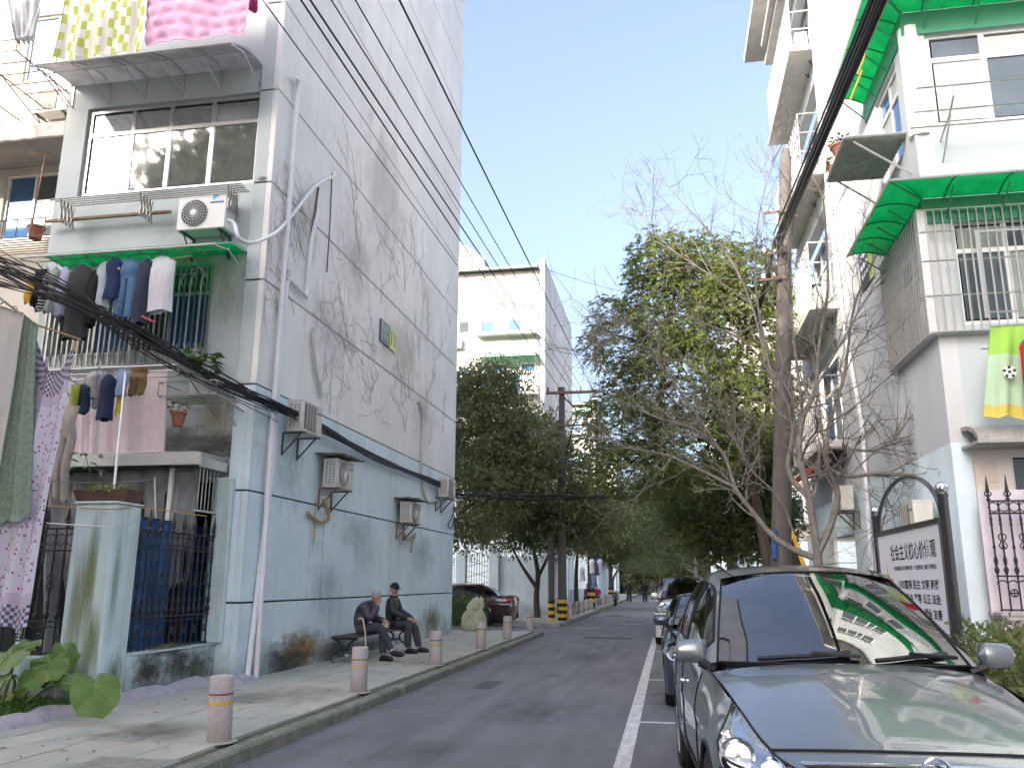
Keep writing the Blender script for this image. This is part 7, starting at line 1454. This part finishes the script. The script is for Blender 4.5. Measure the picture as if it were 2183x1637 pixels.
# clothes rack arms
def arm_rack(label, z, x0, x1):
    T = thing('clothes_rack', label, 'clothes rack', (x0, YR, z))
    for x in (x0, x1): m = MB(); m.tube([(x, YR-.01, z-.2), (x, YR-.5, z-.05), (x, YR-.75, z+.12), (x, YR-.72, z+.5)], .016, 5); m.tube([(x, YR-.01, z-.55), (x, YR-.55, z-.06)], .014, 5); m.build('arm', galv, T)
    for y, dz in ((.74, .3), (.55, .02), (.3, -.1)): m = MB(); m.tube([(x0-.5, YR-y, z+dz), (x1+.3, YR-y, z+dz)], .013, 6); m.build('rail', steel, T, smooth=True)
    return T
arm_rack('folding steel clothes rack below the third floor bay window', 8.35, 4.35, 6.4); arm_rack('steel clothes rack holding the football towel below the window cage', 4.85, 4.95, 6.6)
hang('towel', 'green and yellow children\'s towel printed with a football', 'towel', [(2112, 695), (2200, 690), (2195, 892), (2098, 886)], 12.0, pattern('football_towel', 'towel', (.46, .62, .42), (.34, .60, .10), (.62, .52, .12)), 1.5, .04, seed=31)
tw_ = [o for o in COL.objects if o.name.startswith('towel') and 'football' in o.get('label', '')][0]
c_ = ay(2152, 793, 11.93); m = MB(); m.lathe([(.085, 0), (.085, .004)], c_, 20, (0, -1, 0)); m.build('football_print', wm, tw_, world=False)
m = MB()
for a, r_ in [(None, 0)]+[(k*math.pi*2/5+.3, .065) for k in range(5)]:
    q = c_+V3(0, -.006, 0)+(V3(r_*math.cos(a), 0, r_*math.sin(a)) if a is not None else 0); m.prism([q+V3(.024*math.cos(t), 0, .024*math.sin(t)) for t in np.arange(5)*2*math.pi/5], (0, -.002, 0))
m.build('football_spots', drkp, tw_, world=False)
garment('jersey', 'red and blue jersey on a white hanger beside the football towel', 'clothing', (2168, 722, 2215, 860), 11.75, cl('jersey', (.45, .02, .05)), 'shirt', 77)
# awning over the tiled ground floor
T = thing('awning', 'grey moulded awning over the tiled ground floor window', 'awning', (4.3, YR, 3.5)); p = [(12.74, 3.78), (12.5, 3.76), (12.25, 3.68), (12.12, 3.56), (12.1, 3.5), (12.14, 3.5), (12.28, 3.62), (12.5, 3.7), (12.74, 3.72)]
m = MB(); m.prism([(4.15, y-.005, z-.1) for y, z in p], (4.2, 0, 0)); m.build('shell', mat('awning_grey', (.33, .32, .30), .6, var=.2, vscale=5, streak=.4), T, smooth=True)
m = MB(); m.box((4.13, 12.08, 3.36), (8.36, 12.735, 3.40)); m.build('soffit', concrete, T)
# iron fence on brick plinth
brick_m = [mat('brick_grey_%d' % i, c, .9, var=.15, vscale=9, bump=.4) for i, c in enumerate([(.30, .28, .26), (.25, .235, .22), (.34, .31, .285)])]
T = thing('brick_plinth', 'grey brick plinth carrying the iron fence on the right', 'plinth', (4.9, 12.1, PZ))
m = MB(); m.box((4.12, 11.92, PZ), (7.5, 12.18, 1.12)); m.build('mortar_core', mat('mortar_grey', (.42, .41, .39), .95), T)
bp = []; bt = MB(); bt.bbox((-.115, -.012, -.027), (.115, .012, .027), .004)
for r in range(15):
    for k in range(14):
        x = 4.25+.24*k+(.12 if r % 2 else 0); z = PZ+.04+.064*r
        if len(bp) < 3: o = bt.build('brick', brick_m[len(bp)], T, world=False); bp.append(o)
        else: o = bp[random.randrange(3)].copy(); COL.objects.link(o)
        o.location = (x-4.9, 11.915-12.1+random.uniform(-.002, .002), z-PZ)
m = MB(); m.bbox((4.1, 11.9, 1.121), (7.5, 12.2, 1.17), .01); m.build('coping', concrete, T)
iron_fence('black cast iron fence with spear tips on the grey brick plinth', (4.15, 12.05, 0), (7.4, 12.05, 0), 1.18, 1.62, 2.42, 2.58, 2.92, 26)
m = MB(); m.box((4.12, 12.3, 1.13), (7.5, 12.33, 2.75)); tag(m.build('fence_screen', mat('screen_lilac', (.62, .56, .62), .8, var=.08)), 'pale lilac sheet fixed behind the iron fence on the right', 'screen')
# drain pipe and gable details on the right building
def rpipe(pts, r, label): 
    b = MB(); P = [ax(x, y, XR-.07) for x, y in pts]; b.tube(P, r, 8); return tag(b.build('drain_pipe', pvc, smooth=True), label, 'pipe')
rpipe([(1729, 0), (1738, 150), (1766, 420), (1800, 700), (1838, 905), (1862, 1270)], .045, 'white drain pipe running down the street face of the right building')
rpipe([(1740, 110), (1745, 150), (1752, 180), (1762, 240)], .03, 'short bent waste pipe beside the sunlit balcony')
for i, (y, z) in enumerate([(20.0, 14.5), (20.5, 11.15), (20.2, 7.8), (22.2, 7.8), (21.5, 4.55), (19.2, 3.0), (13.9, 2.2)]):
    ac_unit(['sunlit air conditioner on the top balcony slab', 'air conditioner on the fourth floor balcony slab beside the pole top', 'air conditioner on the third floor slab behind the bare twigs', 'older air conditioner at the far end of the third floor slab', 'air conditioner on the lowest balcony slab behind the bare tree', 'air conditioner above the barred ground floor window', 'cream air conditioner behind the arch of the notice board'][i], (XR-.003, y, z), R(-90), 0 if i % 2 else 1, rustb=i > 2)
for k, (z0_, lbl) in enumerate([(7.75, 'second balcony'), (11.08, 'third balcony'), (14.41, 'top balcony'), (4.56, 'lowest balcony')]):
    T = thing('balcony_cage', 'pale iron cage closing the %s on the street side' % lbl, 'cage', (XR-.55, 21.5, z0_))
    b1 = MB(); b1.tube([(0, 0, 0), (0, 0, 1.5)], .012, 5); o0 = None
    for y in np.arange(19.3, 23.9, .26):
        if o0 is None: o0 = b1.build('bar', white_fr if k % 2 == 0 else galv, T, world=False); o = o0
        else: o = o0.copy(); COL.objects.link(o)
        o.location = (0, y-21.5, .005)
    for z in (.02, .5, 1.0, 1.5): m = MB(); m.tube([(XR-.55, 19.3, z0_+z), (XR-.55, 23.85, z0_+z)], .014, 5); m.tube([(XR-.55, 19.3, z0_+z), (XR-.01, 19.3, z0_+z)], .014, 5); m.build('cross_rail', white_fr if k % 2 == 0 else galv, T)
T = thing('window_cage', 'grey iron cage over the ground floor street window behind the bare tree', 'security cage', (XR, 21, 1.4))
m = MB()
for y in np.arange(19.5, 23.5, .16): m.tube([(XR-.4, y, .45), (XR-.4, y, 2.7)], .011, 5)
m.build('bars', galv, T, kind='stuff')
for z in (.45, 1.2, 1.95, 2.7): m = MB(); m.tube([(XR-.02, 19.5, z), (XR-.4, 19.5, z), (XR-.4, 23.5, z)], .015, 5); m.build('cross_rail', galv, T)
T = thing('banner_awning', 'small red-edged awning on the street wall behind the bare tree', 'awning', (XR, 20.5, 4.2)); m = MB(); m.sheet([[(XR-.002-t*.6, y, 4.28-.12*t) for y in (19.5, 21.5, 23.5)] for t in (0, .5, 1)], .01); m.build('sheet', dark_in, T); m = MB(); m.box((XR-.64, 19.5, 4.05), (XR-.62, 23.5, 4.2)); m.build('edge', mat('red_edge', (.55, .03, .04), .6), T)
T = thing('street_plate', 'navy and lime street plate under the second floor awning end', 'sign', ax(1862, 580, XR)); q = ax(1845, 560, XR); m = MB(); m.bbox((XR-.035, q[1]-.35, q[2]-.5), (XR-.02, q[1]+.35, q[2]+.3), .003); m.build('navy_panel', mat('plate_navy', (.02, .035, .10), .4), T); m = MB(); m.bbox((XR-.036, q[1]-.62, q[2]-.5), (XR-.02, q[1]-.352, q[2]+.3), .003); m.build('lime_panel', mat('plate_lime', (.5, .62, .16), .5), T)
m = MB()
for r_ in range(3):
    for k in range(3): m.box((XR-.0375, q[1]-.28+.2*k, q[2]+.1-.2*r_), (XR-.0355, q[1]-.14+.2*k, q[2]+.2-.2*r_))
m.build('lettering', wm, T)
# ================================================================== notice board
bx_, by0_, by1_ = 3.0, 10.02, 13.15; T = thing('notice_board', 'arched steel notice board with Chinese slogans, standing behind the grey people carrier', 'notice board', (bx_, 11.6, PZ))
post_m = mat('post_gunmetal', (.16, .165, .17), .25, metal=.9)
for y in (by0_, by1_):
    m = MB(); m.lathe([(.055, 0), (.055, 2.33), (.062, 2.34), (.062, 2.37), (.03, 2.38)], (bx_, y, PZ), 18); po = m.build('post', post_m, T, smooth=True)
    m = MB(); m.ball((bx_, y, PZ+2.43), .075, 14, 9); m.build('ball_cap', chrome, po, smooth=True)
z0_, z1_ = PZ+.55, PZ+2.05
m = MB(); m.tube([(bx_, by0_+.1+(by1_-by0_-.2)*.5*(1-math.cos(a)), PZ+2.1+.62*math.sin(a)) for a in np.linspace(0, math.pi, 25)], .028, 8); m.build('arch', post_m, T, smooth=True)
m = MB(); m.bbox((bx_-.045, by0_+.06, z1_), (bx_+.03, by1_-.06, z1_+.07), .01); m.bbox((bx_-.045, by0_+.06, z0_-.07), (bx_+.03, by1_-.06, z0_), .01); m.bbox((bx_-.045, by0_+.06, z0_+.001), (bx_+.03, by0_+.12, z1_-.001), .01); m.bbox((bx_-.045, by1_-.12, z0_+.001), (bx_+.03, by1_-.06, z1_-.001), .01); m.build('frame', post_m, T)
m = MB(); m.box((bx_-.025, by0_+.121, z0_+.002), (bx_+.02, by1_-.121, z1_-.002)); m.build('panel', mat('panel_white', (.72, .70, .74), .45, var=.03), T)
ink = mat('ink_black', (.02, .02, .022), .7); tx = bx_-.0265
def sgn(s, size, yc, zc, sx=1., sp=1., bold=0.): return text_mesh(s, size, ink, 'lettering', T, face_mx((tx, yc, zc)), .0008, sp, sx, bold)
yc = (by0_+by1_)/2
sgn('社会主义核心价值观', .225, yc-.2, z1_-.27, 1.0, 1., .003); sgn('一个国家的强盛, 离不开精神的支撑; 一个民族的进步, 有赖于文明的成长', .062, yc-.2, z1_-.46, 1.0)
for i, (a, b_) in enumerate((('〔国家〕', '富强 民主 文明 和谐'), ('〔社会〕', '自由 平等 公正 法治'), ('〔公民〕', '爱国 敬业 诚信 友善'))):
    sgn(a, .115, yc+.35, z1_-.67-.165*i, 1.15); sgn(b_, .12, yc-.48, z1_-.67-.165*i, 1.35, 1., .003)
# golden column with red ribbon, printed
gold = mat('print_gold', (.62, .36, .04), .6, col2=(.75, .55, .12), vscale=30); redr = mat('print_red', (.55, .03, .04), .6)
def printed(pts, m_, nm, d=0.): 
    b = MB(); k = len(pts); b.add([(tx-.0008-d, by1_-.12-u, z0_+v) for u, v in pts], [tuple(range(k))]); b.build(nm, m_, T)
printed([(.22, .62), (.30, .95), (.36, 1.02), (.33, 1.18), (.42, 1.0), (.5, .97), (.46, .8), (.56, .45), (.6, .2), (.36, .2)], gold, 'gold_print')
printed([(.2, .7), (.1, .95), (.16, 1.0), (.28, .8)], gold, 'gold_print')
printed([(.48, .88), (.62, .92), (.72, .80), (.66, .70), (.7, .52), (.62, .44), (.64, .7), (.58, .82)], redr, 'red_ribbon', .0005)
# ================================================================== poles
pole_m = mat('pole_concrete', (.105, .098, .093), .9, var=.18, vscale=5, bump=.35, bscale=40, streak=.5, streakcol=(.17, .15, .14), stretch=(2, 2, .5))
blk_band = mat('band_black', (.015, .015, .015), .6); yel_band = mat('band_yellow', (.70, .42, .02), .6, var=.15)
yp = 17.5; pb = ay(1664, 1290, yp); pt_ = ay(1675, 318, yp); d_ = (pt_-pb)/(pt_[2]-pb[2]); pbase = pb-d_*(pb[2]-PZ+.1)
T = thing('utility_pole', 'thick leaning concrete pole carrying the heavy cable bundle in front of the bare tree', 'pole', pbase)
m = MB(); m.tube([pbase, lerp(pbase, pt_, .5), pt_-d_*.25, pt_], [.215, .165, .122, .07], 18); m.build('shaft', pole_m, T, smooth=True)
for px_, py_ in ((1677, 458), (1672, 545), (1670, 600)):
    c_ = ay(px_, py_, yp); m = MB(); m.lathe([(.155, -.03), (.155, .03)], c_, 14, d_); b2 = m.build('clamp', rust, T); m = MB(); m.tube([c_+V3(-.5, -.18, -.02), c_+V3(.05, -.17, .02)], .025, 5); m.build('bracket', rust, b2)
    for s_ in (-.42, -.2): m = MB(); m.lathe([(.02, 0), (.05, .02), (.03, .04), (.055, .06), (.03, .08), (.05, .1), (.02, .13)], c_+V3(s_, -.19, .0), 10); m.build('insulator', white_fr, b2, smooth=True)
m = MB(); c_ = ay(1650, 1160, yp-.25); m.tube([ay(1651, 1128, yp-.2), ay(1651, 1190, yp-.2)], .05, 8); m.build('blue_mark', mat('blue_paint', (.03, .10, .30), .7, var=.3, vscale=12), T, smooth=True)
# heavy bundle over the right of the lane
pa = ay(1655, 520, yp-.25); pn = ax(1862, 0, 2.05)+ (ax(1862, 0, 2.05)-pa)*1.6
T = thing('cable_bundle', 'heavy black cable bundle running down from the upper right to the leaning pole', 'cable', pa)
for k in range(16):
    o_ = rng.normal(0, 1, 3)*V3(.05, .05, .05); e_ = rng.normal(0, 1, 3)*V3(.035, .035, .10); P = sag(pn+o_, pa+e_, .12, 12); m = MB(); m.tube(P, .016 if k % 3 else .022, 4); m.build('strand', black_pl, T, smooth='all')
T = thing('cable_bundle', 'dark twisted cable dropping from the leaning pole behind the bare branches', 'cable', pa)
for k in range(5):
    P = crom(np.array([pa, ay(1625, 640, 19.5), ay(1560, 790, 23), ay(1500, 965, 29), ay(1440, 1060, 37)])+rng.normal(0, .04, (5, 3)), 6); m = MB(); m.tube(P, .022, 4); m.build('strand', black_pl, T, smooth='all')
m = MB(); m.tube(crom([ay(1838, 60, 13.0), ay(1845, 110, 13.1), ay(1828, 160, 13.1)], 4), .012, 5); m.tube([ay(1838, 150, 13.1), ay(1812, 215, 13.2)], .016, 5); tag(m.build('yellow_rod', mat('rod_yellow', (.6, .36, .03), .6)), 'yellow insulated rod dangling from the heavy cable bundle', 'rod')
# crossarm pole on the left
T = thing('utility_pole', 'concrete utility pole with a crossarm and yellow-black striped foot at the side lane', 'pole', (-3.95, 32.2, -.05)); zt2 = ay(1222, 825, 32.2)[2]
m = MB(); m.tube([(-3.95, 32.2, -.05), (-3.95, 32.2, 4), (-3.9, 32.2, zt2)], [.17, .15, .11], 16); m.build('shaft', pole_m, T, smooth=True)
for i in range(6): m = MB(); m.lathe([(.178, 0), (.177, .125)], (-3.95, 32.2, .12+.125*i), 18); m.build('band', yel_band if i % 2 else blk_band, T, smooth=True)
xa0, xa1 = ay(1165, 835, 32.2)[0], ay(1290, 835, 32.2)[0]; za = ay(1225, 838, 32.2)[2]
m = MB(); m.bbox((xa0, 32.0, za-.05), (xa1, 32.1, za+.05), .01); m.bbox((xa0+.3, 32.0, za-1.35), (xa1-.5, 32.08, za-1.27), .01); m.build('crossarm', rust, T)
for x in np.linspace(xa0+.08, xa1-.08, 6): m = MB(); m.lathe([(.02, .05), (.055, .08), (.03, .11), (.06, .14), (.03, .18), (.05, .2), (.015, .24)], (x, 32.05, za), 10); m.build('insulator', white_fr if int(x*10) % 2 else rust, T, smooth=True)
m = MB(); m.tube(crom([(-3.8, 32.0, za-.2), (-3.3, 31.9, za-.8), (-3.5, 31.9, za-1.6), (-3.75, 32.0, za-2.5)], 4), .03, 5); m.tube(crom([(-4.3, 32.0, za-1.2), (-4.8, 31.9, za-1.5), (-4.6, 32, za-2.6), (-4.1, 32, za-3.4)], 4), .025, 5); m.build('down_lead', black_pl, T, smooth=True)
m = MB(); m.tube([(-4.35, 32.1, -.05), (-4.35, 32.1, 3.4)], .12, 12); tag(m.build('pole_stub', pole_m, smooth=True), 'short dark second pole standing beside the striped utility pole', 'pole')
for i in range(6): m = MB(); m.lathe([(.126, 0), (.126, .125)], (-4.35, 32.1, .1+.125*i), 16); m.build('band', yel_band if i % 2 == 0 else blk_band, [o for o in COL.objects if o.name == 'pole_stub'][0], world=False, smooth=True)
# wires from the crossarm towards and over the viewer
wl = [(575, 'thin wire nearest the blank wall, strung from the crossarm pole'), (655, 'first of two paired wires strung from the crossarm pole'), (676, 'second of two paired wires strung from the crossarm pole'), (770, 'thin wire strung between the paired wires and the thick outer one'), (862, 'thick outer wire strung from the street end of the crossarm'), (720, 'faint wire running beside the paired wires over the wall')]
for i, (px_, lb) in enumerate(wl):
    e = V3(xa0+.1+(xa1-xa0-.2)*(i if i < 5 else 2.5)/5, 32.05, za+.2); X = e[0]+.1; dr = ray(px_, 0); q = V3(0, 0, CH)+dr*(X/dr[0]); far_ = e+(q-e)*((-18-e[1])/(q[1]-e[1]))
    cable(sag(e, far_, .12, 24), .013 if i in (1, 2, 4) else .009, 'overhead_wire', lb, 'wire')
for i in range(4): cable(sag(V3(xa0+.3+.45*i, 32.1, za+.15), V3(-4.6+.45*i, 66, 8.4), .4), .011, 'overhead_wire', 'wire running on from the crossarm pole to the far poles', 'wire', 'wires beyond the crossarm pole')
cable(sag(V3(-6.0, 43.5, 18.3), V3(6, 60, 21), .6), .012, 'overhead_wire', 'thin wire across the sky from the roof of the sunlit block', 'wire')
# far poles
def pole(label, x, y, h, r=.13, bands=True, lean=0.):
    T = thing('utility_pole', label, 'pole', (x, y, 0)); m = MB(); m.tube([(x, y, 0), (x+lean, y, h)], [r, r*.65], 14); m.build('shaft', pole_m, T, smooth=True)
    if bands:
        for i in range(5): m = MB(); m.lathe([(r*1.06, 0), (r*1.05, .17)], (x+lean*(.8+.17*i)/h, y, .8+.17*i-.5), 14); m.build('band', yel_band if i % 2 else blk_band, T, smooth=True)
    return T
pole('concrete pole with striped foot among the bollards beyond the side lane', -4.1, 46, 8, .2); pole('slim concrete post beside the fence past the forked tree', -5.1, 40.5, 3.4, .13, False)
pole('slender grey pole with blue strip behind the silver off-road car', 2.25, 33, 5.2, .15, False); pole('distant striped pole near the walking people', -4.2, 63, 8, .17); pole('far striped pole on the right of the lane end', 2.3, 76, 8, .17)
m = MB(); m.bbox((2.40, 32.95, .5), (2.46, 33.05, 3.6), .01); tag(m.build('blue_strip', mat('strip_blue', (.18, .32, .45), .5)), 'pale blue cable duct fixed to the slender grey pole', 'duct')
T = thing('warning_sign', 'yellow and black warning sign on a post behind the leaning pole', 'sign', (2.75, 20.0, PZ)); m = MB(); m.box((2.72, 20, PZ), (2.78, 20.05, 1.9)); m.build('post', mat('post_wood', (.33, .24, .15), .8), T)
m = MB(); m.prism([(2.45, 19.97, 1.75), (3.05, 19.97, 1.75), (2.75, 19.97, 2.75)], (0, .02, 0)); m.build('panel', yel_band, T); m = MB(); m.prism([(2.58, 19.965, 1.83), (2.92, 19.965, 1.83), (2.75, 19.965, 2.5)], (0, .004, 0)); m.build('pictogram', blk_band, T)
# low timber fence in the right background, walls and gates in the left background
T = thing('timber_fence', 'brown board fence behind the silver off-road car', 'fence', (3.2, 34, PZ)); bb_ = MB(); bb_.bbox((-.07, -.012, 0), (.07, .012, 1.25), .005); o0 = None
for i in range(14):
    if o0 is None: o0 = bb_.build('board', mat('board_brown', (.33, .22, .13), .8, var=.3, vscale=8), T, world=False); o = o0
    else: o = o0.copy(); COL.objects.link(o)
    o.location = (-.6+.17*i, 0, random.uniform(-.02, .02))
m = MB(); m.box((2.5, 34.02, PZ+1.0), (5.0, 34.06, PZ+1.1)); m.build('rail', mat('board_brown', (.33, .22, .13), .8), T)
T = thing('yard_wall', 'pale blue yard wall with pillars behind the maroon saloon', 'wall', (-9, 37.2, PZ))
m = MB(); m.bbox((-16, 37.2, PZ-.05), (-9.3, 37.4, .9), .01); m.bbox((-7.3, 37.2, PZ-.05), (-4.9, 37.45, 2.6), .01); m.build('wall', paint_low, T)
for x in (-9.3, -7.8): m = MB(); m.bbox((x, 37.05, PZ-.05), (x+.45, 37.5, 2.9), .02); m.build('pillar', paint_low, T)
iron_fence('black iron fence on the yard wall behind the maroon saloon', (-14.5, 37.3, 0), (-9.4, 37.3, 0), .92, 1.3, 2.2, 2.35, 2.6, 30)
T = thing('lattice_gate', 'dark lattice gate between the blue pillars behind the maroon saloon', 'gate', (-8.3, 37.3, PZ)); m = MB()
for x in np.linspace(-8.85, -7.8, 10): m.box((x-.012, 37.28, PZ), (x+.012, 37.31, 2.7))
for z in np.linspace(.3, 2.6, 6): m.tube([(-8.85, 37.27, z), (-7.8, 37.27, z+.3)], .012, 4); m.tube([(-8.85, 37.265, z+.3), (-7.8, 37.265, z)], .012, 4)
m.build('lattice', rust, T)
hang('bed_sheet', 'blue flowered sheet drying on the yard wall behind the forked tree', 'bed sheet', [(1178, 1192), (1196, 1190), (1192, 1280), (1176, 1284)], 37.0, pattern('blueflower', 'flowers', (.55, .60, .72), (.25, .15, .2), (.3, .1, .12)), 1, .02, seed=41)
T = thing('yard_wall', 'low blue yard wall with a gap beside the far bollards', 'wall', (-5.5, 46, PZ))
m = MB(); m.bbox((-5.5, 38, PZ-.05), (-5.3, 44, .9), .01); m.bbox((-5.55, 44, PZ-.05), (-5.1, 44.4, 2.7), .01); m.bbox((-5.5, 47, PZ-.05), (-5.3, 58, 1.1), .01); m.build('wall', paint_low, T)
iron_fence('black iron fence on the low yard wall beside the far bollards', (-5.4, 38.1, 0), (-5.4, 43.9, 0), .92, 1.3, 2.2, 2.35, 2.6, 34)
for i, (px_, py_, c) in enumerate([(1262, 1205, (.6, .6, .6)), (1272, 1210, (.05, .06, .12)), (1279, 1205, (.45, .5, .6)), (1241, 1222, (.5, .5, .62)), (1266, 1235, (.15, .2, .35))]):
    garment('garment', ['white', 'dark navy', 'pale blue', 'lilac', 'denim'][i]+' garment drying on the far line beyond the forked tree', 'clothing', (px_-6, py_-14, px_+6, py_+16), 42, cl('far%d' % i, c), 'shirt', 90+i)
# ================================================================== far people and a motorcycle
def walker(label, x, y, top, legs, stride=.12, sit=False, h=1.68, face=-1):
    T = thing('person', label, 'person', (x, y, 0)); k = h/1.7; z = 0 if x > XK else PZ
    if sit: vs = [(x, y, z+.45), (x, y, z+.65), (x, y, z+.9), (x, y, z+1.0), (x, y, z+1.03), (x-.18, y, z+.92), (x-.24, y-.05, z+.7), (x-.1, y-.25, z+.6), (x+.18, y, z+.92), (x+.24, y-.05, z+.7), (x+.1, y-.25, z+.6), (x-.1, y, z+.45), (x-.12, y-.4, z+.47), (x-.12, y-.42, z+.08), (x+.1, y, z+.45), (x+.12, y-.4, z+.47), (x+.12, y-.42, z+.08)]; hc = V3(x, y, z+1.17)
    else: vs = [(x, y, z+.92*k), (x, y, z+1.12*k), (x, y, z+1.36*k), (x, y, z+1.46*k), (x, y, z+1.5*k), (x-.19, y, z+1.38*k), (x-.25, y+.05, z+1.1*k), (x-.24, y-.06, z+.85*k), (x+.19, y, z+1.38*k), (x+.25, y-.05, z+1.1*k), (x+.24, y-.12, z+.85*k), (x-.09, y, z+.88*k), (x-.1, y-stride, z+.48*k), (x-.1, y-stride*.6, z+.07), (x+.09, y, z+.88*k), (x+.1, y+stride*.4, z+.48*k), (x+.1, y+stride*1.4, z+.07)]; hc = V3(x, y-.01, z+1.6*k)
    e = [(0, 1), (1, 2), (2, 3), (3, 4), (2, 5), (5, 6), (6, 7), (2, 8), (8, 9), (9, 10), (0, 11), (11, 12), (12, 13), (0, 14), (14, 15), (15, 16)]; r_ = [(.19, .16), (.2, .16), (.21, .15), .075, .055, .1, .08, .055, .1, .08, .055, .125, .1, .075, .125, .1, .075]; zs = z+(.55 if sit else .86*k)
    attach(skin_body('body', vs, e, r_, 0, [top, legs], lambda c: 0 if c[2] > zs or abs(c[0]-x) > .2 else 1, 1), T)
    head(T, hc, (0, face, -.05), mat('hair_black', (.015, .013, .012), .6), skin_m); m = MB()
    for s_, q in ((-1, vs[13]), (1, vs[16])):
        q = V3(*q); m = MB(); m.tube([q+V3(0, .03, -.02), q+V3(0, -.05, -.03), q+V3(0, -.17, -.04)], [.045, .045, .025], 7); m.build('shoe', shoe_m, T, smooth=True)
        hq = V3(*vs[7 if s_ < 0 else 10]); m = MB(); hand(m, hq, (0, -.2, -1), (s_, 0, 0), s_, .3); m.build('hand', skin_m, T, smooth=True)
    return T
navy_c = cl('coat_navy', (.045, .05, .065)); grey_c = cl('coat_grey', (.07, .072, .08)); pink_c = cl('coat_pink', (.42, .06, .17)); plum_c = cl('coat_plum', (.22, .05, .12))
walker('person in a dark coat walking down the middle of the lane', -1.85, 66, navy_c, trou); walker('person in dark clothes walking beside the motorcycle', -3.05, 66.5, grey_c, trou, .16); walker('person in black following behind the walker in the dark coat', -.75, 74, navy_c, trou); walker('person with a pale bag walking far down the lane', -1.5, 78, grey_c, trou, .1)
walker('seated person in a pink jacket by the far bollards', -4.6, 55.5, pink_c, trou, sit=True); walker('seated person in a plum jacket beside the one in pink', -5.1, 54.6, plum_c, trou, sit=True)
b = MB(); b.bbox((-5.5, 54.4, PZ), (-4.2, 56.0, PZ+.40), .03); tag(b.build('stone_bench', concrete), 'low stone bench under the two seated people far down the lane', 'bench')
T = thing('motorcycle', 'dark motorcycle parked at the far kerb before the walking people', 'motorcycle', (-3.5, 57, 0)); x, y = -3.5, 57
for dy in (-.6, .6):
    m = MB(); m.tube([(x, y+dy+.25*math.cos(a), .28+.25*math.sin(a)) for a in np.linspace(0, 2*math.pi, 19)], .05, 6, closed=True); w_ = m.build('wheel', tyre_m, T, smooth=True); m = MB(); m.lathe([(.2, -.01), (.2, .01)], (x, y+dy, .28), 14, (1, 0, 0)); m.build('rim', rim_m, w_)
m = MB(); m.tube(crom([(x, y+.6, .3), (x, y+.35, .6), (x, y-.1, .5), (x, y-.45, .75), (x, y-.5, .95)], 4), .07, 8); m.build('frame', trim_b, T, smooth=True); m = MB(); m.bbox((x-.13, y+.0, .72), (x+.13, y+.7, .82), .04); m.build('seat', trim_b, T); m = MB(); m.tube([(x-.33, y-.42, 1.02), (x, y-.5, .98), (x+.33, y-.42, 1.02)], .02, 6); m.build('handlebar', chrome, T); m = MB(); m.bbox((x-.16, y-.62, .55), (x+.16, y-.48, .95), .05); m.build('front_shield', mat('moto_grey', (.12, .13, .14), .3), T); m = MB(); m.ball((x, y-.62, .9), .08, 10, 6); m.build('headlight', refl, T, smooth=True); m = MB(); m.tube([(x, y-.6, .3), (x, y-.5, .75)], .035, 6); m.build('fork', chrome, T)
